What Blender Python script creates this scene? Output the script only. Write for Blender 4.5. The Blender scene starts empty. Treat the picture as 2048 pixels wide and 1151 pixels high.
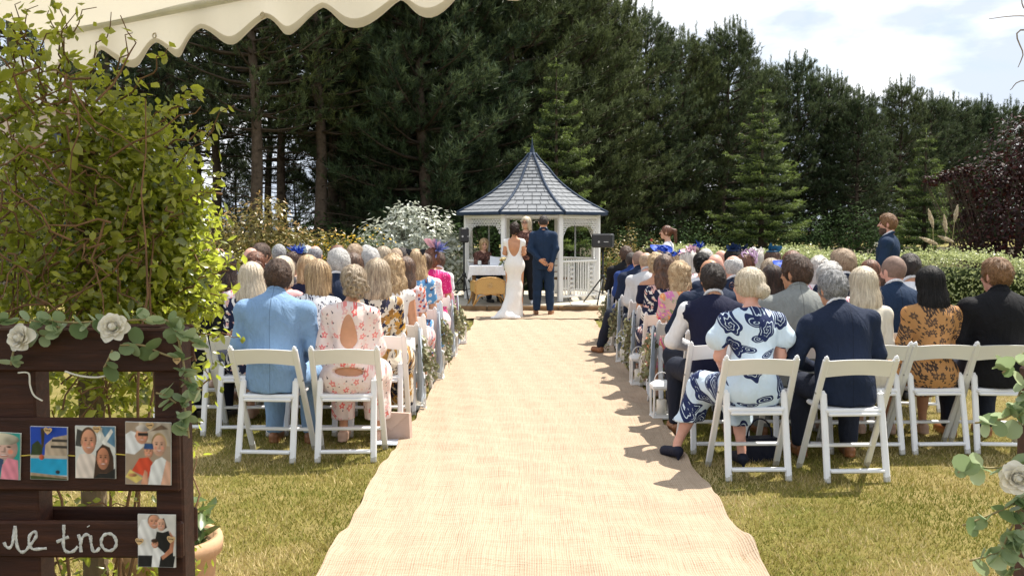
import bpy, math, random
import numpy as np
from mathutils import Vector, Matrix, Euler

random.seed(7)
rng = np.random.default_rng(7)
R = math.radians
scene = bpy.context.scene
col = scene.collection

# ------------------------------------------------------------------ camera
CAMZ, FPX, PITCH, YAW = 1.57, 1950.0, math.atan(117.5 / 1950), math.atan(40 / 1950)
cd = bpy.data.cameras.new('camera'); cam = bpy.data.objects.new('camera', cd); col.objects.link(cam)
cam.location = (0, 0, CAMZ); cam.rotation_euler = (math.pi / 2 - PITCH, 0, YAW)
cd.sensor_width = 36; cd.lens = FPX / 2048 * 36; cd.clip_end = 2000; cd.clip_start = .05
scene.camera = cam
CAMROT = cam.rotation_euler.to_matrix()

# ------------------------------------------------------------------ sky, sun, exposure
SUN_DIR = Vector((.54, .48, 1.27)).normalized()          # towards the sun
world = bpy.data.worlds.new('World'); scene.world = world; world.use_nodes = True
wn, wl = world.node_tree.nodes, world.node_tree.links
bg = wn['Background']
sky = wn.new('ShaderNodeTexSky'); sky.sky_type = 'NISHITA'; sky.sun_disc = False
sky.sun_elevation = math.asin(SUN_DIR.z); sky.sun_rotation = math.atan2(SUN_DIR.x, SUN_DIR.y)
sky.air_density = 1.2; sky.dust_density = 1.0; sky.ozone_density = 1.5
wtc = wn.new('ShaderNodeTexCoord'); wmp = wn.new('ShaderNodeMapping'); wmp.inputs['Scale'].default_value = (1.0, 1.0, 2.6)
wno = wn.new('ShaderNodeTexNoise'); wno.inputs['Scale'].default_value = 3.2; wno.inputs['Detail'].default_value = 9; wno.inputs['Roughness'].default_value = .58
wno.inputs['Distortion'].default_value = .35
wrp = wn.new('ShaderNodeValToRGB'); wrp.color_ramp.elements[0].position = .27; wrp.color_ramp.elements[1].position = .46
wmx = wn.new('ShaderNodeMixRGB')
wno2 = wn.new('ShaderNodeTexNoise'); wno2.inputs['Scale'].default_value = 5.5; wno2.inputs['Detail'].default_value = 8
wrp2 = wn.new('ShaderNodeValToRGB')
wrp2.color_ramp.elements[0].position = .44; wrp2.color_ramp.elements[0].color = (6.0, 6.7, 7.8, 1)
wrp2.color_ramp.elements[1].position = .64; wrp2.color_ramp.elements[1].color = (11.8, 11.9, 12.0, 1)
wl.new(wtc.outputs['Generated'], wmp.inputs[0]); wl.new(wmp.outputs[0], wno.inputs[0]); wl.new(wmp.outputs[0], wno2.inputs[0])
wl.new(wno.outputs[0], wrp.inputs[0]); wl.new(wno2.outputs[0], wrp2.inputs[0])
wl.new(wrp.outputs[0], wmx.inputs[0]); wl.new(sky.outputs[0], wmx.inputs[1]); wl.new(wrp2.outputs[0], wmx.inputs[2])
wl.new(wmx.outputs[0], bg.inputs[0]); bg.inputs[1].default_value = .077
sd = bpy.data.lights.new('sun', 'SUN'); sd.energy = 5.0; sd.angle = R(.55); sd.color = (1, .94, .84)
sun = bpy.data.objects.new('sun', sd); col.objects.link(sun)
sun.rotation_euler = SUN_DIR.to_track_quat('Z', 'Y').to_euler()
vs = scene.view_settings; vs.view_transform = 'Standard'; vs.look = 'None'; vs.exposure = .82; vs.gamma = 1; vs.use_curve_mapping = False
scene.cycles.max_bounces = 8; scene.cycles.transparent_max_bounces = 12
scene.cycles.use_denoising = True

# ------------------------------------------------------------------ helpers
def at(px, py, d):
    """world point seen at photo pixel (px, py), at forward distance d"""
    v = CAMROT @ Vector(((px - 1024) / FPX, (575.5 - py) / FPX, -1.0))
    return Vector((0, 0, CAMZ)) + v * (d / v.y)
def atx(px, d):
    return at(px, 458, d).x
def tag(o, label=None, cat=None, group=None, kind=None):
    if label: o['label'] = label
    if cat: o['category'] = cat
    if group: o['group'] = group
    if kind: o['kind'] = kind
    return o
def empty(name, loc=(0, 0, 0), rz=0, label=None, cat=None, group=None, kind=None):
    o = bpy.data.objects.new(name, None); o.location = loc; o.rotation_euler = (0, 0, rz); col.objects.link(o)
    o.empty_display_size = .1
    return tag(o, label, cat, group, kind)
def link(name, me, parent=None, loc=(0, 0, 0), rot=(0, 0, 0), scale=(1, 1, 1)):
    o = bpy.data.objects.new(name, me); o.location = loc; o.rotation_euler = rot; o.scale = scale
    col.objects.link(o)
    if parent is not None: o.parent = parent
    return o
def mesh_np(name, V, F, mats=(), smooth=True, mi=None, attr=None):
    """V (n,3), F (m,3|4) arrays -> mesh"""
    V = np.asarray(V, np.float32); F = np.asarray(F, np.int32)
    me = bpy.data.meshes.new(name)
    me.vertices.add(len(V)); me.vertices.foreach_set('co', V.ravel())
    k = F.shape[1]
    me.loops.add(F.size); me.loops.foreach_set('vertex_index', F.ravel())
    me.polygons.add(len(F)); me.polygons.foreach_set('loop_start', np.arange(0, F.size, k, dtype=np.int32))
    me.polygons.foreach_set('loop_total', np.full(len(F), k, np.int32))
    if mi is not None: me.polygons.foreach_set('material_index', np.asarray(mi, np.int32))
    me.update(calc_edges=True)
    if smooth: me.polygons.foreach_set('use_smooth', np.ones(len(F), bool))
    for m in mats: me.materials.append(m)
    if attr is not None:
        a = me.attributes.new('tone', 'FLOAT', 'POINT'); a.data.foreach_set('value', np.asarray(attr, np.float32))
    me.update()
    return me

class MB:
    """collects simple shapes; build() links them as one mesh object"""
    def __init__(s): s.v, s.f, s.m = [], [], []
    def add(s, vs, fs, mi=0):
        b = len(s.v); s.v += [tuple(p) for p in vs]; s.f += [tuple(i + b for i in f) for f in fs]; s.m += [mi] * len(fs)
        return s
    def box(s, c, d, rot=None, mi=0, bev=0):
        x, y, z = d[0] / 2, d[1] / 2, d[2] / 2
        if bev <= 0:
            vs = [Vector((a * x, b * y, e * z)) for a in (-1, 1) for b in (-1, 1) for e in (-1, 1)]
            fs = [(0, 1, 3, 2), (4, 6, 7, 5), (0, 4, 5, 1), (2, 3, 7, 6), (0, 2, 6, 4), (1, 5, 7, 3)]
        else:
            bv = min(bev, x * .9, y * .9, z * .9); vs, idx = [], {}
            for a in (-1, 1):
                for b in (-1, 1):
                    for e in (-1, 1):
                        for ax in range(3):
                            q = [a * (x - bv), b * (y - bv), e * (z - bv)]; q[ax] = (a * x, b * y, e * z)[ax]
                            idx[a, b, e, ax] = len(vs); vs.append(Vector(q))
            fs = []
            def quad(pts, n):
                p = [vs[i] for i in pts]
                if (p[1] - p[0]).cross(p[2] - p[1]).dot(n) < 0: pts = pts[::-1]
                fs.append(tuple(pts))
            for ax in range(3):
                o1, o2 = [i for i in range(3) if i != ax]
                for sg in (-1, 1):
                    pts = []
                    for u, w in ((-1, -1), (1, -1), (1, 1), (-1, 1)):
                        k = [0, 0, 0]; k[ax] = sg; k[o1] = u; k[o2] = w; pts.append(idx[k[0], k[1], k[2], ax])
                    n = Vector((0, 0, 0)); n[ax] = sg; quad(pts, n)
            for ax in range(3):
                o1, o2 = [i for i in range(3) if i != ax]
                for u in (-1, 1):
                    for w in (-1, 1):
                        ka = [0, 0, 0]; ka[o1] = u; ka[o2] = w; kb = list(ka); ka[ax] = -1; kb[ax] = 1
                        n = Vector((0, 0, 0)); n[o1] = u; n[o2] = w
                        quad([idx[(*ka, o1)], idx[(*kb, o1)], idx[(*kb, o2)], idx[(*ka, o2)]], n)
            for a in (-1, 1):
                for b in (-1, 1):
                    for e in (-1, 1): quad([idx[a, b, e, 0], idx[a, b, e, 1], idx[a, b, e, 2]], Vector((a, b, e)))
        if rot is not None: vs = [rot @ p for p in vs]
        c = Vector(c)
        return s.add([p + c for p in vs], fs, mi)
    def bar(s, a, b, w, h, mi=0, bev=.003, up=(0, 0, 1)):
        a, b = Vector(a), Vector(b); d = b - a; L = d.length; z = d / L
        x = Vector(up).cross(z)
        if x.length < 1e-4: x = Vector((1, 0, 0)).cross(z)
        x.normalize(); y = z.cross(x)
        return s.box((a + b) / 2, (w, h, L), Matrix((x, y, z)).transposed(), mi, bev)
    def tube(s, pts, rad, n=8, mi=0, cap=True, flat=1.0):
        pts = [Vector(p) for p in pts]; m = len(pts)
        rads = rad if hasattr(rad, '__len__') else [rad] * m
        ref = Vector((0, 0, 1)); vs = []; last = None
        for i, p in enumerate(pts):
            t = (pts[min(i + 1, m - 1)] - pts[max(i - 1, 0)]).normalized()
            x = ref.cross(t) if last is None else last - t * last.dot(t)
            if x.length < 1e-3: x = Vector((1, 0, 0)).cross(t)
            x.normalize(); last = x; y = t.cross(x)
            for k in range(n):
                a = 2 * math.pi * k / n
                vs.append(p + (x * math.cos(a) + y * math.sin(a) * flat) * rads[i])
        fs = [(i * n + k, i * n + (k + 1) % n, (i + 1) * n + (k + 1) % n, (i + 1) * n + k) for i in range(m - 1) for k in range(n)]
        if cap: fs += [tuple(range(n))[::-1], tuple(range((m - 1) * n, m * n))]
        return s.add(vs, fs, mi)
    def lathe(s, prof, c=(0, 0, 0), n=24, mi=0):
        c = Vector(c); vs = []
        for r, z in prof: vs += [c + Vector((r * math.cos(2 * math.pi * k / n), r * math.sin(2 * math.pi * k / n), z)) for k in range(n)]
        fs = [(i * n + k, i * n + (k + 1) % n, (i + 1) * n + (k + 1) % n, (i + 1) * n + k) for i in range(len(prof) - 1) for k in range(n)]
        return s.add(vs, fs, mi)
    def prism(s, poly, a, b, mi=0, xf=lambda u, v, w: (u, w, v)):
        """polygon (u,v) extruded from w=a to w=b"""
        n = len(poly); vs = [xf(u, v, a) for u, v in poly] + [xf(u, v, b) for u, v in poly]
        fs = [tuple(range(n)), tuple(range(n, 2 * n))[::-1]] + [(i, i + n, (i + 1) % n + n, (i + 1) % n) for i in range(n)]
        return s.add(vs, fs, mi)
    def mesh(s, name, mats, smooth=False):
        me = bpy.data.meshes.new(name); me.from_pydata(s.v, [], s.f)
        for m in (mats if isinstance(mats, (list, tuple)) else [mats]): me.materials.append(m)
        me.polygons.foreach_set('material_index', s.m)
        if smooth: me.polygons.foreach_set('use_smooth', [True] * len(s.f))
        me.update(); return me
    def build(s, name, mats, parent=None, smooth=False, **k):
        return link(name, s.mesh(name, mats, smooth), parent, **k)
def recalc(me):
    import bmesh
    b = bmesh.new(); b.from_mesh(me); bmesh.ops.recalc_face_normals(b, faces=b.faces); b.to_mesh(me); b.free(); return me
def smooth_by_angle(me, deg=40):
    try: me.set_sharp_from_angle(angle=R(deg))
    except Exception: pass
    me.polygons.foreach_set('use_smooth', [True] * len(me.polygons))

# ------------------------------------------------------------------ materials
MATS = {}
class NT:
    """tiny node-graph helper"""
    def __init__(s, name):
        s.m = bpy.data.materials.new(name); s.m.use_nodes = True; s.t = s.m.node_tree; s.n = s.t.nodes; s.b = s.n['Principled BSDF']
        s.tc = None
    def coord(s, kind='Object'):
        if s.tc is None: s.tc = s.n.new('ShaderNodeTexCoord')
        return s.tc.outputs[kind]
    def set(s, node, i, v):
        if v is None: return
        if isinstance(v, bpy.types.NodeSocket): s.t.links.new(v, node.inputs[i])
        else:
            sock = node.inputs[i]
            if hasattr(sock.default_value, '__len__') and hasattr(v, '__len__') and len(v) == 3 and len(sock.default_value) == 4: v = (*v, 1)
            sock.default_value = v
    def math(s, op, a, b=None, c=None, clamp=False):
        n = s.n.new('ShaderNodeMath'); n.operation = op; n.use_clamp = clamp
        s.set(n, 0, a); s.set(n, 1, b); s.set(n, 2, c); return n.outputs[0]
    def vmath(s, op, a, b=None, scale=None):
        n = s.n.new('ShaderNodeVectorMath'); n.operation = op; s.set(n, 0, a); s.set(n, 1, b)
        if scale is not None: s.set(n, 3, scale)
        return n.outputs['Value'] if op in ('LENGTH', 'DISTANCE', 'DOT_PRODUCT') else n.outputs[0]
    def map(s, v, loc=(0, 0, 0), rot=(0, 0, 0), scale=(1, 1, 1)):
        n = s.n.new('ShaderNodeMapping'); s.set(n, 0, v)
        n.inputs['Location'].default_value = loc; n.inputs['Rotation'].default_value = rot; n.inputs['Scale'].default_value = scale
        return n.outputs[0]
    def noise(s, v, scale=5, detail=4, rough=.5, dist=0, out=0):
        n = s.n.new('ShaderNodeTexNoise'); s.set(n, 'Vector', v); n.inputs['Scale'].default_value = scale
        n.inputs['Detail'].default_value = detail; n.inputs['Roughness'].default_value = rough; n.inputs['Distortion'].default_value = dist
        return n.outputs[out]
    def voronoi(s, v, scale=5, feat='F1', dim='3D', rand=1.0):
        n = s.n.new('ShaderNodeTexVoronoi'); n.voronoi_dimensions = dim; n.feature = feat; s.set(n, 'Vector', v)
        n.inputs['Scale'].default_value = scale
        if 'Randomness' in n.inputs: n.inputs['Randomness'].default_value = rand
        return n
    def ramp(s, f, stops, interp='LINEAR'):
        n = s.n.new('ShaderNodeValToRGB'); s.set(n, 0, f); cr = n.color_ramp; cr.interpolation = interp
        while len(cr.elements) < len(stops): cr.elements.new(.5)
        for e, (p, c) in zip(cr.elements, stops):
            e.position = p; e.color = (*c, 1) if hasattr(c, '__len__') else (c, c, c, 1)
        return n.outputs[0]
    def mix(s, f, a, b, mode='MIX'):
        n = s.n.new('ShaderNodeMixRGB'); n.blend_type = mode; s.set(n, 0, f); s.set(n, 1, a); s.set(n, 2, b); return n.outputs[0]
    def sep(s, v):
        n = s.n.new('ShaderNodeSeparateXYZ'); s.set(n, 0, v); return n.outputs
    def comb(s, x, y, z):
        n = s.n.new('ShaderNodeCombineXYZ'); s.set(n, 0, x); s.set(n, 1, y); s.set(n, 2, z); return n.outputs[0]
    def bump(s, h, strength=.3, dist=.01):
        n = s.n.new('ShaderNodeBump'); n.inputs['Strength'].default_value = strength; n.inputs['Distance'].default_value = dist
        s.set(n, 'Height', h); s.t.links.new(n.outputs[0], s.b.inputs['Normal'])
    def attr(s, name):
        n = s.n.new('ShaderNodeAttribute'); n.attribute_name = name; return n.outputs['Fac']
    def rnd(s):
        n = s.n.new('ShaderNodeObjectInfo'); return n.outputs['Random']
    def out(s, color, rough=.6, spec=.4, metal=0, sss=0, trans=0, alpha=None, sheen=0):
        s.set(s.b, 'Base Color', color); s.set(s.b, 'Roughness', rough); s.set(s.b, 'Metallic', metal)
        s.set(s.b, 'Specular IOR Level', spec)
        if sss: s.b.inputs['Subsurface Weight'].default_value = sss; s.b.inputs['Subsurface Radius'].default_value = (.012, .005, .003); s.b.inputs['Subsurface Scale'].default_value = 1
        if trans: s.b.inputs['Transmission Weight'].default_value = trans
        if sheen: s.b.inputs['Sheen Weight'].default_value = sheen
        return s.m
def translucent(m, color_socket_or, fac):
    """mix a translucent lobe into a leaf / cloth material"""
    t = m.node_tree; n = t.nodes; b = n['Principled BSDF']; o = n['Material Output']
    tr = n.new('ShaderNodeBsdfTranslucent'); mx = n.new('ShaderNodeMixShader'); mx.inputs[0].default_value = fac
    if isinstance(color_socket_or, bpy.types.NodeSocket): t.links.new(color_socket_or, tr.inputs[0])
    else: tr.inputs[0].default_value = (*color_socket_or, 1)
    t.links.new(b.outputs[0], mx.inputs[1]); t.links.new(tr.outputs[0], mx.inputs[2]); t.links.new(mx.outputs[0], o.inputs[0])
    return m
def memo(fn):
    def w(*a):
        k = (fn.__name__,) + a
        if k not in MATS: MATS[k] = fn(*a)
        return MATS[k]
    return w
def sc(c, k): return tuple(min(1, x * k) for x in c)

@memo
def plain(name, color, rough=.6, var=.12, nscale=8, spec=.4, bump=0, metal=0):
    t = NT(name); f = t.noise(t.coord(), nscale, 5, .6)
    c = t.ramp(f, [(.3, sc(color, 1 - var)), (.7, sc(color, 1 + var))])
    if bump: t.bump(t.noise(t.coord(), nscale * 6, 4), bump, .004)
    return t.out(c, rough, spec, metal)
@memo
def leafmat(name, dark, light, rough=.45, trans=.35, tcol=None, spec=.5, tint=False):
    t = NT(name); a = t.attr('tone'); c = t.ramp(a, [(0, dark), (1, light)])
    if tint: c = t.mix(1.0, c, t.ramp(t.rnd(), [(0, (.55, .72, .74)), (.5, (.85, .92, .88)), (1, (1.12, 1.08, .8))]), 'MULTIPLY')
    t.out(c, rough, spec)
    tc = t.ramp(a, [(0, sc(tcol or dark, .8)), (1, tcol or light)])
    return translucent(t.m, tc, trans)
@memo
def cloth(name, color, rough=.85, weave=900, fold=.25, var=.06, sheen=.0, seam=False):
    t = NT(name); co = t.coord()
    f = t.noise(t.map(co, scale=(1, 1, .35)), 40, 3); w = t.noise(co, weave, 2)
    c = t.ramp(f, [(.3, sc(color, 1 - var)), (.7, sc(color, 1 + var))])
    c = t.mix(t.math('MULTIPLY', w, .25), c, sc(color, .7))
    if seam:
        x, y, z = t.sep(co); ln = t.math('MULTIPLY', t.math('LESS_THAN', t.math('ABSOLUTE', x), .0028), t.math('LESS_THAN', y, -.05)); c = t.mix(t.math('MULTIPLY', ln, .55), c, sc(color, .35))
    h = t.math('ADD', t.math('MULTIPLY', t.noise(t.map(co, scale=(1.6, 1, .8)), 7, 4, .55, 1.0), 1.3), t.math('MULTIPLY', w, .03))
    t.bump(h, fold, .06)
    return t.out(c, rough, .2, sheen=sheen)
@memo
def skin(name, color):
    t = NT(name); f = t.noise(t.coord(), 14, 4); c = t.ramp(f, [(.3, sc(color, .88)), (.7, sc(color, 1.1))])
    t.bump(t.noise(t.coord(), 60, 3), .05, .004)
    return t.out(c, .5, .35, sss=.08)
@memo
def hairmat(name, dark, light, rough=.42, stretch=1.0, spec=.5):
    t = NT(name); co = t.coord()
    m = t.map(co, scale=(1, 1, .09 * stretch))
    f = t.noise(m, 110, 3, .6, .8); g = t.noise(m, 32, 2, .5, .5)
    k = t.math('ADD', t.math('MULTIPLY', f, .4), t.math('MULTIPLY', g, .25)); k = t.math('MULTIPLY_ADD', t.attr('tone'), .35, k)
    c = t.ramp(k, [(.36, dark), (.52, tuple((a + b) / 2 for a, b in zip(dark, light))), (.64, light)])
    t.bump(k, .8, .02)
    return t.out(c, rough, spec)
@memo
def curlmat(name, dark, light):
    t = NT(name); co = t.coord()
    f = t.noise(co, 85, 4, .6, 1.5); g = t.noise(co, 220, 3)
    k = t.math('ADD', t.math('MULTIPLY', f, .45), t.math('MULTIPLY', g, .2)); k = t.math('MULTIPLY_ADD', t.attr('tone'), .35, k)
    c = t.ramp(k, [(.34, dark), (.64, light)]); t.bump(k, .9, .02)
    return t.out(c, .5, .4)
def petals(t, uv, scale, r0, n, dens, seed=0.0, warp=.0, amp=.22):
    """voronoi flowers on a 2D coordinate: returns mask, radial distance (in r0), cell random, angle"""
    if warp:
        w = t.noise(uv, scale * 1.2, 2, out=1); uv = t.vmath('ADD', uv, t.vmath('SCALE', t.vmath('SUBTRACT', w, (.5, .5, .5)), scale=warp / scale))
    uvs = t.vmath('ADD', uv, (seed, seed * 1.7, 0))
    v = t.voronoi(uvs, scale, 'F1', '2D', .85)
    loc = t.vmath('SUBTRACT', uvs, v.outputs['Position']); x, y, _ = t.sep(loc)
    ang = t.math('ARCTAN2', y, x); cr = t.sep(v.outputs['Color'])
    ph = t.math('MULTIPLY', cr[1], 6.28)
    pr = t.math('MULTIPLY_ADD', t.math('COSINE', t.math('MULTIPLY_ADD', ang, n, ph)), amp, 1 - amp)
    d = t.math('DIVIDE', v.outputs['Distance'], r0 * 1.0)
    dd = t.math('DIVIDE', d, pr)
    m = t.math('MULTIPLY', t.math('LESS_THAN', dd, 1.0), t.math('LESS_THAN', cr[0], dens))
    return m, dd, cr[2], ang
def backuv(t, k=.6):
    x, y, z = t.sep(t.coord()); return t.comb(t.math('MULTIPLY_ADD', y, .25, x), t.math('MULTIPLY_ADD', y, -.85, z), 0)
def clothbump(t, fold=.3):
    co = t.coord(); t.bump(t.noise(t.map(co, scale=(1.6, 1, .8)), 8, 3, .5, .6), fold, .05)

# ================================================================== GROUND
def lawn_material():
    t = NT('lawn'); co = t.coord()
    big = t.noise(co, .55, 5, .6, .3); mid = t.noise(co, 4.5, 5, .65); fine = t.noise(t.map(co, scale=(1, .5, 1)), 70, 4, .7)
    c1 = t.ramp(t.math('ADD', t.math('MULTIPLY', big, .6), t.math('MULTIPLY', mid, .4)),
                [(.36, (.13, .14, .022)), (.48, (.22, .19, .045)), (.6, (.36, .28, .11))])
    c = t.mix(t.math('MULTIPLY', fine, .45), c1, (.06, .065, .015))
    t.bump(fine, .9, .03)
    return t.out(c, .9, .15)
LAWN = lawn_material()
g = MB(); g.add([(-300, -60, 0), (300, -60, 0), (300, 500, 0), (-300, 500, 0)], [(0, 1, 2, 3)])
tag(g.build('lawn', LAWN), kind='structure')
# earth bed below the tree belt
bed = MB(); bed.add([(-40, 21.5, .006), (-2.2, 22.6, .006), (3.4, 23.0, .006), (8, 20, .006), (40, 24, .006), (60, 90, .006), (-40, 80, .006)], [(0, 1, 2, 3, 4, 5, 6)])
tag(bed.build('planting_bed', plain('bed_soil', (.05, .042, .022), .95, .4, 3, .1, .6)), kind='structure')

# ---- grass blades where the lawn is close enough to show them
def grass_blades():
    n = 260000
    x = rng.uniform(-3.3, 4.6, n); y = 3.6 + 7.4 * rng.random(n) ** 1.5
    keep = ((x < -.9) | (x > 1.0)) & (np.abs(x - .05) < .58 * y + .3)
    x, y = x[keep], y[keep]; n = len(x)
    clump = np.sin(x * 5.1 + 2 * np.sin(y * 3.3)) * np.sin(y * 4.3 + 1.7 * np.sin(x * 2.9))
    h = (.012 + .020 * rng.random(n)) * (1 + .3 * clump); a = rng.uniform(0, 2 * np.pi, n); w = .0022 + .0016 * rng.random(n)
    lean = rng.uniform(.2, 1.1, n) * h; la = rng.uniform(0, 2 * np.pi, n)
    V = np.empty((n, 3, 3))
    V[:, 0] = np.c_[x - np.cos(a) * w, y - np.sin(a) * w, np.zeros(n)]
    V[:, 1] = np.c_[x + np.cos(a) * w, y + np.sin(a) * w, np.zeros(n)]
    V[:, 2] = np.c_[x + np.cos(la) * lean, y + np.sin(la) * lean, h]
    patch = .5 + .28 * np.sin(x * 1.9 + 1.3 * np.sin(y * 1.1)) + .28 * np.sin(y * 2.3 + 1.1 * np.sin(x * 1.7 + 1)) + .25 * clump
    tone = np.clip(patch + .08 + rng.normal(0, .27, n), 0, 1)
    me = mesh_np('grass', V.reshape(-1, 3), np.arange(n * 3).reshape(-1, 3), [GRASS], False, attr=np.repeat(tone, 3))
    tag(link('grass', me), 'short sun-bleached lawn grass beside the aisle', 'grass', kind='stuff')
def grass_mat():
    t = NT('grass_blade'); a = t.attr('tone')
    c = t.ramp(a, [(0, (.14, .165, .022)), (.4, (.25, .23, .045)), (.7, (.41, .33, .11)), (1, (.58, .47, .24))]); t.out(c, .7, .2)
    return translucent(t.m, c, .2)
GRASS = grass_mat()
grass_blades()

# ---- burlap aisle runner
def burlap():
    t = NT('burlap'); co = t.coord(); x, y, z = t.sep(co)
    wx = t.math('SINE', t.math('MULTIPLY_ADD', t.noise(co, 3, 3), 9.0, t.math('MULTIPLY', x, 560)))
    wy = t.math('SINE', t.math('MULTIPLY_ADD', t.noise(co, 4, 3), 9.0, t.math('MULTIPLY', y, 470)))
    th1 = t.noise(t.map(co, scale=(120, 3, 1)), 1, 4, .7); th2 = t.noise(t.map(co, scale=(3, 110, 1)), 1, 4, .7)
    s = t.math('MULTIPLY', t.math('ADD', wx, wy), .25)
    st = t.math('ADD', t.math('MULTIPLY', t.math('ADD', th1, th2), .5), t.math('MULTIPLY', s, .22))
    c = t.ramp(st, [(.26, (.16, .098, .056)), (.42, (.375, .282, .200)), (.62, (.485, .388, .292))])
    dirt = t.noise(co, 1.1, 5, .6); c = t.mix(t.math('MULTIPLY', dirt, .35), c, (.35, .25, .165))
    t.bump(st, 1.0, .010); return t.out(c, .92, .08)
BURLAP = burlap()
def runner(x0, x1, y0, y1, nx, ny, name, zb, wr, label, seed):
    u = np.linspace(0, 1, nx); v = np.linspace(y0, y1, ny); U, Y = np.meshgrid(u, v)
    el = .010 * np.sin(Y * 1.7 + seed) + .010 * np.sin(Y * 4.9 + seed * 2) + .004 * np.sin(Y * 13)
    er = .010 * np.sin(Y * 1.3 + 2 + seed) + .009 * np.sin(Y * 5.6 + seed) + .005 * np.sin(Y * 11)
    X = (x0 + el) * (1 - U) + (x1 + er) * U
    edge = np.minimum(U, 1 - U)
    z = zb + wr * (.5 + .5 * np.sin(Y * 8.5 + 2.4 * np.sin(X * 1.6 + Y * .8) + seed)) * (.35 + .65 * np.clip(1.25 - (Y - 3.5) / 5, .15, 1)) \
        + wr * .7 * (.5 + .5 * np.sin(Y * 19 + X * 4 + 2 * np.sin(X * 3.1 + Y))) + wr * .3 * np.sin(X * 23 + Y * 3) + wr * 1.5 * np.clip(np.sin(Y * 3.1 + 1.9 * np.sin(X * 1.1 + .5) + 1.2 * np.sin(X * 2.7 + Y)) - .55, 0, 1) * np.clip(1.4 - (Y - 3.5) / 6, .1, 1)
    z += np.clip(.035 - edge, 0, 1) * .42 * (1 + .8 * np.sin(Y * 7 + seed))
    V = np.c_[X.ravel(), Y.ravel(), np.maximum(z, .004).ravel()]
    i = np.arange(nx * ny).reshape(ny, nx)
    F = np.c_[i[:-1, :-1].ravel(), i[:-1, 1:].ravel(), i[1:, 1:].ravel(), i[1:, :-1].ravel()]
    o = link(name, mesh_np(name, V, F, [BURLAP])); tag(o, label, 'carpet'); return o
runner(-.965, 1.06, 2.0, 16.75, 64, 480, 'aisle_runner', .014, .016, 'long woven burlap aisle runner laid over the lawn', 0.4)
runner(-1.3, 1.35, 16.72, 18.33, 70, 110, 'burlap_mat', .030, .010, 'rumpled burlap sheet spread across in front of the gazebo step', 2.1)

# ================================================================== PATIO + GAZEBO
DECK = .13
WHITE = plain('white_paint', (.78, .78, .77), .45, .05, 20)
BLUE = plain('slate_blue_paint', (.018, .034, .066), .8, .2, 6)
SLATE = plain('roof_slate', (.20, .21, .225), .8, .2, 9, .2, .3)
PAVE = plain('paving_stone', (.50, .45, .37), .85, .14, 5, .2, .4)
SLEEPER = plain('sleeper_wood', (.20, .125, .065), .85, .3, 7, .2, .5)
pat = empty('patio', (0, 0, 0)); tag(pat, kind='structure')
b = MB(); b.box((.75, 20.65, .045), (5.3, 4.4, .09)); b.build('base_slab', plain('mortar', (.3, .27, .22), .9), pat)
slab = MB().box((0, 0, 0), (1, 1, 1), bev=.012).mesh('paving_slab', PAVE)
nx, ny = 8, 6; w = 5.3 / nx; d_ = 4.4 / ny
for i in range(nx):
    for j in range(ny):
        link('paving_slab', slab, pat, (-1.9 + (i + .5) * w, 18.5 + (j + .5) * d_, .108 + random.uniform(-.003, .003)), (0, 0, R(random.uniform(-.3, .3))), (w - .012, d_ - .012, .04))
x = -1.95
for L in (1.1, 1.35, 1.2, 1.7):
    b = MB(); b.box((0, 0, 0), (L - .012, .1, .115), bev=.012); b.build('sleeper', SLEEPER, pat, loc=(x + L / 2, 18.395 + random.uniform(-.008, .008), .062)); x += L

GC = Vector((0.0, 20.65, 0)); PR, ER, ZE = 1.46, 1.66, 1.89
gz = empty('gazebo', (GC.x, GC.y, DECK), label='white octagonal garden gazebo with blue trimmed slate roof', cat='gazebo')
def oct_pt(k, r, z): a = R(-90 + 22.5 + 45 * k); return Vector((r * math.cos(a), r * math.sin(a), z - DECK))
def prof(t):   # t 0 eave .. 1 apex -> radius, height
    P = [(1, 0), (.72, .19), (.49, .385), (.33, .565), (.217, .74), (.11, .88), (.035, 1.0)]
    tt = t * (len(P) - 1); i = min(int(tt), len(P) - 2); f = tt - i
    def cr(a, b_, c, d2, f): return .5 * (2 * b_ + (c - a) * f + (2 * a - 5 * b_ + 4 * c - d2) * f * f + (3 * b_ - a - 3 * c + d2) * f ** 3)
    g4 = [P[max(i - 1, 0)], P[i], P[i + 1], P[min(i + 2, len(P) - 1)]]
    return ER * cr(*[q[0] for q in g4], f), ZE + 1.25 * cr(*[q[1] for q in g4], f)
post = MB().box((0, 0, (ZE - DECK) / 2), (.092, .092, ZE - DECK), bev=.012).mesh('post', WHITE)
for k in range(8):
    p = oct_pt(k, PR, DECK); link('post', post, gz, p, (0, 0, R(22.5 + 45 * k)))
for k in range(8):
    a0, a1 = oct_pt(k, ER - .02, ZE - .005), oct_pt(k + 1, ER - .02, ZE - .005)
    MB().bar(a0, a1, .08, .065, bev=.008).build('fascia', BLUE, gz)
    MB().bar(oct_pt(k, PR, ZE - .07), oct_pt(k + 1, PR, ZE - .07), .07, .06, bev=.006).build('top_rail', WHITE, gz)
roof = MB()
NS = 18
rings = [[oct_pt(k, prof(i / NS)[0] - .03, prof(i / NS)[1] - .012) for k in range(8)] for i in range(NS + 1)]
for i in range(NS):
    for k in range(8): roof.add([rings[i][k], rings[i][(k + 1) % 8], rings[i + 1][(k + 1) % 8], rings[i + 1][k]], [(0, 1, 2, 3)])
roof.add([oct_pt(k, ER - .1, ZE - .03) for k in range(8)], [tuple(range(8))[::-1]])
roof_o = roof.build('roof', plain('roof_under', (.05, .055, .065), .8), gz)
CR = 17
far_slates = MB()
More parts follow.
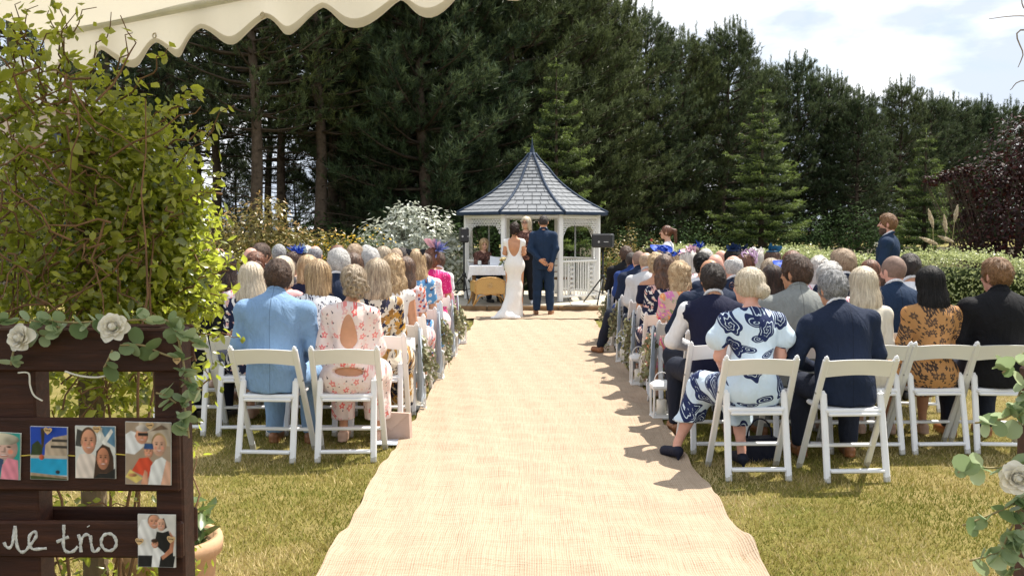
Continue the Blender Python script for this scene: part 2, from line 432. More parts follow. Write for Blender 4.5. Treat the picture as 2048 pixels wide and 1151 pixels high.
for k in range(8):
    nrm_mid = (oct_pt(k, 1, 0) + oct_pt(k + 1, 1, 0)); nrm_mid.z = 0; nrm_mid.normalize()
    for i in range(CR):
        t0, t1 = i / CR * .985, min((i + 1.18) / CR * .985, .99)
        (r0, z0), (r1, z1) = prof(t0), prof(t1)
        A0, B0, A1, B1 = oct_pt(k, r0, z0), oct_pt(k + 1, r0, z0), oct_pt(k, r1, z1), oct_pt(k + 1, r1, z1)
        up = (A1 - A0 + B1 - B0).normalized(); nr = (B0 - A0).cross(up).normalized()
        if nr.dot(nrm_mid) < 0: nr = -nr
        wid = (B0 - A0).length; n = max(1, round(wid / .185)); off = .5 if i % 2 else 0
        cuts = [0] + [(j + off + (0 if off else 1)) / n for j in range(n) if 0 < (j + off + (0 if off else 1)) / n < 1] + [1]
        for c0, c1 in zip(cuts[:-1], cuts[1:]):
            e = .006 / max(wid, .1); h = .009 + random.uniform(0, .005)
            q = [A0.lerp(B0, c0 + e), A0.lerp(B0, c1 - e), A1.lerp(B1, min(c1 - e, 1)), A1.lerp(B1, c0 + e)]
            lo = [p - nr * .004 for p in q]
            hi = [q[0] + nr * (h + .012), q[1] + nr * (h + .012), q[2] + nr * .005, q[3] + nr * .005]
            cen = sum(q, Vector()) / 4
            m = far_slates if k in (3, 4, 5) else MB(); off_ = Vector() if k in (3, 4, 5) else cen
            m.add([p - off_ for p in lo + hi], [(4, 5, 6, 7), (0, 4, 7, 3), (1, 2, 6, 5), (0, 1, 5, 4), (3, 7, 6, 2)])
            if k not in (3, 4, 5): m.build('slate', SLATE, roof_o, loc=cen)
o = far_slates.build('slate_course', SLATE, roof_o); o['kind'] = 'stuff'
for k in range(8):
    pts = [oct_pt(k, prof(i / 14)[0] + .015, prof(i / 14)[1] + .02) for i in range(15)]
    MB().tube(pts, [.030] * 15, 8, flat=.8).build('hip_ridge', BLUE, roof_o, True)
MB().lathe([(.1, 0), (.085, .04), (.05, .09), (.045, .14), (.028, .17), (.03, .2), (.016, .24), (.011, .34), (.002, .40)], (0, 0, ZE + 1.21 - DECK), 12).build('finial', BLUE, roof_o, True)

def ring(m, c, r, th, ux, uz=Vector((0, 0, 1)), n=10, sq=1.0):
    m.tube([c + ux * (r * math.cos(2 * math.pi * i / n)) + uz * (r * sq * math.sin(2 * math.pi * i / n)) for i in range(n + 1)], th, 4, cap=False)
def fret(k):
    A, B = oct_pt(k, PR, ZE - .09), oct_pt(k + 1, PR, ZE - .09); u = (B - A); L = u.length; u.normalize()
    m = MB(); st = .047; n = int((L - .1) / st)
    for i in range(n + 1):
        s = .06 + i * st; q = abs(s / L - .5) * 2
        dep = .13 + .42 * max(0, (q - .45) / .55) ** 2.1
        for j in range(int(dep / st) + 1):
            c = A + u * (s + (st / 2 if j % 2 else 0)) - Vector((0, 0, .03 + j * st * .92))
            if 0.05 < (c - A).length < L: ring(m, c, .026 if j % 2 == 0 else .022, .0085, u, n=8)
        m.tube([A + u * s - Vector((0, 0, dep)), A + u * s - Vector((0, 0, dep + .045))], [.013, .002], 4)
    MB()
    m.build('fretwork', WHITE, gz, True)
for k in (0, 1, 2, 5, 6): fret(k)
# faces: k -> between post k and k+1 ; the front opening is k = 7
def railing(k, ornate):
    A, B = oct_pt(k, PR, DECK), oct_pt(k + 1, PR, DECK); u = (B - A); L = u.length; u.normalize()
    for z, h in ((.80, .055), (.1, .045)):
        MB().bar(A + u * .05 + Vector((0, 0, z)), B - u * .05 + Vector((0, 0, z)), h, .045, bev=.006).build('rail', WHITE, gz)
    n = 15
    for i in range(1, n):
        s = L * i / n; fr = i / n
        if ornate and (.2 < fr < .43 or .74 < fr < .93): continue
        p = A + u * s; MB().bar(p + Vector((0, 0, .12)), p + Vector((0, 0, .775)), .02, .02, bev=0).build('baluster', WHITE, gz)
    if ornate:
        for fr in (.3, .83):
            m = MB(); c0 = A + u * (L * fr)
            for j in range(7):
                c = c0 + Vector((0, 0, .17 + j * .093)); ring(m, c, .06, .009, u, n=12); ring(m, c, .033, .007, u, n=8)
                for sx in (-1, 1): ring(m, c + u * (.055 * sx) + Vector((0, 0, .046)), .022, .006, u, n=8)
            for sx in (-1, 1): m.bar(c0 + u * .085 * sx + Vector((0, 0, .12)), c0 + u * .085 * sx + Vector((0, 0, .775)), .012, .014, bev=0)
            m.build('cast_panel', WHITE, gz, True)
for k in (0, 1, 2, 4, 5, 6): railing(k, k in (0, 6))
WIN = plain('window_frame_grey', (.35, .37, .38), .5)
for k in (2, 3, 4):      # slim mullions of the rear side
    A, B = oct_pt(k, PR, DECK), oct_pt(k + 1, PR, DECK); p = (A + B) / 2
    MB().bar(p + Vector((0, 0, .8)), p + Vector((0, 0, ZE - DECK - .1)), .035, .035).build('mullion', WIN, gz)
# string of fairy lights across the opening
A, B = oct_pt(7, PR - .06, ZE - .08), oct_pt(8, PR - .06, ZE - .08)
fl = empty('fairy_lights', (GC.x, GC.y, DECK), label='string of small clear fairy lights drooping under the gazebo eave', cat='fairy lights')
pts = [A.lerp(B, i / 24) - Vector((0, 0, .09 * math.sin(math.pi * i / 24) ** .8 + .02 * math.sin(i * 1.7))) for i in range(25)]
MB().tube(pts, .004, 4).build('cable', plain('clear_cable', (.55, .53, .48), .4), fl)
BULB = plain('bulb_glass', (.8, .78, .7), .2)
bm_ = MB().lathe([(.0, .0), (.011, -.008), (.012, -.02), (.0, -.03)], n=6).mesh('bulb', BULB, True)
for i in range(1, 24, 2): link('bulb', bm_, fl, pts[i])

# ================================================================== TREES, SHRUBS, HEDGE
PINE = leafmat('pine_needles', (.010, .019, .009), (.15, .185, .080), .5, .26, None, .22, True)
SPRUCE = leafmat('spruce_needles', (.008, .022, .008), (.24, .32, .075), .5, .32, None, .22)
PBARK = plain('pine_bark', (.10, .075, .055), .95, .35, 9, .1, .8)
DARKBARK = plain('dark_bark', (.075, .058, .042), .95, .3, 9, .1, .6)
def rand_unit(n):
    v = rng.normal(size=(n, 3)); return v / np.linalg.norm(v, axis=1, keepdims=True)
def norm(v): return v / np.maximum(np.linalg.norm(v, axis=-1, keepdims=True), 1e-9)
def perp(d):
    r = rand_unit(len(d)); return norm(r - d * (r * d).sum(1, keepdims=True))
def needles(P, D, k, shoot, ln, wd, spread, tone):
    """P,D (n,3): k thin needles per shoot -> V,F,tone"""
    n = len(P); P = np.repeat(P, k, 0); D = np.repeat(D, k, 0); q = perp(D); f = rng.random((n * k, 1))
    base = P + D * f * shoot; a = spread * rng.uniform(.55, 1.25, (n * k, 1))
    dr = norm(D * np.cos(a) + q * np.sin(a)); side = norm(np.cross(dr, rand_unit(n * k)))
    L = ln * rng.uniform(.7, 1.2, (n * k, 1))
    V = np.stack([base - side * wd / 2, base + side * wd / 2, base + dr * L], 1).reshape(-1, 3)
    T = np.repeat(np.clip(np.repeat(tone, k) + .25 * (f[:, 0] - .4) + rng.normal(0, .08, n * k), 0, 1), 3)
    return V, np.arange(n * k * 3).reshape(-1, 3), T
def leaves(P, N, L, W, tone, dirs=None, fold=.25):
    """diamond leaves, slightly folded along the midrib: P centre, N rough normal"""
    n = len(P); N = norm(N); d = norm(np.cross(N, rand_unit(n))) if dirs is None else norm(dirs)
    s = norm(np.cross(N, d)); L = np.broadcast_to(np.asarray(L, float), (n,))[:, None]; W = np.broadcast_to(np.asarray(W, float), (n,))[:, None]
    a = P - d * L / 2; m = P + d * L * .06 - N * W * fold; t = P + d * L / 2 - N * L * .08
    r1, l1 = P + s * W / 2 - d * L * .1, P - s * W / 2 - d * L * .1
    r2, l2 = P + s * W * .38 + d * L * .22, P - s * W * .38 + d * L * .22
    V = np.stack([a, r1, r2, t, l2, l1, m], 1).reshape(-1, 3)
    i = (np.arange(n) * 7)[:, None]
    F = np.concatenate([i + np.array([[0, 1, 6]]), i + np.array([[1, 2, 6]]), i + np.array([[2, 3, 6]]), i + np.array([[3, 4, 6]]), i + np.array([[4, 5, 6]]), i + np.array([[5, 0, 6]])])
    return V, F, np.repeat(tone, 7)
def quadleaves(P, N, L, W, tone, dirs=None):
    n = len(P); N = norm(N); d = norm(np.cross(N, rand_unit(n))) if dirs is None else norm(dirs)
    s = norm(np.cross(N, d)); L = np.broadcast_to(np.asarray(L, float), (n,))[:, None]; W = np.broadcast_to(np.asarray(W, float), (n,))[:, None]
    V = np.stack([P - d * L / 2, P + s * W / 2, P + d * L / 2, P - s * W / 2], 1).reshape(-1, 3)
    i = (np.arange(n) * 4)[:, None]
    return V, np.concatenate([i + np.array([[0, 1, 2]]), i + np.array([[0, 2, 3]])]), np.repeat(tone, 4)
def branch_tubes(m, A, B, r0, r1, bend, n=3, sides=5):
    for a, b, ra, rb, bd in zip(A, B, r0, r1, bend):
        pts = [Vector(a).lerp(Vector(b), i / n) + Vector((0, 0, bd * math.sin(math.pi * i / n))) for i in range(n + 1)]
        m.tube(pts, [ra + (rb - ra) * i / n for i in range(n + 1)], sides, cap=False)

def make_pine(H, base, rad, seed, dens=1.0, kn=15, dead=True):
    global rng
    keep, rng = rng, np.random.default_rng(seed); rnd = random.Random(seed)
    trunk = MB(); lean = rnd.uniform(-.25, .25), rnd.uniform(-.25, .25)
    def axis(z): f = z / H; return np.array([lean[0] * f * f + .06 * math.sin(z * .9 + seed), lean[1] * f * f + .06 * math.cos(z * .8 + seed), z])
    zs = np.linspace(0, H * .97, 16); trunk.tube([axis(z) for z in zs], [.17 * (1 - .9 * (z / H) ** 1.1) * H / 11 + .012 for z in zs], 9)
    limb = MB(); P, D, T = [], [], []
    z = base * H
    if dead:
        zz = .14 * H
        while zz < base * H:
            for _ in range(3):
                a = rnd.uniform(0, 6.28); L = rnd.uniform(.5, 1.7); s = axis(zz); e = s + np.array([math.cos(a) * L, math.sin(a) * L, rnd.uniform(-.25, .3)])
                branch_tubes(limb, [s], [e], [.018], [.005], [.06], 3, 4)
                for q in range(3):
                    f = rnd.uniform(.4, .95); p = s + (e - s) * f; a2 = a + rnd.uniform(-1, 1); p2 = p + np.array([math.cos(a2), math.sin(a2), rnd.uniform(-.4, .4)]) * rnd.uniform(.2, .5)
                    branch_tubes(limb, [p], [p2], [.007], [.003], [0], 1, 3)
            zz += rnd.uniform(.25, .5)
    while z < H * .985:
        f = (z / H - base) / (1 - base)
        Lm = rad * min(1, .6 + f * 2.2) * (1 - max(0, f - .34) / .66) ** .52 + .2
        nb = rnd.choice((5, 6, 6, 7)) if f < .9 else 4; a0 = rnd.uniform(0, 6.28)
        for k in range(nb):
            a = a0 + 6.283 * k / nb + rnd.uniform(-.3, .3); L = Lm * rnd.uniform(.6, 1.12); up = .15 + .75 * f + rnd.uniform(-.12, .15)
            s = axis(z); dirh = np.array([math.cos(a), math.sin(a), 0]); e = s + dirh * L + np.array([0, 0, L * up * .7])
            branch_tubes(limb, [s], [e], [.012 + .016 * L], [.006], [-.07 * L], 3, 4)
            nt = int((7 + 15 * L) * dens)
            for q in range(nt):
                fr = rnd.uniform(.22, 1.0) ** .8
                p = s + (e - s) * fr + np.array([0, 0, -.07 * L * math.sin(math.pi * fr)])
                side = np.array([-math.sin(a), math.cos(a), 0]) * rnd.uniform(-1, 1)
                tw = norm(dirh * rnd.uniform(.2, 1) + side * 1.1 + np.array([0, 0, rnd.uniform(-.15, .8)])); tl = rnd.uniform(.1, .42) * (1.1 - .35 * fr) * (.5 + .5 * min(1, L))
                c = p + tw * tl
                dd = norm(tw * .7 + np.array([0, 0, .45 + .8 * f + rnd.uniform(0, .4)]) + dirh * .2)
                P.append(c); D.append(dd); T.append(rnd.gauss(.42, .2))
                if q % 3 == 0: limb.tube([p, c], [.006, .004], 3, cap=False)
            P.append(e); D.append(norm(dirh * .3 + np.array([0, 0, 1.]))); T.append(.7)
        if f > .55:                                   # upright candles near the top
            for q in range(6):
                a = rnd.uniform(0, 6.28); r_ = Lm * rnd.uniform(.1, 1.0); p = axis(z) + np.array([math.cos(a) * r_, math.sin(a) * r_, rnd.uniform(.15, .6)])
                for e_ in range(5): P.append(p + np.array([0, 0, .13 * e_])); D.append(np.array([rnd.uniform(-.1, .1), rnd.uniform(-.1, .1), 1.])); T.append(.55)
        z += rnd.uniform(.26, .42) * (1.0 if f < .8 else .7)
    top = axis(H * .97)
    for e_ in range(7): P.append(top + np.array([0, 0, .12 * e_ - .2])); D.append(np.array([0, 0, 1.])); T.append(.6)
    P, D, T = np.array(P), norm(np.array(D)), np.array(T)
    V, F, tn = needles(P, D, kn, .2, .16, .021, .75, T)
    rng = keep
    return trunk.mesh('trunk', PBARK, True), limb.mesh('limbs', DARKBARK, True), mesh_np('crown', V, F, [PINE], False, attr=tn)
def tree(name, parts, loc, rz, s, label, cat='tree', group=None, sz=None):
    o = empty(name, loc, rz, label, cat, group); o.scale = (s, s, sz or s)
    for nm, me in zip(('trunk', 'limbs', 'crown'), parts):
        if me is not None: link(nm, me, o)
    return o
pines_open = [make_pine(11, .36, 2.1, 11 + i, .6) for i in range(3)]
pines_full = [make_pine(10, .10, 2.15, 31 + i, 1.2, dead=False) for i in range(4)]
TALL = 'belt of pines behind the gazebo'
spots = [(40, 24, 0, 11.5, 'half hidden behind the climber at the picture edge'), (215, 25.5, 0, 11, 'standing behind the yellow-green climber'),
    (345, 27, 1, 11.5, 'just beside the climber leaves'), (432, 29.5, 0, 10.6, 'set back behind the thick leaning one'), (512, 25.5, 2, 11.6, 'with the stout bare trunk above the reddish shrub'),
    (566, 29, 1, 10.2, 'with a thin trunk between two stout ones'), (640, 27, 0, 11.8, 'with the dark trunk above the yellow flowers'), (664, 28.6, 2, 11.2, 'whose trunk nearly touches its darker neighbour'),
    (770, 29, 3, 11.3, 'rising behind the silver-leaved bush'), (850, 28, 4, 11.8, 'behind the silver bush, next to the gazebo'), (935, 30, 5, 11.6, 'above the left eave of the gazebo'),
    (1020, 31, 6, 12, 'straight behind the gazebo spire'), (1150, 33, 3, 10.2, 'behind the tall spruce beside the gazebo'), (1222, 35, 5, 9.3, 'over the right eave of the gazebo'),
    (1292, 37, 4, 9.2, 'first of those whose tops show against the sky'), (1360, 39, 6, 8.9, 'with a ragged crown over the photographer'), (1445, 40, 3, 9.3, 'with the highest spiky top left of the big spruce'),
    (1530, 43, 4, 8.2, 'low one directly behind the big spruce'), (1590, 44, 5, 8.7, 'with the broad top just right of the big spruce'), (1650, 45, 6, 8.2, 'with a sloping shoulder right of the big spruce'),
    (1715, 43, 3, 7.2, 'shorter one filling the dip in the skyline'), (1800, 50, 4, 8.5, 'above the standing man in blue'), (1855, 53, 6, 8.3, 'behind the small spruce'),
    (1905, 55, 5, 8.4, 'above the tip of the copper tree'), (1962, 57, 3, 8.5, 'second from the copper tree on the skyline'), (2012, 60, 4, 8.7, 'last one before the copper tree'), (2075, 60, 6, 8.5, 'beyond the copper tree')]
for i, (px, d, v, H, txt) in enumerate(spots):
    parts = (pines_open + pines_full)[v]; h0 = 11 if v < 3 else 10
    s = H / h0
    tree('pine_tree', parts, (atx(px, d), d, 0), i * 2.1, s * (.98 if v < 3 else 1.05), 'dark green pine tree ' + txt, 'pine tree', TALL, s)
back = [(780, 35, 3, 12.5), (900, 36, 4, 13), (990, 37, 5, 13), (1080, 38, 3, 12), (1140, 39, 6, 11), (1205, 41, 4, 9.6), (1400, 45, 5, 9.0), (1500, 48, 3, 8.8), (1680, 50, 4, 7.8), (1760, 54, 6, 7.8), (1940, 62, 4, 8.8), (1870, 60, 5, 8.6),
        (470, 36, 4, 4.2), (590, 37, 6, 3.8), (700, 35, 3, 5.4), (300, 33, 5, 6.5), (130, 33, 4, 7), (1330, 44, 4, 5.5), (1250, 43, 3, 6), (745, 36, 6, 6.5), (395, 33, 1, 9), (540, 33.5, 0, 8), (690, 33, 1, 10), (250, 34, 2, 9.5)]
BT = ['behind the silver bush', 'over the gazebo left eave', 'left of the gazebo spire', 'right of the gazebo spire', 'behind the tall slender spruce', 'above the loudspeaker', 'left of the big spruce top', 'hidden behind the big spruce', 'right of the big spruce', 'above the standing man', 'near the copper tree', 'behind the small spruce', 'low, seen under the bare pines at the climber', 'low, between the stout bare trunks', 'low, above the yellow flowers', 'low, beside the white building', 'low, left of the white building', 'low, above the photographer', 'low, behind the bronze shrub', 'low, left of the silver bush', 'sparse, right beside the climber', 'sparse, right of the stout bare trunk', 'sparse, right of the two close trunks', 'sparse, behind the climber']
for i, (px, d, v, H) in enumerate(back):
    tree('pine_tree', (pines_open + pines_full)[v], (atx(px, d), d, 0), i * 1.3 + .6, H / 10 * 1.08, 'pine tree in the shaded second row, ' + (BT[i] if i < len(BT) else 'low, far in the trunk gaps'), 'pine tree', 'second row of pines', H / 10)

def make_spruce(H, rad, seed, droop=.12):
    global rng
    keep, rng = rng, np.random.default_rng(seed); rnd = random.Random(seed)
    trunk = MB().tube([(0, 0, z) for z in np.linspace(0, H * .98, 8)], list(np.linspace(.09, .012, 8)), 7)
    limb = MB(); P, D, T, N = [], [], [], []
    z = .22
    while z < H * .98:
        f = z / H; Lm = rad * (1 - f) ** .92 + .07; nb = 9 if f < .6 else 6; a0 = rnd.uniform(0, 6.28)
        for k in range(nb):
            a = a0 + 6.283 * k / nb + rnd.uniform(-.25, .25); L = Lm * rnd.uniform(.5, 1.25)
            dh = np.array([math.cos(a), math.sin(a), 0.]); sd_ = np.array([-dh[1], dh[0], 0.]); rise = (.5 * f - droop) * L
            s = np.array([0, 0, z]); e = s + dh * L + np.array([0, 0, rise])
            branch_tubes(limb, [s], [e], [.012 + .01 * L], [.004], [-.06 * L], 3, 4)
            n = max(4, int(L / .055))
            for q in range(n):
                fr = .12 + .88 * q / n; p = s + (e - s) * fr + np.array([0, 0, -.06 * L * math.sin(math.pi * fr) + (.04 * L if fr > .9 else 0)])
                tl = (.34 * L * (1 - fr) + .11) * rnd.uniform(.7, 1.15)
                for sg in (-1, 1):
                    td = norm(dh * .75 + sd_ * sg * .9 + np.array([0, 0, rnd.uniform(-.22, .12)]))
                    m = max(2, int(tl / .07))
                    for w in range(m):
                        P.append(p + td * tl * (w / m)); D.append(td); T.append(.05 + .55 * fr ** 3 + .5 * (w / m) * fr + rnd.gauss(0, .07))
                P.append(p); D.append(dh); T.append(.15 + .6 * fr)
        z += rnd.uniform(.20, .36) * (1 if f < .75 else 1.0)
    for q in range(6): P.append(np.array([0, 0, H * .93 + q * .07 * H / 5])); D.append(np.array([0, 0, 1.])); T.append(.7)
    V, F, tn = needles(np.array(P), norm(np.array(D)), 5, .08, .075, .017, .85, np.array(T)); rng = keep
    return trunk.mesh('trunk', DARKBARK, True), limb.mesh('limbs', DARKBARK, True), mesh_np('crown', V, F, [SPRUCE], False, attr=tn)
sp1 = make_spruce(5.2, 1.75, 5); sp2 = make_spruce(4.2, 1.35, 9, .02)
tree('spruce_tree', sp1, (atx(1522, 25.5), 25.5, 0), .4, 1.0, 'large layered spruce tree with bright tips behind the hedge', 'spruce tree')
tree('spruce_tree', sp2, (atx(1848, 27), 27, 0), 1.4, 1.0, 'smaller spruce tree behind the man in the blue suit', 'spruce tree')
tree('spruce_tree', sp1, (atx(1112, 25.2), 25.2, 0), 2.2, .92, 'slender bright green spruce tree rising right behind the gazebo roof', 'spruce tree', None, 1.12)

# ---- broadleaf shrubs
def shrub_mesh(lumps, n, L, W, mat, up=.35, shell=.5, flat=0, tonefn=None, name='foliage', quad=False, mats=None):
    lum = np.array(lumps, float); vol = (lum[:, 3] * lum[:, 4] * lum[:, 5]) ** .8; pick = rng.choice(len(lum), n, p=vol / vol.sum())
    u = rand_unit(n); r = (shell + (1 - shell) * rng.random(n)) * (1 + .13 * np.sin(u[:, 0] * 9 + pick) * np.sin(u[:, 2] * 8 + 2 * pick) + .08 * rng.normal(size=n))
    P = lum[pick, :3] + u * r[:, None] * lum[pick, 3:6]
    k = P[:, 2] > .02; P, u, r = P[k], u[k], r[k]; n = len(P)
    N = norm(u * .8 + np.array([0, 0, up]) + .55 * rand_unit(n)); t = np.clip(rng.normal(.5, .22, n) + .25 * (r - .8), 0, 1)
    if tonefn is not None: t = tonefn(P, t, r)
    sz = rng.uniform(.7, 1.25, n)
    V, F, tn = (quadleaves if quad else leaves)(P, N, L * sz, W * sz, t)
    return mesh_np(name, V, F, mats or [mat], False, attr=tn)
def stems_mesh(lumps, base, mat, k=5, seed=1):
    rnd = random.Random(seed); m = MB()
    for l in lumps:
        for q in range(k):
            u = [rnd.uniform(-.7, .7) for _ in range(3)]
            e = Vector((l[0] + u[0] * l[3], l[1] + u[1] * l[4], l[2] + u[2] * l[5])); s = Vector((base[0] + (l[0] - base[0]) * .45 + rnd.uniform(-.12, .12), base[1] + rnd.uniform(-.12, .12), 0))
            mid = (s + e) / 2 + Vector((rnd.uniform(-.12, .12), rnd.uniform(-.12, .12), .1)); m.tube([s, mid, e], [.018, .012, .005], 5, cap=False)
    return m.mesh('stems', mat, True)
SILVER = leafmat('silver_leaf', (.20, .23, .14), (.74, .76, .69), .32, .25)
PHOT = leafmat('photinia_leaf', (.11, .14, .03), (.46, .30, .12), .3, .35)
YELLOW = leafmat('yellow_green_leaf', (.15, .165, .03), (.48, .44, .09), .45, .35)
FLOWER = leafmat('yellow_flower', (.5, .3, .01), (.75, .5, .03), .6, .2)
MIDG = leafmat('mid_green_leaf', (.03, .055, .015), (.13, .19, .05), .35, .3)
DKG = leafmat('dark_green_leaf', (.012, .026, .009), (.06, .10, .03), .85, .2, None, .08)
ORANGE = leafmat('bronze_leaf', (.10, .10, .02), (.36, .26, .08), .45, .3)
def shrub(name, loc, lumps, n, L, W, mat, label, cat='shrub', extra=None, **kw):
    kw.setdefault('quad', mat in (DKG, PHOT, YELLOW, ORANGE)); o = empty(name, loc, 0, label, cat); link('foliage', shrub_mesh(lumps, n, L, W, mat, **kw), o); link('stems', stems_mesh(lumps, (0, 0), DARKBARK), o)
    if extra: link(*extra, o)
    return o
shrub('silver_shrub', (atx(828, 21.0), 21.0, 0), [(-.55, 0, 1.15, .75, .7, .75), (.25, 0, 1.3, .8, .7, .8), (-.1, -.2, .8, 1.1, .7, .75), (.85, -.1, .85, .55, .55, .75), (-.2, 0, 1.75, .45, .4, .45)], 5200, .125, .05, SILVER, 'big bush with silvery white leaves beside the gazebo', up=.5, shell=.62)
red = lambda P, t, r: np.clip(.15 + .32 * t + .75 * (r > .96) * (P[:, 2] > 1.0) * (rng.random(len(P)) > .35), 0, 1)
shrub('photinia_shrub', (atx(505, 20.8), 20.8, 0), [(-.7, 0, 1.1, .75, .6, .85), (0, 0, 1.25, .8, .6, .9), (.35, 0, 1.75, .5, .45, .6), (.8, -.1, .9, .7, .55, .75), (-1.2, 0, .9, .6, .5, .7)], 5600, .10, .04, PHOT, 'tall shrub with reddish bronze young leaves below the bare pine trunk', tonefn=red, shell=.6)
shrub('photinia_shrub', (atx(632, 20.9), 20.9, 0), [(-.5, 0, .9, .7, .5, .8), (.2, 0, .85, .75, .5, .75), (.75, 0, .7, .5, .5, .65)], 3600, .10, .04, PHOT, 'lower reddish leaved shrub left of the yellow flowers', tonefn=red, shell=.6)
fl_l = [(-.3, 0, .75, .7, .5, .7), (.35, 0, .85, .6, .5, .7), (-.8, 0, .5, .5, .4, .5)]
shrub('flowering_shrub', (atx(706, 20.2), 20.2, 0), fl_l, 2600, .06, .035, MIDG, 'green shrub covered in small yellow flowers in front of silver bush', extra=('flowers', shrub_mesh(fl_l, 520, .06, .06, FLOWER, shell=.93, name='flowers')), shell=.6)
shrub('golden_shrub', (atx(455, 19.2), 19.2, 0), [(-.7, 0, .6, .8, .6, .65), (.3, 0, .62, .9, .6, .62), (1.1, 0, .5, .7, .5, .55)], 5200, .05, .028, YELLOW, 'low yellow-green bush behind the seated guests', shell=.6)
shrub('bronze_shrub', (atx(1262, 21.8), 21.8, 0), [(-.3, 0, .7, .5, .4, .75), (.2, 0, .6, .55, .4, .65), (0, 0, 1.25, .16, .16, .5), (.55, .1, .9, .3, .3, .5)], 3000, .055, .028, ORANGE, 'bronze green shrub beside the black loudspeaker', shell=.55)
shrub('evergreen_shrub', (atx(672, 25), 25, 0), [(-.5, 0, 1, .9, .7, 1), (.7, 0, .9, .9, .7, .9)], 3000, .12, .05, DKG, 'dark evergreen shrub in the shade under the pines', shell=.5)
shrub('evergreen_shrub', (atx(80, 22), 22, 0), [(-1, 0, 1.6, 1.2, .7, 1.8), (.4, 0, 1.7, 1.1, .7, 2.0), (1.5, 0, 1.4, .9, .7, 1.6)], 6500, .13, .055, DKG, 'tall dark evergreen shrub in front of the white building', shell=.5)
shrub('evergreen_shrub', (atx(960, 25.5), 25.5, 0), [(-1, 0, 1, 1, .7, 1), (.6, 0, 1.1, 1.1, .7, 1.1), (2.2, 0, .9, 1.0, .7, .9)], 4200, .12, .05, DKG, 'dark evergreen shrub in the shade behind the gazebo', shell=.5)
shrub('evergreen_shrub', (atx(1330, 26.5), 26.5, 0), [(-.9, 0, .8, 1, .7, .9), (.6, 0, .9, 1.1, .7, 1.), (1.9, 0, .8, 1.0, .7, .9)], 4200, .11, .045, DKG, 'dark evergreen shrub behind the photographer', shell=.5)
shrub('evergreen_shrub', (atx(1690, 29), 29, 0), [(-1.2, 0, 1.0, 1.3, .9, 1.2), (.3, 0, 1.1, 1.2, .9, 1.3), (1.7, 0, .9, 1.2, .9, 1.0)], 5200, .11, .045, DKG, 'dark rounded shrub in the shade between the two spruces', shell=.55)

# ---- clipped hedge along the right side of the seats
def hedge():
    A, B = Vector((2.5, 19.2, 0)), Vector((8.6, 9.2, 0)); u = (B - A); L = u.length; u.normalize(); nrm = Vector((-u.y, u.x, 0))
    if nrm.y > 0: nrm = -nrm
    ang = math.atan2(u.y, u.x)
    o = empty('hedge', A, ang, 'long pale green clipped hedge along the far side of the lawn', 'hedge')
    n = 33000; x = rng.uniform(0, L, n); fy = rng.random(n)
    top = rng.random(n) < .42
    hz = 1.14 + .05 * np.sin(x * 2.2) + .04 * np.sin(x * 5.7 + 1) + .03 * np.sin(x * 11)
    y = np.where(top, rng.uniform(-.45, .45, n), np.where(fy < .8, -.45, .45) + rng.normal(0, .05, n))
    z = np.where(top, hz + rng.normal(0, .035, n), rng.uniform(.05, 1, n) * hz)
    y += np.where(top, 0, .05 * np.sin(x * 4 + z * 5))
    P = np.c_[x, y, z]; N = norm(np.c_[np.zeros(n), np.where(top, 0, np.sign(y)), np.where(top, 1, .45)] + .75 * rand_unit(n))
    V, F, t = quadleaves(P, N, rng.uniform(.03, .05, n), rng.uniform(.02, .03, n), np.clip(rng.normal(.55, .25, n) + np.where(top, .1, 0), 0, 1))
    # upright young shoots
    m = 520; sx = rng.uniform(0, L, m); sy = rng.uniform(-.45, .4, m); sh = rng.uniform(.05, .22, m) * (rng.random(m) ** .7); k = 13
    f = np.tile(np.arange(k) / k, m)[:, None]
    base = np.repeat(np.c_[sx, sy, 1.13 + .05 * np.sin(sx * 2.2)], k, 0); ln = np.repeat(np.c_[rng.normal(0, .02, m), rng.normal(0, .02, m), sh], k, 0)
    P2 = base + ln * f + .016 * rand_unit(m * k); V2, F2, t2 = quadleaves(P2, norm(rand_unit(m * k) + np.array([0, 0, .5])), .036, .022, np.clip(rng.normal(.75, .18, m * k), 0, 1))
    me = mesh_np('foliage', np.r_[V, V2], np.r_[F, F2 + len(V)], [HEDGE], False, attr=np.r_[t, t2]); link('foliage', me, o)
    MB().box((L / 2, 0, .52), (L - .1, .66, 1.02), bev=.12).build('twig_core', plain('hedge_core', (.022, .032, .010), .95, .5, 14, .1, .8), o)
HEDGE = leafmat('hedge_leaf', (.11, .15, .03), (.52, .56, .26), .33, .45)
hedge()

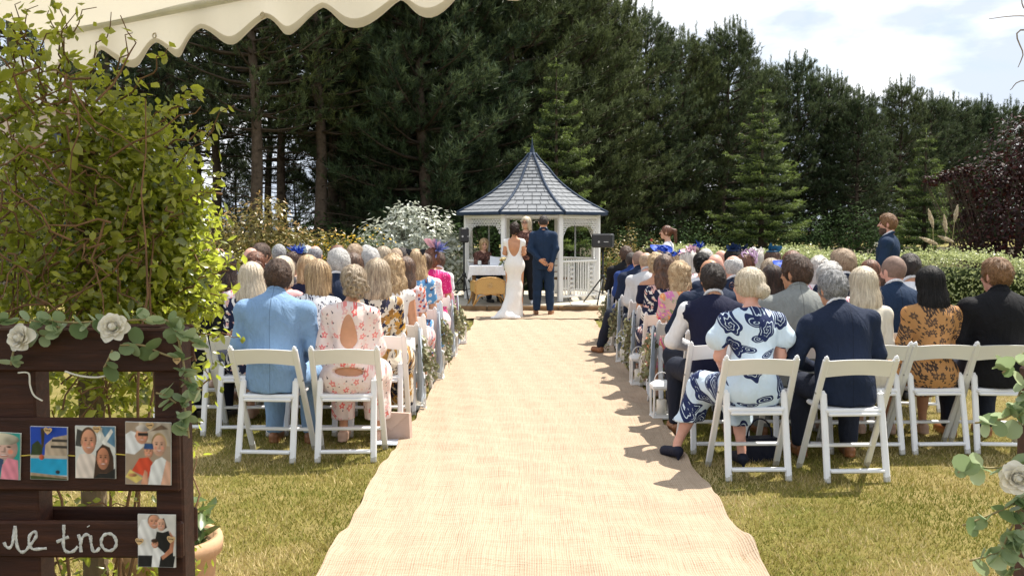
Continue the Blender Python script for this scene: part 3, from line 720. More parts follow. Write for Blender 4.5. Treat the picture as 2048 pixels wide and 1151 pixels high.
# ---- copper-leaved tree and pampas grass
COPPER = leafmat('copper_leaf', (.007, .004, .005), (.055, .016, .014), .6, .10, (.09, .014, .01), .25)
def copper_tree():
    lumps = [(0, 0, 1.6, 1.5, 1.2, 1.5), (.6, 0, 3.2, 1.5, 1.1, 1.3), (-.7, -.1, 2.7, .9, .7, .8), (1.4, 0, 2.0, 1.4, 1.1, 1.5), (-.9, 0, .9, .8, .8, .8), (1.2, 0, 4.1, 1.1, .8, .8)]
    o = empty('copper_tree', (atx(2035, 24), 24, 0), 0, 'dark copper-purple leaved tree at the edge of the garden', 'tree')
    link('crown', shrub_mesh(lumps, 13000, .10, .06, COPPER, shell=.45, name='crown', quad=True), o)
    wisp = [(-1.35 - .18 * i + .1 * math.sin(i * 3), -.1, 2.95 - .05 * i, .3, .25, .22) for i in range(5)] + [(-1.2, 0, 1.9, .5, .4, .4), (-1.35, 0, 2.4, .4, .3, .3)]
    link('outer_sprays', shrub_mesh(wisp, 1000, .085, .045, COPPER, shell=.1, name='outer_sprays'), o)
    link('limbs', stems_mesh(lumps + wisp, (0, 0), DARKBARK, 6), o)
    MB().tube([(0, 0, 0), (.05, 0, 1), (0, 0, 2.2)], [.14, .1, .05], 8).build('trunk', DARKBARK, o, True)
copper_tree()
def pampas():
    o = empty('pampas_grass', (atx(1880, 21), 21, 0), 0, 'pampas grass clump with creamy plumes beside the copper tree', 'grass')
    n = 900; a = rng.uniform(0, 6.28, n); L = rng.uniform(.7, 1.5, n); V, F = [], []
    k = 5
    for i in range(n):
        lean = rng.uniform(.25, 1.0); d = np.array([math.cos(a[i]), math.sin(a[i]), 0]); s = np.array([-d[1], d[0], 0]) * .006; b0 = len(V)
        p0 = d * rng.uniform(0, .15)
        for j in range(k):
            f = j / (k - 1); p = p0 + d * lean * L[i] * .75 * f ** 1.6 + np.array([0, 0, L[i] * (1.05 * f - .55 * lean * f * f)]); w = 1 - f * .95
            V += [p - s * w, p + s * w]
        for j in range(k - 1): F.append((b0 + 2 * j, b0 + 2 * j + 1, b0 + 2 * j + 3, b0 + 2 * j + 2))
    me = mesh_np('blades', V, F, [leafmat('pampas_blade', (.12, .14, .05), (.42, .38, .2), .5, .3)], False, attr=np.repeat(rng.random(n), 2 * k)); link('blades', me, o)
    PL = leafmat('pampas_plume', (.55, .46, .33), (.72, .64, .5), .8, .3)
    for (x, y, z, lx, lz) in ((-.15, 0, 1.62, -.10, .36), (.15, .05, 1.52, -.05, .34), (-.05, 0, 1.25, -.36, .14), (.28, 0, 1.3, -.3, .12), (.35, .1, 1.75, .05, .32)):
        m = 420; f = rng.random(m); ax = np.array([lx, 0, lz]); axn = ax / np.linalg.norm(ax)
        P = np.array([x, y, z]) + ax * f[:, None] + perp(np.repeat(axn[None], m, 0)) * (.045 * np.sin(np.pi * np.clip(f * .95 + .05, 0, 1)) * rng.random(m) ** .5)[:, None]
        V2, F2, t2 = quadleaves(P, rand_unit(m), .07, .012, rng.random(m), np.repeat(axn[None], m, 0) + .4 * rand_unit(m))
        pl = link('plume', mesh_np('plume', V2, F2, [PL], False, attr=t2), o)
        MB().tube([(x * .3, y * .3, 0), (x * .8, y, z * .6), (x, y, z)], .006, 4).build('stalk', plain('pampas_stalk', (.35, .3, .15), .7), o)
pampas()
# building half seen beyond the climber
h = empty('white_house', (atx(95, 23.6), 23.6, 0), R(8), 'white gabled building glimpsed high up through the climber', 'building')
MB().box((0, 0, 2.2), (3.4, 2.4, 4.4)).build('wall', plain('render_wall', (.55, .45, .38), .85), h)
MB().prism([(-1.9, 4.35), (1.9, 4.35), (0, 5.5)], -1.4, 1.4, xf=lambda u, v, w: (u, w, v)).build('roof', plain('pale_roof', (.72, .72, .72), .6), h)
for wx in (-.9, .9):
    for wz in (1.4, 3.4):
        wdw = MB().box((wx, -1.215, wz), (.7, .05, .9)).build('window', WHITE, h); MB().box((wx, -1.235, wz), (.58, .04, .78)).build('pane', plain('pane_dark', (.03, .04, .05), .1), wdw)

# ================================================================== BODY MODELLING (signed distance fields -> meshes)
class Field:
    def __init__(s, lo, hi, h):
        s.h = h; s.lo = np.array(lo, np.float32); n = np.ceil((np.array(hi) - s.lo) / h).astype(int) + 1
        s.ax = [(s.lo[i] + h * np.arange(n[i])).astype(np.float32) for i in range(3)]
        s.f = np.full(n, .5, np.float32)
    def grid(s, lo=None, hi=None):
        sl = []
        for i in range(3):
            a = 0 if lo is None else max(0, int((lo[i] - s.lo[i]) / s.h)); b = len(s.ax[i]) if hi is None else min(len(s.ax[i]), int((hi[i] - s.lo[i]) / s.h) + 2)
            sl.append(slice(a, max(a, b)))
        X = s.ax[0][sl[0]][:, None, None]; Y = s.ax[1][sl[1]][None, :, None]; Z = s.ax[2][sl[2]][None, None, :]
        return tuple(sl), X, Y, Z
    def put(s, sl, d, k, op):
        a = s.f[sl]
        if a.size == 0: return
        if op == 'u':
            if k > 0:
                h = np.clip(.5 + .5 * (a - d) / k, 0, 1); s.f[sl] = a * (1 - h) + d * h - k * h * (1 - h)
            else: s.f[sl] = np.minimum(a, d)
        else:                                             # smooth subtraction
            d = -d; h = np.clip(.5 - .5 * (a - d) / max(k, 1e-4), 0, 1); s.f[sl] = a * (1 - h) + d * h + k * h * (1 - h)
    def cone(s, a, b, ra, rb=None, k=.02, sy=1.0, op='u'):
        rb = ra if rb is None else rb; a = np.array(a, np.float32); b = np.array(b, np.float32); m = max(ra, rb) * max(1, sy) + k + 2 * s.h
        sl, X, Y, Z = s.grid(np.minimum(a, b) - m, np.maximum(a, b) + m)
        d = b - a; ay, dy = a[1] / sy, d[1] / sy; Y = Y / sy
        L = max(d[0] ** 2 + dy ** 2 + d[2] ** 2, 1e-9)
        px, py, pz = X - a[0], Y - ay, Z - a[2]
        t = np.clip((px * d[0] + py * dy + pz * d[2]) / L, 0, 1)
        q = np.sqrt((px - t * d[0]) ** 2 + (py - t * dy) ** 2 + (pz - t * d[2]) ** 2) - (ra + t * (rb - ra))
        s.put(sl, q * min(1, sy), k, op); return s
    def ell(s, c, r, k=.02, M=None, op='u'):
        c = np.array(c, np.float32); m = max(r) + k + 2 * s.h
        sl, X, Y, Z = s.grid(c - m, c + m); X, Y, Z = X - c[0], Y - c[1], Z - c[2]
        if M is not None:
            X, Y, Z = (M[0][0] * X + M[1][0] * Y + M[2][0] * Z, M[0][1] * X + M[1][1] * Y + M[2][1] * Z, M[0][2] * X + M[1][2] * Y + M[2][2] * Z)
        k0 = np.sqrt((X / r[0]) ** 2 + (Y / r[1]) ** 2 + (Z / r[2]) ** 2); k1 = np.sqrt((X / r[0] ** 2) ** 2 + (Y / r[1] ** 2) ** 2 + (Z / r[2] ** 2) ** 2)
        s.put(sl, k0 * (k0 - 1) / np.maximum(k1, 1e-5), k, op); return s
    def cut(s, n, off, k=.0):
        """keep the side where n.p < off"""
        sl, X, Y, Z = s.grid(); d = X * n[0] + Y * n[1] + Z * n[2] - off
        s.f = np.maximum(s.f, d) if k <= 0 else -(lambda a, b: (np.minimum(a, b) - k * np.maximum(1 - np.abs(a - b) / k, 0) ** 2 / 4))(-s.f, -d)
        return s
    def ripple(s, amp, fn):
        sl, X, Y, Z = s.grid(); s.f = s.f + amp * fn(X, Y, Z); return s
    def mesh(s, name, mats=(), mat_dummy=None):
        f = s.f; ins = f < 0; n = np.array(f.shape)
        c = np.zeros(n - 1, np.int8)
        for dx in (0, 1):
            for dy in (0, 1):
                for dz in (0, 1): c += ins[dx:n[0] - 1 + dx, dy:n[1] - 1 + dy, dz:n[2] - 1 + dz]
        act = (c > 0) & (c < 8); I = np.argwhere(act); idx = np.full(n - 1, -1, np.int32); idx[act] = np.arange(len(I))
        acc = np.zeros((len(I), 3)); cnt = np.zeros(len(I)); x, y, z = I.T
        cor = [(0, 0, 0), (1, 0, 0), (0, 1, 0), (1, 1, 0), (0, 0, 1), (1, 0, 1), (0, 1, 1), (1, 1, 1)]
        val = [f[x + a, y + b, z + e] for a, b, e in cor]
        for p in range(8):
            for q in range(p + 1, 8):
                if sum(abs(cor[p][i] - cor[q][i]) for i in range(3)) != 1: continue
                vp, vq = val[p], val[q]; m = (vp < 0) != (vq < 0)
                if not m.any(): continue
                t = vp[m] / (vp[m] - vq[m]); P = np.array(cor[p]) + t[:, None] * (np.array(cor[q]) - np.array(cor[p]))
                acc[m] += P; cnt[m] += 1
        V = s.lo + s.h * (I + acc / cnt[:, None])
        Q = []
        for ax in range(3):
            o1, o2 = (ax + 1) % 3, (ax + 2) % 3
            a = ins.take(range(n[ax] - 1), ax); b = ins.take(range(1, n[ax]), ax); E = np.argwhere(a != b)
            E = E[(E[:, o1] > 0) & (E[:, o2] > 0) & (E[:, o1] < n[o1] - 1) & (E[:, o2] < n[o2] - 1)]
            fl = ins[tuple(E.T)]
            def at_(d1, d2):
                e = E.copy(); e[:, o1] -= d1; e[:, o2] -= d2; return idx[tuple(e.T)]
            q = np.stack([at_(0, 0), at_(1, 0), at_(1, 1), at_(0, 1)], 1); q[~fl] = q[~fl][:, ::-1]; Q.append(q)
        Q = np.concatenate(Q); Q = Q[(Q >= 0).all(1)]
        return mesh_np(name, V, Q, mats)
def FOLD(X, Y, Z):
    rg = lambda a: 1 - 2 * np.abs(np.sin(a))
    return .8 * rg(7 * Z + 3.2 * np.sin(4.5 * X + 2 * Y) + 3.5 * X) * np.sin(5 * X + 2 * Z + 1) + .6 * rg(13 * Z - 6 * X + 2.5 * np.sin(8 * X - 5 * Y)) * np.sin(6 * Z + 4 * X) + .35 * np.sin(31 * Z + 11 * X + 4 * np.sin(13 * X - 7 * Y))
DRAPE = lambda X, Y, Z: np.sin(46 * X + 3 * np.sin(5 * Z + 2)) + .5 * np.sin(70 * Y + 30 * X)

def rotm(yaw=0, pitch=0, roll=0):
    return np.array(Euler((R(pitch), R(roll), R(yaw)), 'XYZ').to_matrix(), np.float32)
def skeleton(kind='sit', sex='m', lean=4, twist=0, tilt=0, hyaw=0, hpitch=0, hroll=0, legs='flat', arms='lap', knees=.13, w=1.0):
    f = sex == 'f'
    J = {}
    if kind == 'sit':
        z0 = 0; J['pel'] = (0, -.03, .55); up = dict(waist=(0, -.07, .71), chest=(0, -.09, .92), nb=(0, -.075, 1.075), hd=(0, -.03, 1.225))
        for s, n in ((-1, 'L'), (1, 'R')):
            kx = knees * s; J['hip' + n] = (.085 * s, -.01, .53); J['kn' + n] = (kx, .42, .515); J['an' + n] = (kx, .40, .10); J['toe' + n] = (kx * 1.1, .56, .045)
        if legs == 'tuck':
            for s, n in ((-1, 'L'), (1, 'R')): J['an' + n] = (knees * s, .2, .11); J['toe' + n] = (knees * s, .33, .045)
        if legs == 'out':          # left leg stretched out to the side
            J['knL'] = (-.30, .34, .50); J['anL'] = (-.42, .42, .10); J['toeL'] = (-.50, .52, .045)
        if legs == 'cross':
            J['knL'] = (-.20, .38, .60); J['anL'] = (-.42, .40, .26); J['toeL'] = (-.55, .44, .20)
        if legs == 'lady':         # both knees swung left, one foot far out
            J['knL'] = (-.24, .34, .50); J['anL'] = (-.43, .26, .12); J['toeL'] = (-.50, .36, .05); J['knR'] = (-.02, .34, .51); J['anR'] = (-.02, .10, .11); J['toeR'] = (-.03, .24, .045)
    else:
        J['pel'] = (0, 0, .95); up = dict(waist=(0, -.01, 1.10), chest=(0, -.02, 1.30), nb=(0, -.025, 1.475), hd=(0, .0, 1.635))
        for s, n in ((-1, 'L'), (1, 'R')):
            J['hip' + n] = (.088 * s, 0, .93); J['kn' + n] = (.105 * s, .02, .50); J['an' + n] = (.12 * s, -.02, .09); J['toe' + n] = (.15 * s, .13, .045)
    p = np.array(J['pel'], np.float32); M = rotm(twist, -lean, tilt); sw = (.148 if f else .185) * w
    ch = np.array(up['chest']); nb = np.array(up['nb'])
    for s, n in ((-1, 'L'), (1, 'R')):
        up['sh' + n] = (sw * s, nb[1] - .005, nb[2] - (.085 if f else .08)); up['el' + n] = (sw * s * 1.22, nb[1] + .03, nb[2] - .31)
        up['wr' + n] = (sw * s * .62, nb[1] + .26, nb[2] - .41) if kind == 'sit' else (sw * s * 1.2, nb[1] + .10, nb[2] - .56)
        up['fin' + n] = (0, .6, -.75) if kind != 'sit' else (-s * .7, .7, -.2)
    if arms == 'behind':        # hands clasped low behind the back
        up['elL'] = (-sw * 1.30, nb[1] - .08, nb[2] - .31); up['wrL'] = (-.05, nb[1] - .20, nb[2] - .50); up['finL'] = (.8, -.1, -.5)
        up['elR'] = (sw * 1.24, nb[1] - .06, nb[2] - .31); up['wrR'] = (.155, nb[1] - .12, nb[2] - .55); up['finR'] = (-.25, -.2, -.9)
    if arms == 'front':
        for s, n in ((-1, 'L'), (1, 'R')): up['el' + n] = (sw * s * 1.25, nb[1] + .0, nb[2] - .29); up['wr' + n] = (sw * s * .45, nb[1] + .24, nb[2] - .36); up['fin' + n] = (-s * .6, .8, .1)
    if arms == 'elbow':         # left elbow out on the knee / aisle side
        up['elL'] = (-sw * 1.5, nb[1] + .10, nb[2] - .30); up['wrL'] = (-sw * .5, nb[1] + .30, nb[2] - .36)
    for k_, v in up.items():
        v = np.array(v, np.float32)
        J[k_] = M @ v if k_.startswith('fin') else p + M @ (v - p)
    J['M'] = M; J['H'] = rotm(twist * .5 + hyaw, -(lean * .25) - hpitch, hroll)
    J['sex'] = sex; J['kind'] = kind; J['w'] = w
    return {k_: (np.array(v, np.float32) if isinstance(v, tuple) else v) for k_, v in J.items()}
def field_for(h, kind, lo=None, hi=None):
    return Field(lo or (-.62, -.42, -.03), hi or (.56, .68, 1.46 if kind == 'sit' else 1.9), h)
def torso(F, J, e=0., k=.05, belly=0., down=True):
    f = J['sex'] == 'f'; M = J['M']; w = J['w']
    F.ell(J['chest'], ((.138 if f else .165) * w + e, (.098 if f else .112) * w + e, (.165 if f else .19) + e), k, M)
    F.ell(J['waist'], ((.12 if f else .148) * w + e + belly, (.092 if f else .11) * w + e + belly, .15 + e), k, M)
    F.ell(J['pel'], ((.168 if f else .16) * w + e + belly, (.128 if f else .12) * w + e + belly * .5, .125 + e), k)
    for n in 'LR': F.cone(J['nb'] - J['M'] @ np.array((0, 0, .03), np.float32), J['sh' + n], .045 + e * .5, (.046 if f else .056) + e * .8, .04)
    if f:
        for s in (-1, 1): F.ell(J['chest'] + M @ np.array((.06 * s, .085, .02), np.float32), (.06 + e, .055 + e, .06 + e), .03, M)
def hand(F, wr, d, side, r=.0092, curl=.35):
    d = norm(np.array(d, np.float32)); n = norm(np.cross(d, side)); s = norm(np.cross(n, d))
    F.cone(wr, wr + d * .03, .026, .03, .015); F.cone(wr + d * .035 - s * .018, wr + d * .085 - s * .024, .019, .016, .012); F.cone(wr + d * .035 + s * .018, wr + d * .085 + s * .024, .019, .016, .012)
    for i, (o, L) in enumerate(((-.034, .068), (-.011, .08), (.012, .075), (.034, .058))):
        a = wr + d * .085 + s * o; b = a + d * L * .5 - n * L * .12 * curl; c = b + d * L * .45 - n * L * .5 * curl
        F.cone(a, b, r, r * .95, .004); F.cone(b, c, r * .95, r * .8, .004)
    a = wr + d * .02 - s * .028; b = a + d * .03 - s * .03; c = b + d * .035 - s * .008
    F.cone(a, b, .0125, .011, .01); F.cone(b, c, .011, .009, .004)
def headshape(F, J):
    H = J['H']; c = J['hd']; f = J['sex'] == 'f'; q = .955 if f else 1.0
    P = lambda x, y, z: c + H @ (np.array((x, y, z), np.float32) * q)
    F.cone(J['nb'] - np.array((0, 0, .03), np.float32), P(0, -.028, -.055), .047 if f else .058, .043 if f else .056, .03)
    F.ell(P(0, -.012, .014), tuple(np.array((.076, .094, .098)) * q), .03, H); F.ell(P(0, .028, -.052), tuple(np.array((.057, .062, .07)) * q), .03, H)
    F.ell(P(0, .066, -.098), (.022, .02, .018), .02, H)
    F.cone(P(0, .09, .012), P(0, .112, -.026), .008, .0135, .012); F.ell(P(0, .082, .026), (.042, .014, .011), .014, H)
    F.ell(P(0, .088, -.062), (.022, .011, .011), .012, H)
    for s in (-1, 1):
        F.ell(P(.040 * s, .068, -.022), (.024, .022, .022), .02, H); F.ell(P(.079 * s, -.006, -.012), (.010, .019, .032), .006, H)
        F.ell(P(.032 * s, .093, .006), (.016, .012, .010), .008, H, 'sub')
def limb(F, J, seq, rads, k=.03):
    for (a, b), (ra, rb) in zip(zip(seq[:-1], seq[1:]), zip(rads[:-1], rads[1:])): F.cone(J[a], J[b], ra, rb, k)
def body_mesh(J, h):
    F = field_for(h, J['kind']); f = J['sex'] == 'f'; m = .88 if f else 1.0
    torso(F, J)
    for n, s in (('L', -1), ('R', 1)):
        limb(F, J, ['hip' + n, 'kn' + n, 'an' + n], [.088 if f else .09, .056 * m, .036 * m]); F.cone(J['kn' + n] * .62 + J['an' + n] * .38 + np.array((0, -.02, 0), np.float32), J['kn' + n] * .3 + J['an' + n] * .7, .052 * m, .038 * m, .03)
        F.cone(J['an' + n] + np.array((0, -.03, -.05), np.float32), J['toe' + n] - np.array((0, 0, .012), np.float32), .032, .026, .03)
        limb(F, J, ['sh' + n, 'el' + n, 'wr' + n], [.054 * m, .042 * m, .028 * m], .02)
        hand(F, J['wr' + n], J['fin' + n], np.array((s, 0, .2) if J['kind'] == 'sit' else (s, .3, 0), np.float32))
    headshape(F, J)
    return F.mesh('body')
def neck_hole(F, J, r=.058): F.cone(J['nb'] + np.array((0, .02, .0), np.float32), J['hd'], r, r + .02, .008, op='sub')
def jacket_mesh(J, h, wrinkle=.0035, sleeves=True, length=None, e=.022, collar=True):
    F = field_for(h, J['kind']); sit = J['kind'] == 'sit'; M = J['M']; f = J['sex'] == 'f'
    torso(F, J, e, .06)
    for n in 'LR':
        F.ell(J['sh' + n] + np.array((0, 0, -.004), np.float32), (.062, .064, .060), .04, M)
        if sleeves:
            limb(F, J, ['sh' + n, 'el' + n], [.066, .056], .03); F.cone(J['el' + n], J['el' + n] * .1 + J['wr' + n] * .9, .056, .043, .03)
    if sit: F.cone(J['waist'] - np.array((0, .0, .05), np.float32), J['pel'] + np.array((0, -.035, -.06), np.float32), .17, .185, .05, .74); F.cut((0, 0, -1), -(.462 if length is None else length), .01)
    else: F.cone(J['waist'], J['pel'] - np.array((0, 0, .14), np.float32), .16, .185, .05, .72); F.cut((0, 0, -1), -(.80 if length is None else length), .01)
    if not sleeves:
        for n in 'LR': F.cone(J['sh' + n] + np.array(((.035 if n == 'R' else -.035), 0, .02), np.float32), J['el' + n], .055, .06, .01, op='sub')
    F.ripple(wrinkle, FOLD)
    if collar:
        for s in np.linspace(0, 2 * np.pi, 13)[:-1]:
            a = J['nb'] + J['M'] @ np.array((.068 * np.cos(s), .066 * np.sin(s) + .018, .012 - .045 * np.sin(s)), np.float32); b = J['nb'] + J['M'] @ np.array((.068 * np.cos(s + .55), .066 * np.sin(s + .55) + .018, .012 - .045 * np.sin(s + .55)), np.float32)
            F.cone(a, b, .019, .019, .012)
    neck_hole(F, J, .054)
    return F.mesh('jacket')
def collar_mesh(J, h):
    F = field_for(min(h, .010), J['kind'], tuple(J['nb'] - .17), tuple(J['nb'] + .17))
    for s in np.linspace(0, 2 * np.pi, 17)[:-1]:
        q = lambda t: J['nb'] + J['M'] @ np.array((.059 * np.cos(t), .057 * np.sin(t) + .014, .042 - .04 * np.sin(t)), np.float32)
        F.cone(q(s), q(s + .41), .013, .013, .006)
    return F.mesh('shirt_collar')
def trousers_mesh(J, h, wide=1.0):
    F = field_for(h * 1.4, J['kind']); torso_e = .018
    F.ell(J['pel'], (.175, .135, .13), .05); F.ell(J['pel'] + np.array((0, 0, .07), np.float32), (.155, .12, .08), .05)
    for n in 'LR':
        an = J['an' + n] + np.array((0, 0, .0), np.float32)
        limb(F, dict(J, A=an), ['hip' + n, 'kn' + n, 'A'], [.108, .084 * wide, .062 * wide], .035); F.cone(J['kn' + n] * .62 + J['an' + n] * .38 + np.array((0, -.02, 0), np.float32), J['kn' + n] * .3 + J['an' + n] * .7, .068 * wide, .060 * wide, .03)
    F.ripple(.0035, lambda X, Y, Z: np.sin(34 * Z + 6 * X + 12 * Y) * np.sin(11 * X + 9 * Y + 3)); F.cut((0, 0, -1), -.075)
    return F.mesh('trousers')
def shoes_mesh(J, h, heel=False, n='LR'):
    F = field_for(.0125 if h < .013 else .018, J['kind'], (-.7, -.15, -.02), (.4, .75, .35))
    for s in n:
        a = J['an' + s] + np.array((0, -.035, -.05), np.float32); b = J['toe' + s] + np.array((0, .01, -.008), np.float32)
        F.cone(a, b, .040, .034, .01); F.cone(a * .4 + b * .6, b, .036, .038, .01)
        if heel: F.cone(a + np.array((0, -.02, 0), np.float32), (a[0], a[1] - .03, .0), .018, .008, .01)
        else: F.cone((a[0], a[1] - .005, .012), (b[0], b[1] + .01, .012), .038, .036, .006)
        if heel: F.ell(J['an' + s] + np.array((0, .05, .02), np.float32), (.034, .055, .03), .01, None, 'sub')
    F.cut((0, 0, -1), -.001); return F.mesh('shoes')
def dress_mesh(J, h, sleeve='short', hem=.26, cuts=(), e=.013, neck='round', wrinkle=.003, flare=0.):
    F = field_for(h, J['kind']); sit = J['kind'] == 'sit'; M = J['M']
    torso(F, J, e, .05)
    if sleeve in ('short', 'flutter', 'long', 'puff'):
        for n, s in (('L', -1), ('R', 1)):
            sh, el, wr = J['sh' + n], J['el' + n], J['wr' + n]; F.ell(sh, (.055, .053, .052), .035, M)
            if sleeve == 'short': F.cone(sh, sh * .35 + el * .65, .056, .058, .03)
            if sleeve == 'flutter':
                tip = sh * .5 + el * .5 + np.array((.035 * s, -.01, .01), np.float32); F.cone(sh, tip, .055, .078, .03)
            if sleeve in ('long', 'puff'):
                b = .070 if sleeve == 'puff' else .052
                F.cone(sh, el, .056, b, .03); F.cone(el, wr, b, .075 if sleeve == 'puff' else .04, .03)
    if sit:
        F.ell(J['pel'] + np.array((0, -.01, -.02), np.float32), (.20, .16, .12), .05)
        kl, kr = J['knL'], J['knR']
        for n in 'LR': F.cone(J['hip' + n], J['kn' + n], .115, .098, .07)
        F.cone((J['hipL'] + J['hipR']) / 2, (kl + kr) / 2, .12, .09, .07)
        for n in 'LR':
            f_ = (J['kn' + n][2] - hem) / max(.05, J['kn' + n][2] - J['an' + n][2]); tgt = J['kn' + n] + (J['an' + n] - J['kn' + n]) * min(1, f_ + .05)
            F.cone(J['kn' + n], tgt, .096, .092 + flare, .07)
        F.ripple(wrinkle, lambda X, Y, Z: FOLD(X, Y, Z) + (Z < .5) * 1.4 * np.sin(60 * X + 25 * Y) * np.clip((.5 - Z) * 5, 0, 1)); F.cut((0, 0, -1), -hem)
    else:
        F.cone(J['pel'], (0, 0, hem), .165, .15 + flare, .08, .85); F.ripple(wrinkle, lambda X, Y, Z: FOLD(X, Y, Z) + (Z < .8) * 1.6 * np.sin(38 * X + 4 * Z) * np.clip((.8 - Z) * 1.6, 0, 1)); F.cut((0, 0, -1), -hem)
    if neck == 'round': F.ell(J['nb'] + M @ np.array((0, .03, .035), np.float32), (.088, .085, .06), .01, M, 'sub')
    if neck == 'wide': F.ell(J['nb'] + M @ np.array((0, .0, .045), np.float32), (.16, .13, .085), .01, M, 'sub')
    if neck == 'off': F.cut(tuple(M @ np.array((0, 0, 1), np.float32)), float((M @ np.array((0, 0, 1), np.float32)) @ (J['nb'] - np.array((0, 0, .075), np.float32))), .01)
    for c in cuts:
        if c[0] == 'cone': F.cone(J['pel'] + M @ (np.array(c[1], np.float32) - J['pel']), J['pel'] + M @ (np.array(c[2], np.float32) - J['pel']), c[3], c[4], .008, op='sub')
        else: F.ell(J['pel'] + M @ (np.array(c[1], np.float32) - J['pel']), c[2], .008, M, 'sub')
    return F.mesh('dress')
def top_mesh(J, h, sleeve='short', e=.012):
    """shirt or blouse to the waist"""
    F = field_for(h, J['kind']); torso(F, J, e, .05, down=False)
    for n in 'LR':
        sh, el, wr = J['sh' + n], J['el' + n], J['wr' + n]; F.ell(sh, (.055, .053, .052), .035, J['M'])
        if sleeve == 'short': F.cone(sh, sh * .35 + el * .65, .064, .062, .03)
        else: F.cone(sh, el, .062, .054, .03); F.cone(el, el * .12 + wr * .88, .054, .04, .03)
    F.ripple(.0035, FOLD); F.cut((0, 0, -1), -(.50 if J['kind'] == 'sit' else .88)); neck_hole(F, J, .052 if J['sex'] == 'm' else .06)
    return F.mesh('shirt')

# ---- hair, in head-local space
def hair_mesh(style, sex, h, seed=0):
    F = Field((-.2, -.27, -.56), (.2, .17, .2), h); q = .955 if sex == 'f' else 1.0; C = (0, -.014 * q, .016 * q); r = np.array((.076, .094, .098)) * q
    sd_ = seed * 1.3
    face = lambda y=.088, w=.066, z=-.035, hz=.105: F.ell((0, y, z), (w, .07, hz), .015, None, 'sub')
    strand = lambda X, Y, Z: np.sin(26 * np.arctan2(X, -Y - .02) + 4 * np.sin(7 * Z + sd_) + sd_) + .5 * np.sin(47 * np.arctan2(X, -Y - .02) + 5 * np.sin(11 * Z))
    lock = lambda X, Y, Z: np.sin(85 * X + 4 * np.sin(50 * Z + sd_)) * np.sin(75 * Z + 5 * np.sin(40 * Y)) + .6 * np.sin(110 * Y + 60 * X)
    if style in ('short', 'crop', 'quiff'):
        e = {'short': .017, 'crop': .008, 'quiff': .016}[style]
        F.ell(C, tuple(r + e), .01)
        if style != 'crop': F.ell((0, .012, .072), (.068, .085, .052 if style == 'short' else .066), .03)
        face(.105, .075, -.045, .105); F.cut((0, .62, -1), .060 if style != 'crop' else .066, .02)
        for s in (-1, 1): F.ell((.084 * s, .0, -.02), (.018, .026, .038), .012, None, 'sub')
        F.ripple(.0035 if style != 'crop' else .0012, lock)
    elif style == 'balding':
        F.ell(C, tuple(r + .007), .01); F.ell((0, .03, .1), (.066, .11, .075), .02, None, 'sub'); face(.105, .076, -.03, .12); F.cut((0, .55, -1), .07, .02)
        for s in (-1, 1): F.ell((.084 * s, .0, -.02), (.018, .026, .038), .012, None, 'sub')
    elif style in ('bob', 'long', 'wavy', 'midlong', 'verylong', 'curlybob'):
        F.ell(C, tuple(r + .022), .01); F.ell((0, -.02, .05), (.088, .095, .075), .03)
        ln = {'bob': .145, 'curlybob': .15, 'midlong': .24, 'wavy': .23, 'long': .36, 'verylong': .46}[style]
        F.cone((0, -.03, .0), (0, -.05 if ln < .2 else -.075, -min(ln, .15)), .100, .098, .03, .86)
        if ln > .2: F.cone((0, -.075, -.12), (0, -.125, -ln), .098, .08, .03, .5)
        if ln > .2:
            for s in (-1, 1): F.cone((.055 * s, -.06, -.1), (.085 * s, -.10, -ln * .93), .05, .03, .03, .7)
        face(.098, .064, -.05, .115); F.ell((0, .05, -.2), (.066, .11, .13), .02, None, 'sub')
        F.ripple({'wavy': .007, 'curlybob': .008}.get(style, .0022), strand if style not in ('wavy', 'curlybob') else (lambda X, Y, Z: .6 * strand(X, Y, Z) + .9 * lock(X * .55, Y * .55, Z * .55)))
        tipn = .014
        sl, X, Y, Z = F.grid(); F.f = np.maximum(F.f, -(Z + ln + tipn * np.sin(60 * X + sd_) + .02 * np.cos(18 * X)))
    elif style in ('updo', 'bun', 'curlyup'):
        F.ell(C, tuple(r + .014), .01); F.ell((0, -.02, .05), (.082, .085, .07), .03); face(.105, .07, -.05, .115); F.cut((0, .5, -1), .085, .02)
        F.ripple(.003, strand)
        if style == 'bun': F.ell((0, -.115, -.03), (.052, .045, .05), .012)
        else:
            rn = random.Random(seed + 3)
            for i in range(15):
                a = i * 2.4; rr = .018 + .0042 * i; c = np.array((rr * math.cos(a), -.098 - .03 * (1 - i / 15), -.025 + rr * 1.15 * math.sin(a)))
                for j in range(7): 
                    t = j / 7 * 6.283; u = t + .9
                    F.cone(c + np.array((.021 * math.cos(t), rn.uniform(-.004, .004), .021 * math.sin(t))), c + np.array((.021 * math.cos(u), 0, .021 * math.sin(u))), .0105, .0105, .004)
        if style == 'curlyup': F.ripple(.004, lock)
    elif style == 'ponytail':
        F.ell(C, tuple(r + .010), .01); face(.105, .072, -.05, .115); F.cut((0, .5, -1), .075, .02)
        F.cone((0, -.10, .045), (0, -.15, .02), .024, .03, .02); F.cone((0, -.15, .02), (0, -.165, -.17), .034, .018, .02); F.ripple(.003, strand)
    elif style == 'beard':
        F.ell((0, .034, -.066), (.064, .066, .068), .01); F.ell((0, .07, -.11), (.035, .032, .035), .02); F.cut((0, -.2, 1), -.058, .012); F.ell((0, .105, -.052), (.02, .02, .012), .008, None, 'sub'); F.ripple(.002, lock)
        F.ell((0, -.03, -.06), (.07, .06, .1), .01, None, 'sub')
    return strands(F, style, h, seed)
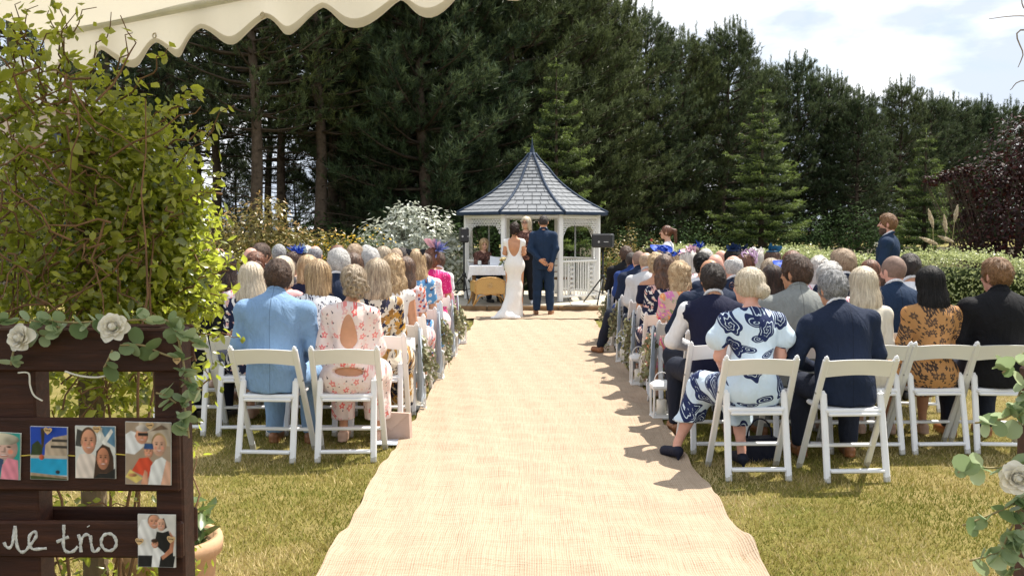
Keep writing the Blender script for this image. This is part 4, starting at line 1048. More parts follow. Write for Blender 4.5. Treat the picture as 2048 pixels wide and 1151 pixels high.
def strands(F, style, h, seed):
    """hair surface plus loose strand ribbons combed along it"""
    me = F.mesh('hair')
    if style in ('crop', 'balding', 'beard'):
        a = me.attributes.new('tone', 'FLOAT', 'POINT'); a.data.foreach_set('value', np.random.default_rng(seed).uniform(.2, .8, len(me.vertices)).astype(np.float32)); return me
    g = np.random.default_rng(seed + 17); nv = len(me.vertices); V = np.empty(nv * 3, np.float32); me.vertices.foreach_get('co', V); V = V.reshape(-1, 3)
    n = 1500 if h < .009 else 420; w = .0014 if h < .009 else .0026
    grad = np.gradient(F.f, F.h)
    def samp(A, P):
        I = (P - F.lo) / F.h; I0 = np.clip(np.floor(I).astype(int), 0, np.array(A.shape) - 2); f = np.clip(I - I0, 0, 1); out = 0
        for dx in (0, 1):
            for dy in (0, 1):
                for dz in (0, 1): out = out + A[I0[:, 0] + dx, I0[:, 1] + dy, I0[:, 2] + dz] * (f[:, 0] if dx else 1 - f[:, 0]) * (f[:, 1] if dy else 1 - f[:, 1]) * (f[:, 2] if dz else 1 - f[:, 2])
        return out
    P = V[g.integers(0, nv, n)].astype(float); short = style in ('short', 'quiff'); L = .05 if short else .075 if style in ('updo', 'bun', 'curlyup', 'curlybob') else .13
    K_ = 6; crown = np.array((0, -.035, .13)); lift = g.uniform(.0005, .004, n) + (g.random(n) < .16) * g.uniform(.003, .011, n); rows_ = []
    bias = g.normal(0, .35 if short or style in ('curlyup', 'curlybob', 'updo') else .13, (n, 3)); wave = g.uniform(0, 6.28, n)
    for k in range(K_):
        N = np.stack([samp(a, P) for a in grad], 1); N = N / np.maximum(np.linalg.norm(N, axis=1, keepdims=True), 1e-6); P = P - N * (samp(F.f, P) - lift * (.3 + .9 * k / K_))[:, None]
        d = (P - crown) * np.array((1, 1, .9)) if short or style in ('updo', 'curlyup') else np.array((0, 0, -1.)) + .55 * np.clip((P[:, 2:3] - .02) * 10, 0, 1) * (P - crown) * 12
        d = d / np.maximum(np.linalg.norm(d, axis=1, keepdims=True), 1e-6) + bias
        if style in ('wavy', 'curlybob', 'updo', 'curlyup'): d = d + .55 * np.cross(N, d) * np.sin(wave + k * 1.5)[:, None]
        d = d - N * (d * N).sum(1, keepdims=True); d = d / np.maximum(np.linalg.norm(d, axis=1, keepdims=True), 1e-6)
        sdv = np.cross(N, d); ww = w * (1 - .75 * k / (K_ - 1)); rows_.append((P - sdv * ww, P + sdv * ww)); P = P + d * L / K_
    A = np.stack([np.stack(r_, 1) for r_ in rows_], 1).reshape(-1, 3); b0 = (np.arange(n) * K_ * 2)[:, None]
    Q = np.concatenate([b0 + np.array([[2 * k, 2 * k + 1, 2 * k + 3, 2 * k + 2]]) for k in range(K_ - 1)])
    F0 = np.empty(len(me.polygons) * 4, np.int32); me.loops.foreach_get('vertex_index', F0); bpy.data.meshes.remove(me)
    return mesh_np('hair', np.r_[V, A], np.r_[F0.reshape(-1, 4), Q + nv], attr=np.r_[np.clip(.42 + .12 * np.sin(V[:, 0] * 90 + 3 * np.sin(V[:, 2] * 20)) + g.normal(0, .05, nv), 0, 1), np.repeat(np.clip(g.normal(.52, .27, n), 0, 1), K_ * 2)])

CACHE = {}
def cached(key, fn):
    if key not in CACHE: CACHE[key] = fn()
    return CACHE[key]
DUMMY = plain('undyed', (.5, .5, .5))
def put(name, me, parent, mat, loc=(0, 0, 0), rot=None):
    if not me.materials: me.materials.append(DUMMY)
    o = link(name, me, parent, loc)
    if rot is not None: o.rotation_euler = rot
    o.material_slots[0].link = 'OBJECT'; o.material_slots[0].material = mat
    return o

# ================================================================== CLOTH PATTERNS
NAVY = cloth('navy_wool', (.012, .020, .045), .85, 900, .35, .06, 0, True); BLACKC = cloth('black_wool', (.008, .008, .010), .85, 900, .35, .06, 0, True); LBLUE = cloth('light_blue_linen', (.20, .32, .50), .88, 500, .4, .05, 0, True)
MBLUE = cloth('blue_wool', (.014, .031, .068), .85, 900, .35, .06, 0, True); RBLUE = cloth('royal_blue_wool', (.018, .045, .17), .85, 900, .35, .06, 0, True); GREYW = cloth('grey_tweed', (.22, .23, .22), .9, 260, .3, .1, 0, True)
LGREY = cloth('pale_grey_cotton', (.52, .52, .53)); WCOT = cloth('white_cotton', (.74, .74, .76)); CREAM = cloth('cream_cloth', (.62, .57, .48)); SHIRTB = cloth('pale_blue_cotton', (.42, .52, .66))
NAVYD = cloth('navy_jersey', (.010, .012, .035)); BLUSH = cloth('blush_cotton', (.72, .42, .42)); GREYD = cloth('charcoal_wool', (.03, .032, .038)); PINKC = cloth('pink_cotton', (.70, .36, .40))
IVORY = cloth('ivory_crepe', (.80, .78, .75), .55, 900, .2, .03); TEAL = cloth('teal_cotton', (.05, .16, .2)); LILAC = cloth('lilac_cotton', (.45, .33, .5)); DKTRS = cloth('dark_trousers', (.014, .018, .032))
BROWNL = plain('tan_leather', (.22, .09, .035), .35, .25, 20); BLKL = plain('black_leather', (.012, .012, .014), .35, .2, 20); NUDE = plain('nude_leather', (.55, .36, .27), .4, .1, 20)
def finish(t, c, fold=.3, rough=.75): clothbump(t, fold); return t.out(c, rough, .2)
def rose_dress():
    t = NT('rose_print'); uv = backuv(t, .45); bg = (.56, .67, .77); nv = (.014, .024, .085)
    m, d, cr, ang = petals(t, uv, 5.6, .40, 6, .72, 3.1, .22, .10)
    sp = t.math('SINE', t.math('MULTIPLY_ADD', d, 19.0, t.math('MULTIPLY', ang, 2.0))); ln = t.math('MULTIPLY', t.math('GREATER_THAN', sp, .80), t.math('LESS_THAN', d, .82))
    c = t.mix(m, bg, nv); c = t.mix(t.math('MULTIPLY', m, ln), c, (.58, .68, .78))
    uv2 = t.vmath('ADD', t.map(uv, rot=(0, 0, .8), scale=(1, 2.3, 1)), t.vmath('SCALE', t.noise(uv, 5, 2, out=1), scale=.12))
    m2, d2, c2, a2 = petals(t, uv2, 5.0, .34, 2, .62, 9.7, .2, .15); c = t.mix(t.math('MULTIPLY', m2, t.math('LESS_THAN', t.math('ABSOLUTE', t.math('SINE', t.math('MULTIPLY', d2, 7.))), .95)), c, nv)
    return finish(t, c, .45)
def simple_flor(name, bg, fg, scale, r0, n=5, dens=.8, centre=None, seed=1., warp=.25, second=None, fold=.35):
    t = NT(name); uv = backuv(t); c = t.mix(t.math('MULTIPLY', t.noise(t.coord(), 12, 3), .3), bg, sc(bg, .8))
    if second:
        for q, (col2, sc2, r2, n2, de2) in enumerate(second):
            m2, *_ = petals(t, uv, sc2, r2, n2, de2, seed + 4.3 + q * 2.7, .5); c = t.mix(m2, c, col2)
    m, d, cr, _ = petals(t, uv, scale, r0, n, dens, seed, warp); k = len(fg)
    fc = t.ramp(cr, [(i / k, f) for i, f in enumerate(fg)], 'CONSTANT'); c = t.mix(m, c, fc)
    if centre: c = t.mix(t.math('MULTIPLY', m, t.math('LESS_THAN', d, .34)), c, centre)
    return finish(t, c, fold)
ROSE = rose_dress()
PINKF = simple_flor('pink_sprig_print', (.76, .62, .57), [(.75, .15, .14), (.72, .24, .22), (.70, .40, .38), (.72, .2, .2)], 14, .34, 5, .62, (.85, .6, .5), 2., .3, [((.045, .03, .04), 24, .16, 3, .35), ((.7, .36, .33), 30, .2, 4, .35)], .5)
DITSY = simple_flor('ditsy_print', (.74, .74, .75), [(.03, .03, .05), (.05, .05, .09)], 52, .34, 3, .8, None, 5., .4)
POLKA = simple_flor('polka_print', (.76, .72, .69), [(.02, .02, .03)], 15, .11, 1, .95, None, 7., 0)
OCHRE = simple_flor('ochre_print', (.62, .55, .44), [(.015, .015, .03), (.42, .22, .04), (.03, .03, .06), (.25, .12, .03)], 18, .48, 5, .85, None, 8., .6, [((.35, .19, .05), 9, .5, 4, .5), ((.05, .05, .05), 34, .3, 3, .5)])
REDF = simple_flor('red_print', (.62, .5, .5), [(.55, .05, .04), (.5, .1, .05), (.05, .08, .25)], 24, .45, 5, .9, None, 3.3, .5)
DAISY = simple_flor('daisy_print', (.10, .27, .50), [(.78, .76, .72), (.75, .7, .68), (.8, .78, .75), (.03, .05, .14)], 21, .46, 9, .9, (.25, .1, .03), 4.4, 0)
MAGENTA = simple_flor('magenta_print', (.58, .022, .16), [(.78, .2, .38), (.7, .12, .3)], 34, .3, 5, .7, None, 6.6, .4)
TAN = simple_flor('tan_print', (.44, .225, .085), [(.045, .028, .022), (.06, .04, .03), (.10, .06, .04)], 16, .44, 6, .85, (.3, .16, .07), 1.4, .7, [((.07, .045, .03), 27, .3, 4, .65)])
NVW = simple_flor('navy_white_print', (.014, .018, .05), [(.75, .72, .68), (.7, .66, .6), (.65, .4, .35)], 24, .42, 4, .85, None, 2.7, .6)
PINKM = simple_flor('bright_print', (.60, .42, .34), [(.72, .10, .24), (.75, .28, .12), (.62, .2, .4), (.2, .24, .12)], 13, .5, 5, .95, (.8, .5, .2), 9.1, .5, [((.3, .32, .2), 20, .35, 4, .6)])
PNKW = simple_flor('pink_white_print', (.74, .66, .66), [(.7, .25, .3), (.68, .4, .42)], 36, .3, 5, .7, None, 3.9, .3)
DARKF = simple_flor('dark_print', (.05, .045, .05), [(.4, .3, .25), (.3, .2, .2)], 34, .35, 5, .7, None, 1.9, .4)
LEOP = simple_flor('brown_lace_print', (.10, .045, .035), [(.32, .17, .13), (.05, .02, .02)], 40, .4, 5, .8, None, 2.2, .5)
SK1 = skin('fair_skin', (.58, .335, .235)); SK2 = skin('tanned_skin', (.50, .25, .145)); SK3 = skin('rosy_skin', (.62, .33, .25)); SK4 = skin('brown_skin', (.13, .065, .04)); SKB = skin('bronzed_skin', (.50, .25, .14))
HM = dict(blond=hairmat('blond_hair', (.20, .115, .05), (.66, .48, .27)), ash=hairmat('ash_blond_hair', (.16, .11, .07), (.60, .48, .33)), white=hairmat('white_hair', (.42, .38, .33), (.78, .74, .68)),
    platinum=hairmat('platinum_hair', (.42, .34, .24), (.80, .70, .54)), grey=curlmat('grey_hair', (.07, .07, .07), (.42, .42, .43)), silver=curlmat('silver_hair', (.28, .27, .26), (.68, .66, .63)), brown=hairmat('brown_hair', (.035, .018, .010), (.17, .085, .045)),
    dark=hairmat('dark_hair', (.010, .006, .005), (.06, .030, .020), .5, 1.0, .3), black=hairmat('black_hair', (.004, .004, .004), (.020, .017, .016), .55, 1.0, .2), auburn=hairmat('auburn_hair', (.06, .02, .01), (.26, .10, .045)), ombre=hairmat('ombre_hair', (.03, .016, .010), (.42, .26, .12)),
    shortbrown=curlmat('short_brown_hair', (.022, .012, .008), (.13, .07, .042)), shortdark=curlmat('short_dark_hair', (.008, .006, .006), (.05, .032, .025)), ginger=curlmat('ginger_hair', (.10, .045, .018), (.34, .18, .08)), sandy=curlmat('sandy_hair', (.20, .13, .075), (.5, .37, .25)),
    curlblond=curlmat('curly_blond_hair', (.24, .14, .06), (.74, .56, .34)), palecurl=curlmat('pale_curly_hair', (.45, .36, .24), (.84, .76, .62)), stubble=plain('stubble_hair', (.20, .13, .10), .7, .2, 60))

# ================================================================== HATS (head-local)
def blade(m, p, d, n, L, w, mi=0, curve=.2):
    p, d, n = Vector(p), Vector(d).normalized(), Vector(n).normalized(); s = d.cross(n).normalized(); vs = []
    for i in range(6):
        f = i / 5; c = p + d * L * f + n * curve * L * f * f; ww = w * math.sin(math.pi * (.08 + .86 * f)) ** .7; vs += [c - s * ww, c + s * ww]
    m.add(vs, [(2 * i, 2 * i + 1, 2 * i + 3, 2 * i + 2) for i in range(5)], mi)
def hat_mesh(kind, seed):
    rd = random.Random(seed); m = MB()
    if kind == 'feather':
        for i in range(64): blade(m, (.05 + rd.uniform(-.02, .02), -.02 + rd.uniform(-.02, .02), .10), (rd.uniform(-1, 1), rd.uniform(-.8, .5), rd.uniform(.2, 1)), (rd.uniform(-1, 1), rd.uniform(-1, 1), .2), rd.uniform(.04, .10), .007, 0, .5)
        m.lathe([(.0, .1), (.04, .1), (.045, .115), (.0, .13)], (.05, -.02, 0), 10)
    elif kind == 'bigfeather':
        for i in range(9): blade(m, (.03, -.03, .10), (rd.uniform(-1, .8), rd.uniform(-.5, .3), rd.uniform(.6, 1)), (rd.uniform(-1, 1), -1, .1), rd.uniform(.12, .19), .028, 0, .3)
        for i in range(34): blade(m, (.06, -.05, .10), (rd.uniform(-.3, 1), rd.uniform(-1, .3), rd.uniform(-.5, .8)), (rd.uniform(-1, 1), -1, .3), rd.uniform(.07, .14), .008, 1, .5)
    elif kind == 'bow':
        for s in (-1, 1):
            for q in range(3): blade(m, (0, -.07, .085), (s, -.15, .25 * (q - .8)), (0, -1, .4), .085 + .01 * q, .022, 0, .25)
        m.lathe([(0, -.018), (.018, -.012), (.02, .01), (0, .02)], (0, -.085, .09), 8)
    elif kind == 'saucer':
        n = 28; c = Vector((.02, -.05, .095)); M = Euler((R(28), R(14), 0)).to_matrix()
        def P(r, a, z): return c + M @ Vector((r * math.cos(a), r * .86 * math.sin(a), z + .022 * math.sin(2 * a + .5) * (r / .16) ** 2))
        rr = [(0, .035), (.05, .034), (.062, .02), (.065, .0), (.12, -.005), (.16, .012), (.165, .02), (.16, .006), (.11, -.014), (.0, -.014)]
        m.add([P(r, 2 * math.pi * k / n, z) for r, z in rr for k in range(n)], [(i * n + k, i * n + (k + 1) % n, (i + 1) * n + (k + 1) % n, (i + 1) * n + k) for i in range(len(rr) - 1) for k in range(n)])
        for i in range(9):
            cc = Vector((.05 + rd.uniform(-.05, .04), -.05 + rd.uniform(-.03, .03), .13)); r_ = rd.uniform(.02, .035); a0 = rd.uniform(0, 6)
            m.tube([cc + Vector((r_ * 1.4 * math.cos(a0 + t_ * .7), r_ * math.sin(a0 + t_ * .7), r_ * .8 * math.sin(t_ * .7))) for t_ in range(10)], .012, 5, flat=.3)
    elif kind == 'ruffle':
        for i in range(60):
            u = Vector((rd.uniform(-1, 1), rd.uniform(-1, .7), rd.uniform(.0, 1))).normalized(); p = Vector((.0, -.02, .075)) + u * rd.uniform(.02, .075)
            blade(m, p, (u + Vector((rd.uniform(-.6, .6), rd.uniform(-.6, .6), rd.uniform(-.4, .4)))), u.cross(Vector((rd.uniform(-1, 1), 1, .3))), rd.uniform(.035, .06), .018, 0, .6)
    elif kind == 'loops':
        for i in range(16):
            c = Vector((.03 + rd.uniform(-.07, .07), -.07 + rd.uniform(-.03, .03), .06 + rd.uniform(-.09, .1))); r_ = rd.uniform(.02, .045); a0 = rd.uniform(0, 6); tl = rd.uniform(-.8, .8)
            m.tube([c + Vector((r_ * math.cos(a0 + t * .7), r_ * .7 * math.sin(a0 + t * .7 + tl), r_ * math.sin(a0 + t * .7))) for t in range(10)], .0075, 5, flat=.4)
    elif kind == 'leafhat':
        for i in range(7): blade(m, (rd.uniform(-.03, .05), -.02, .10), (rd.uniform(-1, 1), rd.uniform(-.8, .1), rd.uniform(.3, 1)), (0, -1, .4), rd.uniform(.07, .11), .032, 0, .3)
        m.lathe([(0, .10), (.075, .10), (.078, .108), (0, .125)], (.0, -.02, 0), 14)
    elif kind == 'headband':
        m.tube([(.083 * math.cos(R(a)), -.005, .02 + .098 * math.sin(R(a))) for a in range(0, 181, 15)], .007, 6)
    elif kind == 'clip':
        for i in range(7): m.lathe([(0, 0), (.011, .004), (0, .012)], (.05 + rd.uniform(-.02, .02), -.085 + rd.uniform(-.01, .01), .02 + rd.uniform(-.03, .03)), 6)
    return m
HATC = dict(royal=cloth('royal_blue_sinamay', (.02, .07, .42), .5), navy=cloth('navy_sinamay', (.012, .03, .09), .5), pale=cloth('pale_blue_sinamay', (.50, .62, .72), .5), lilac=cloth('lilac_sinamay', (.50, .33, .50), .5), white=cloth('white_sinamay', (.78, .74, .72), .5),
    pink=cloth('pink_sinamay', (.68, .44, .52), .5), black=cloth('black_satin', (.01, .01, .015), .4), teal=cloth('blue_teal_sinamay', (.03, .14, .26), .5), peri=cloth('periwinkle_sinamay', (.18, .22, .48), .5))

# ================================================================== PERSON
def K(d): return tuple(sorted(d.items()))
def person(loc, rz, s, pose, outfit, hair, skinm, h, label, group=None, hats=(), face=False, beard=None, glasses=False):
    sex = pose.get('sex', 'm'); key = K(pose); J = cached(('J', key), lambda: skeleton(**pose))
    root = put('person', cached(('b', key, h), lambda: body_mesh(J, h if pose.get('kind') == 'stand' else h * 1.22)), None, skinm, loc); root.rotation_euler = (0, 0, rz); root.scale = (s, s, s)
    tag(root, label, 'person', group)
    HR = Matrix(J['H'].tolist()).to_euler(); hh = .0075 if h < .013 else .0125
    FN = dict(jacket=jacket_mesh, shirt_collar=collar_mesh, trousers=trousers_mesh, shoes=shoes_mesh, dress=dress_mesh, shirt=top_mesh, waistcoat=jacket_mesh)
    for it in outfit:
        nm, mt = it[0], it[1]; kw = it[2] if len(it) > 2 else {}
        if nm == 'shoes':
            for sd_ in 'LR': put('shoe', cached((nm, key, h, K(kw), sd_), lambda: shoes_mesh(J, h, n=sd_, **kw)), root, mt)
            continue
        put(nm, cached((nm, key, h, K(kw)), lambda: FN[nm](J, h, **kw)), root, mt)
    if hair:
        st, cm, sd_ = hair if len(hair) == 3 else (*hair, 0)
        put('hair', cached(('hair', st, sex, hh, sd_ % 3), lambda: hair_mesh(st, sex, hh, sd_ % 3)), root, HM[cm], tuple(J['hd']), HR)
    if beard: put('beard', cached(('hair', 'beard', sex, hh), lambda: hair_mesh('beard', sex, hh)), root, HM[beard], tuple(J['hd']), HR)
    for hk, cols, sd_ in hats:
        me = cached(('hat', hk, sd_), lambda: hat_mesh(hk, sd_).mesh('hat', [DUMMY, DUMMY], True)); o = put('hat' if hk not in ('bow', 'clip', 'headband') else 'hair_ornament', me, root, HATC[cols[0]], tuple(J['hd']), HR)
        o.material_slots[1].link = 'OBJECT'; o.material_slots[1].material = HATC[cols[-1]]
    if face:
        q = .955 if sex == 'f' else 1
        P = lambda x, y, z: tuple(J['hd'] + J['H'] @ (np.array((x, y, z), np.float32) * q))
        for sx in (-1, 1):
            put('eye', cached('eyem', lambda: MB().lathe([(0, -.008), (.006, -.006), (.0095, 0), (.006, .006), (0, .008)], n=10).mesh('eye', DUMMY, True)), root, EYE, P(.032 * sx, .087, .006), HR)
            put('eyebrow', cached('brow', lambda: MB().box((0, 0, 0), (.034, .008, .006), bev=.002).mesh('eyebrow', DUMMY, True)), root, HM['shortbrown'], P(.033 * sx, .094, .026), HR)
        put('mouth', cached('mouthm', lambda: MB().box((0, 0, 0), (.036, .010, .010), bev=.004).mesh('mouth', DUMMY, True)), root, LIP, P(0, .096, -.062), HR)
    if glasses:
        m = MB()
        for sx in (-1, 1):
            m.tube([(.034 * sx + .026 * math.cos(a), .106, .004 + .02 * math.sin(a)) for a in np.linspace(0, 6.283, 13)], .0032, 5, cap=False); m.tube([(.06 * sx, .10, .008), (.078 * sx, .05, .008), (.082 * sx, -.01, .0)], .003, 5)
        m.tube([(-.01, .108, .008), (.01, .108, .008)], .003, 5); put('glasses', m.mesh('glasses', DUMMY, True), root, plain('spectacle_frame', (.06, .015, .012), .3), tuple(J['hd']), HR)
    return root, J
EYE = plain('eye_dark', (.02, .015, .012), .15); LIP = plain('lip', (.45, .14, .12), .45)
def suit(c, sh=BLKL, col_=WCOT, **kw): return [('trousers', DKTRS if c in (NAVY, BLACKC, GREYD) else c), ('jacket', c, kw), ('shirt_collar', col_), ('shoes', sh)]
def shirt(c, tr=DKTRS, sl='long'): return [('trousers', tr), ('shirt', c, dict(sleeve=sl)), ('shirt_collar', c), ('shoes', BLKL)]
def dress(c, sl='short', sh=NUDE, **kw): return [('dress', c, dict(sleeve=sl, **kw)), ('shoes', sh)]

# ================================================================== CHAIRS
def chair_white():
    t = NT('white_resin'); co = t.coord(); x, y, z = t.sep(co); n_ = t.noise(co, 26, 5, .7); c = t.ramp(t.noise(co, 5, 3), [(.3, (.74, .745, .75)), (.7, (.79, .795, .80))])
    d = t.math('MULTIPLY', t.math('LESS_THAN', z, t.math('MULTIPLY', n_, .075)), .55); c = t.mix(d, c, (.22, .19, .10))
    s = t.ramp(t.noise(t.map(co, scale=(3, 3, 14)), 9, 5, .7), [(.66, 0.), (.74, .4)]); c = t.mix(s, c, (.48, .45, .38)); t.bump(t.noise(co, 60, 3), .08, .003)
    return t.out(c, .38, .5)
CHW = chair_white(); BOLT = plain('chair_bolt', (.35, .35, .34), .35, .1, 20, .5, 0, .8)
def chair_parts():
    P = {}; S = lambda z: (-.262 + (.79 - z) / .79 * .44)         # y of the long side post at height z
    def post(sx):
        m = MB(); pts = [(.222 * sx, S(z), z) for z in (.0, .2, .42, .6, .775)]
        m.bar((.226 * sx, S(0), 0.0), (.218 * sx, S(.78), .775), .024, .04, bev=.006, up=(1, 0, 0))
        m.tube([(.218 * sx, S(.765), .765), (.218 * sx, S(.785), .785), (.218 * sx, S(.797), .797)], [.016, .015, .004], 8)
        return m
    n = 14; V, F = [], []
    m = MB()                                                      # arched back rail
    for i in range(n + 1):
        u = i / n * 2 - 1; zt = .758 + .022 * math.cos(u * math.pi / 2) ** 1.5 - .006 * math.cos(u * math.pi); zb = .655 + .018 * math.cos(u * math.pi / 2); cy = -.012 * math.cos(u * math.pi / 2)
        for z, dy in ((zb, -.011), (zt, -.011), (zt, .011), (zb, .011)): m.v.append((.207 * u, S(z) + cy + dy, z))
    for i in range(n):
        for k in range(4): m.f.append((i * 4 + k, i * 4 + (k + 1) % 4, i * 4 + 4 + (k + 1) % 4, i * 4 + 4 + k)); m.m.append(0)
    m.f += [(0, 3, 2, 1), (n * 4, n * 4 + 1, n * 4 + 2, n * 4 + 3)]; m.m += [0, 0]
    P['back_rail'] = [m]
    P['side_post'] = [post(-1), post(1)]
    P['rear_leg'] = []
    for sx in (-1, 1):
        r = MB(); r.bar((.188 * sx, -.235, 0), (.182 * sx, -.115, .545), .042, .024, bev=.007, up=(0, 1, 0)); r.tube([(.182 * sx, -.118, .535), (.182 * sx, -.112, .56)], [.02, .008], 8, flat=.6); P['rear_leg'].append(r)
    P['rear_stretcher'] = [MB().bar((-.168, -.222, .075), (.168, -.222, .075), .05, .02, bev=.005)]
    P['front_stretcher'] = [MB().bar((-.212, S(.17), .17), (.212, S(.17), .17), .042, .02, bev=.005)]
    P['seat_rail'] = [MB().bar((-.162, -.15, .417), (.162, -.15, .417), .062, .02, bev=.005)]
    s = MB().box((0, .02, .437), (.355, .37, .032), bev=.010); P['seat'] = [s]
    return P
CP = chair_parts(); CPM = {}
for k, ms in CP.items(): CPM[k] = [recalc(m.mesh(k, CHW)) for m in ms]
CPM['bolt'] = [MB().tube([(sx * .236, yy, zz), (sx * .242, yy, zz)], [.010, .007], 8).mesh('bolt', BOLT, True) for sx in (-1, 1) for yy, zz in ((-.028, .37), (-.135, .55))]
allm = MB()
for ms in CP.values():
    for m in ms: allm.add(m.v, m.f)
CHAIR1 = recalc(allm.mesh('folding_chair', CHW))
CHAIRS = []
def chair(x, y, rz, label, detailed, group='white folding chairs'):
    if detailed:
        o = empty('folding_chair', (x, y, 0), rz, label, 'chair', group)
        for k, ms in CPM.items():
            for me in ms: link(k, me, o)
    else:
        o = link('folding_chair', CHAIR1, None, (x, y, 0), (0, 0, rz)); tag(o, label, 'chair', group)
    CHAIRS.append(o); return o

# ================================================================== GUESTS
LY = [6.68 + .83 * i for i in range(9)]; RY = [6.25, 7.0, 7.78, 8.58, 9.38, 10.2, 11.0, 11.82, 12.65, 13.48]
m0 = dict(sex='m'); m1 = dict(sex='m', hyaw=-22, lean=7); m2 = dict(sex='m', hyaw=18, lean=2, tilt=3); m3 = dict(sex='m', hyaw=30, lean=5)
f0 = dict(sex='f'); f1 = dict(sex='f', hyaw=-18, lean=6); f2 = dict(sex='f', hyaw=16, lean=3, tilt=-3); f3 = dict(sex='f', hyaw=-30, lean=5, hpitch=8)
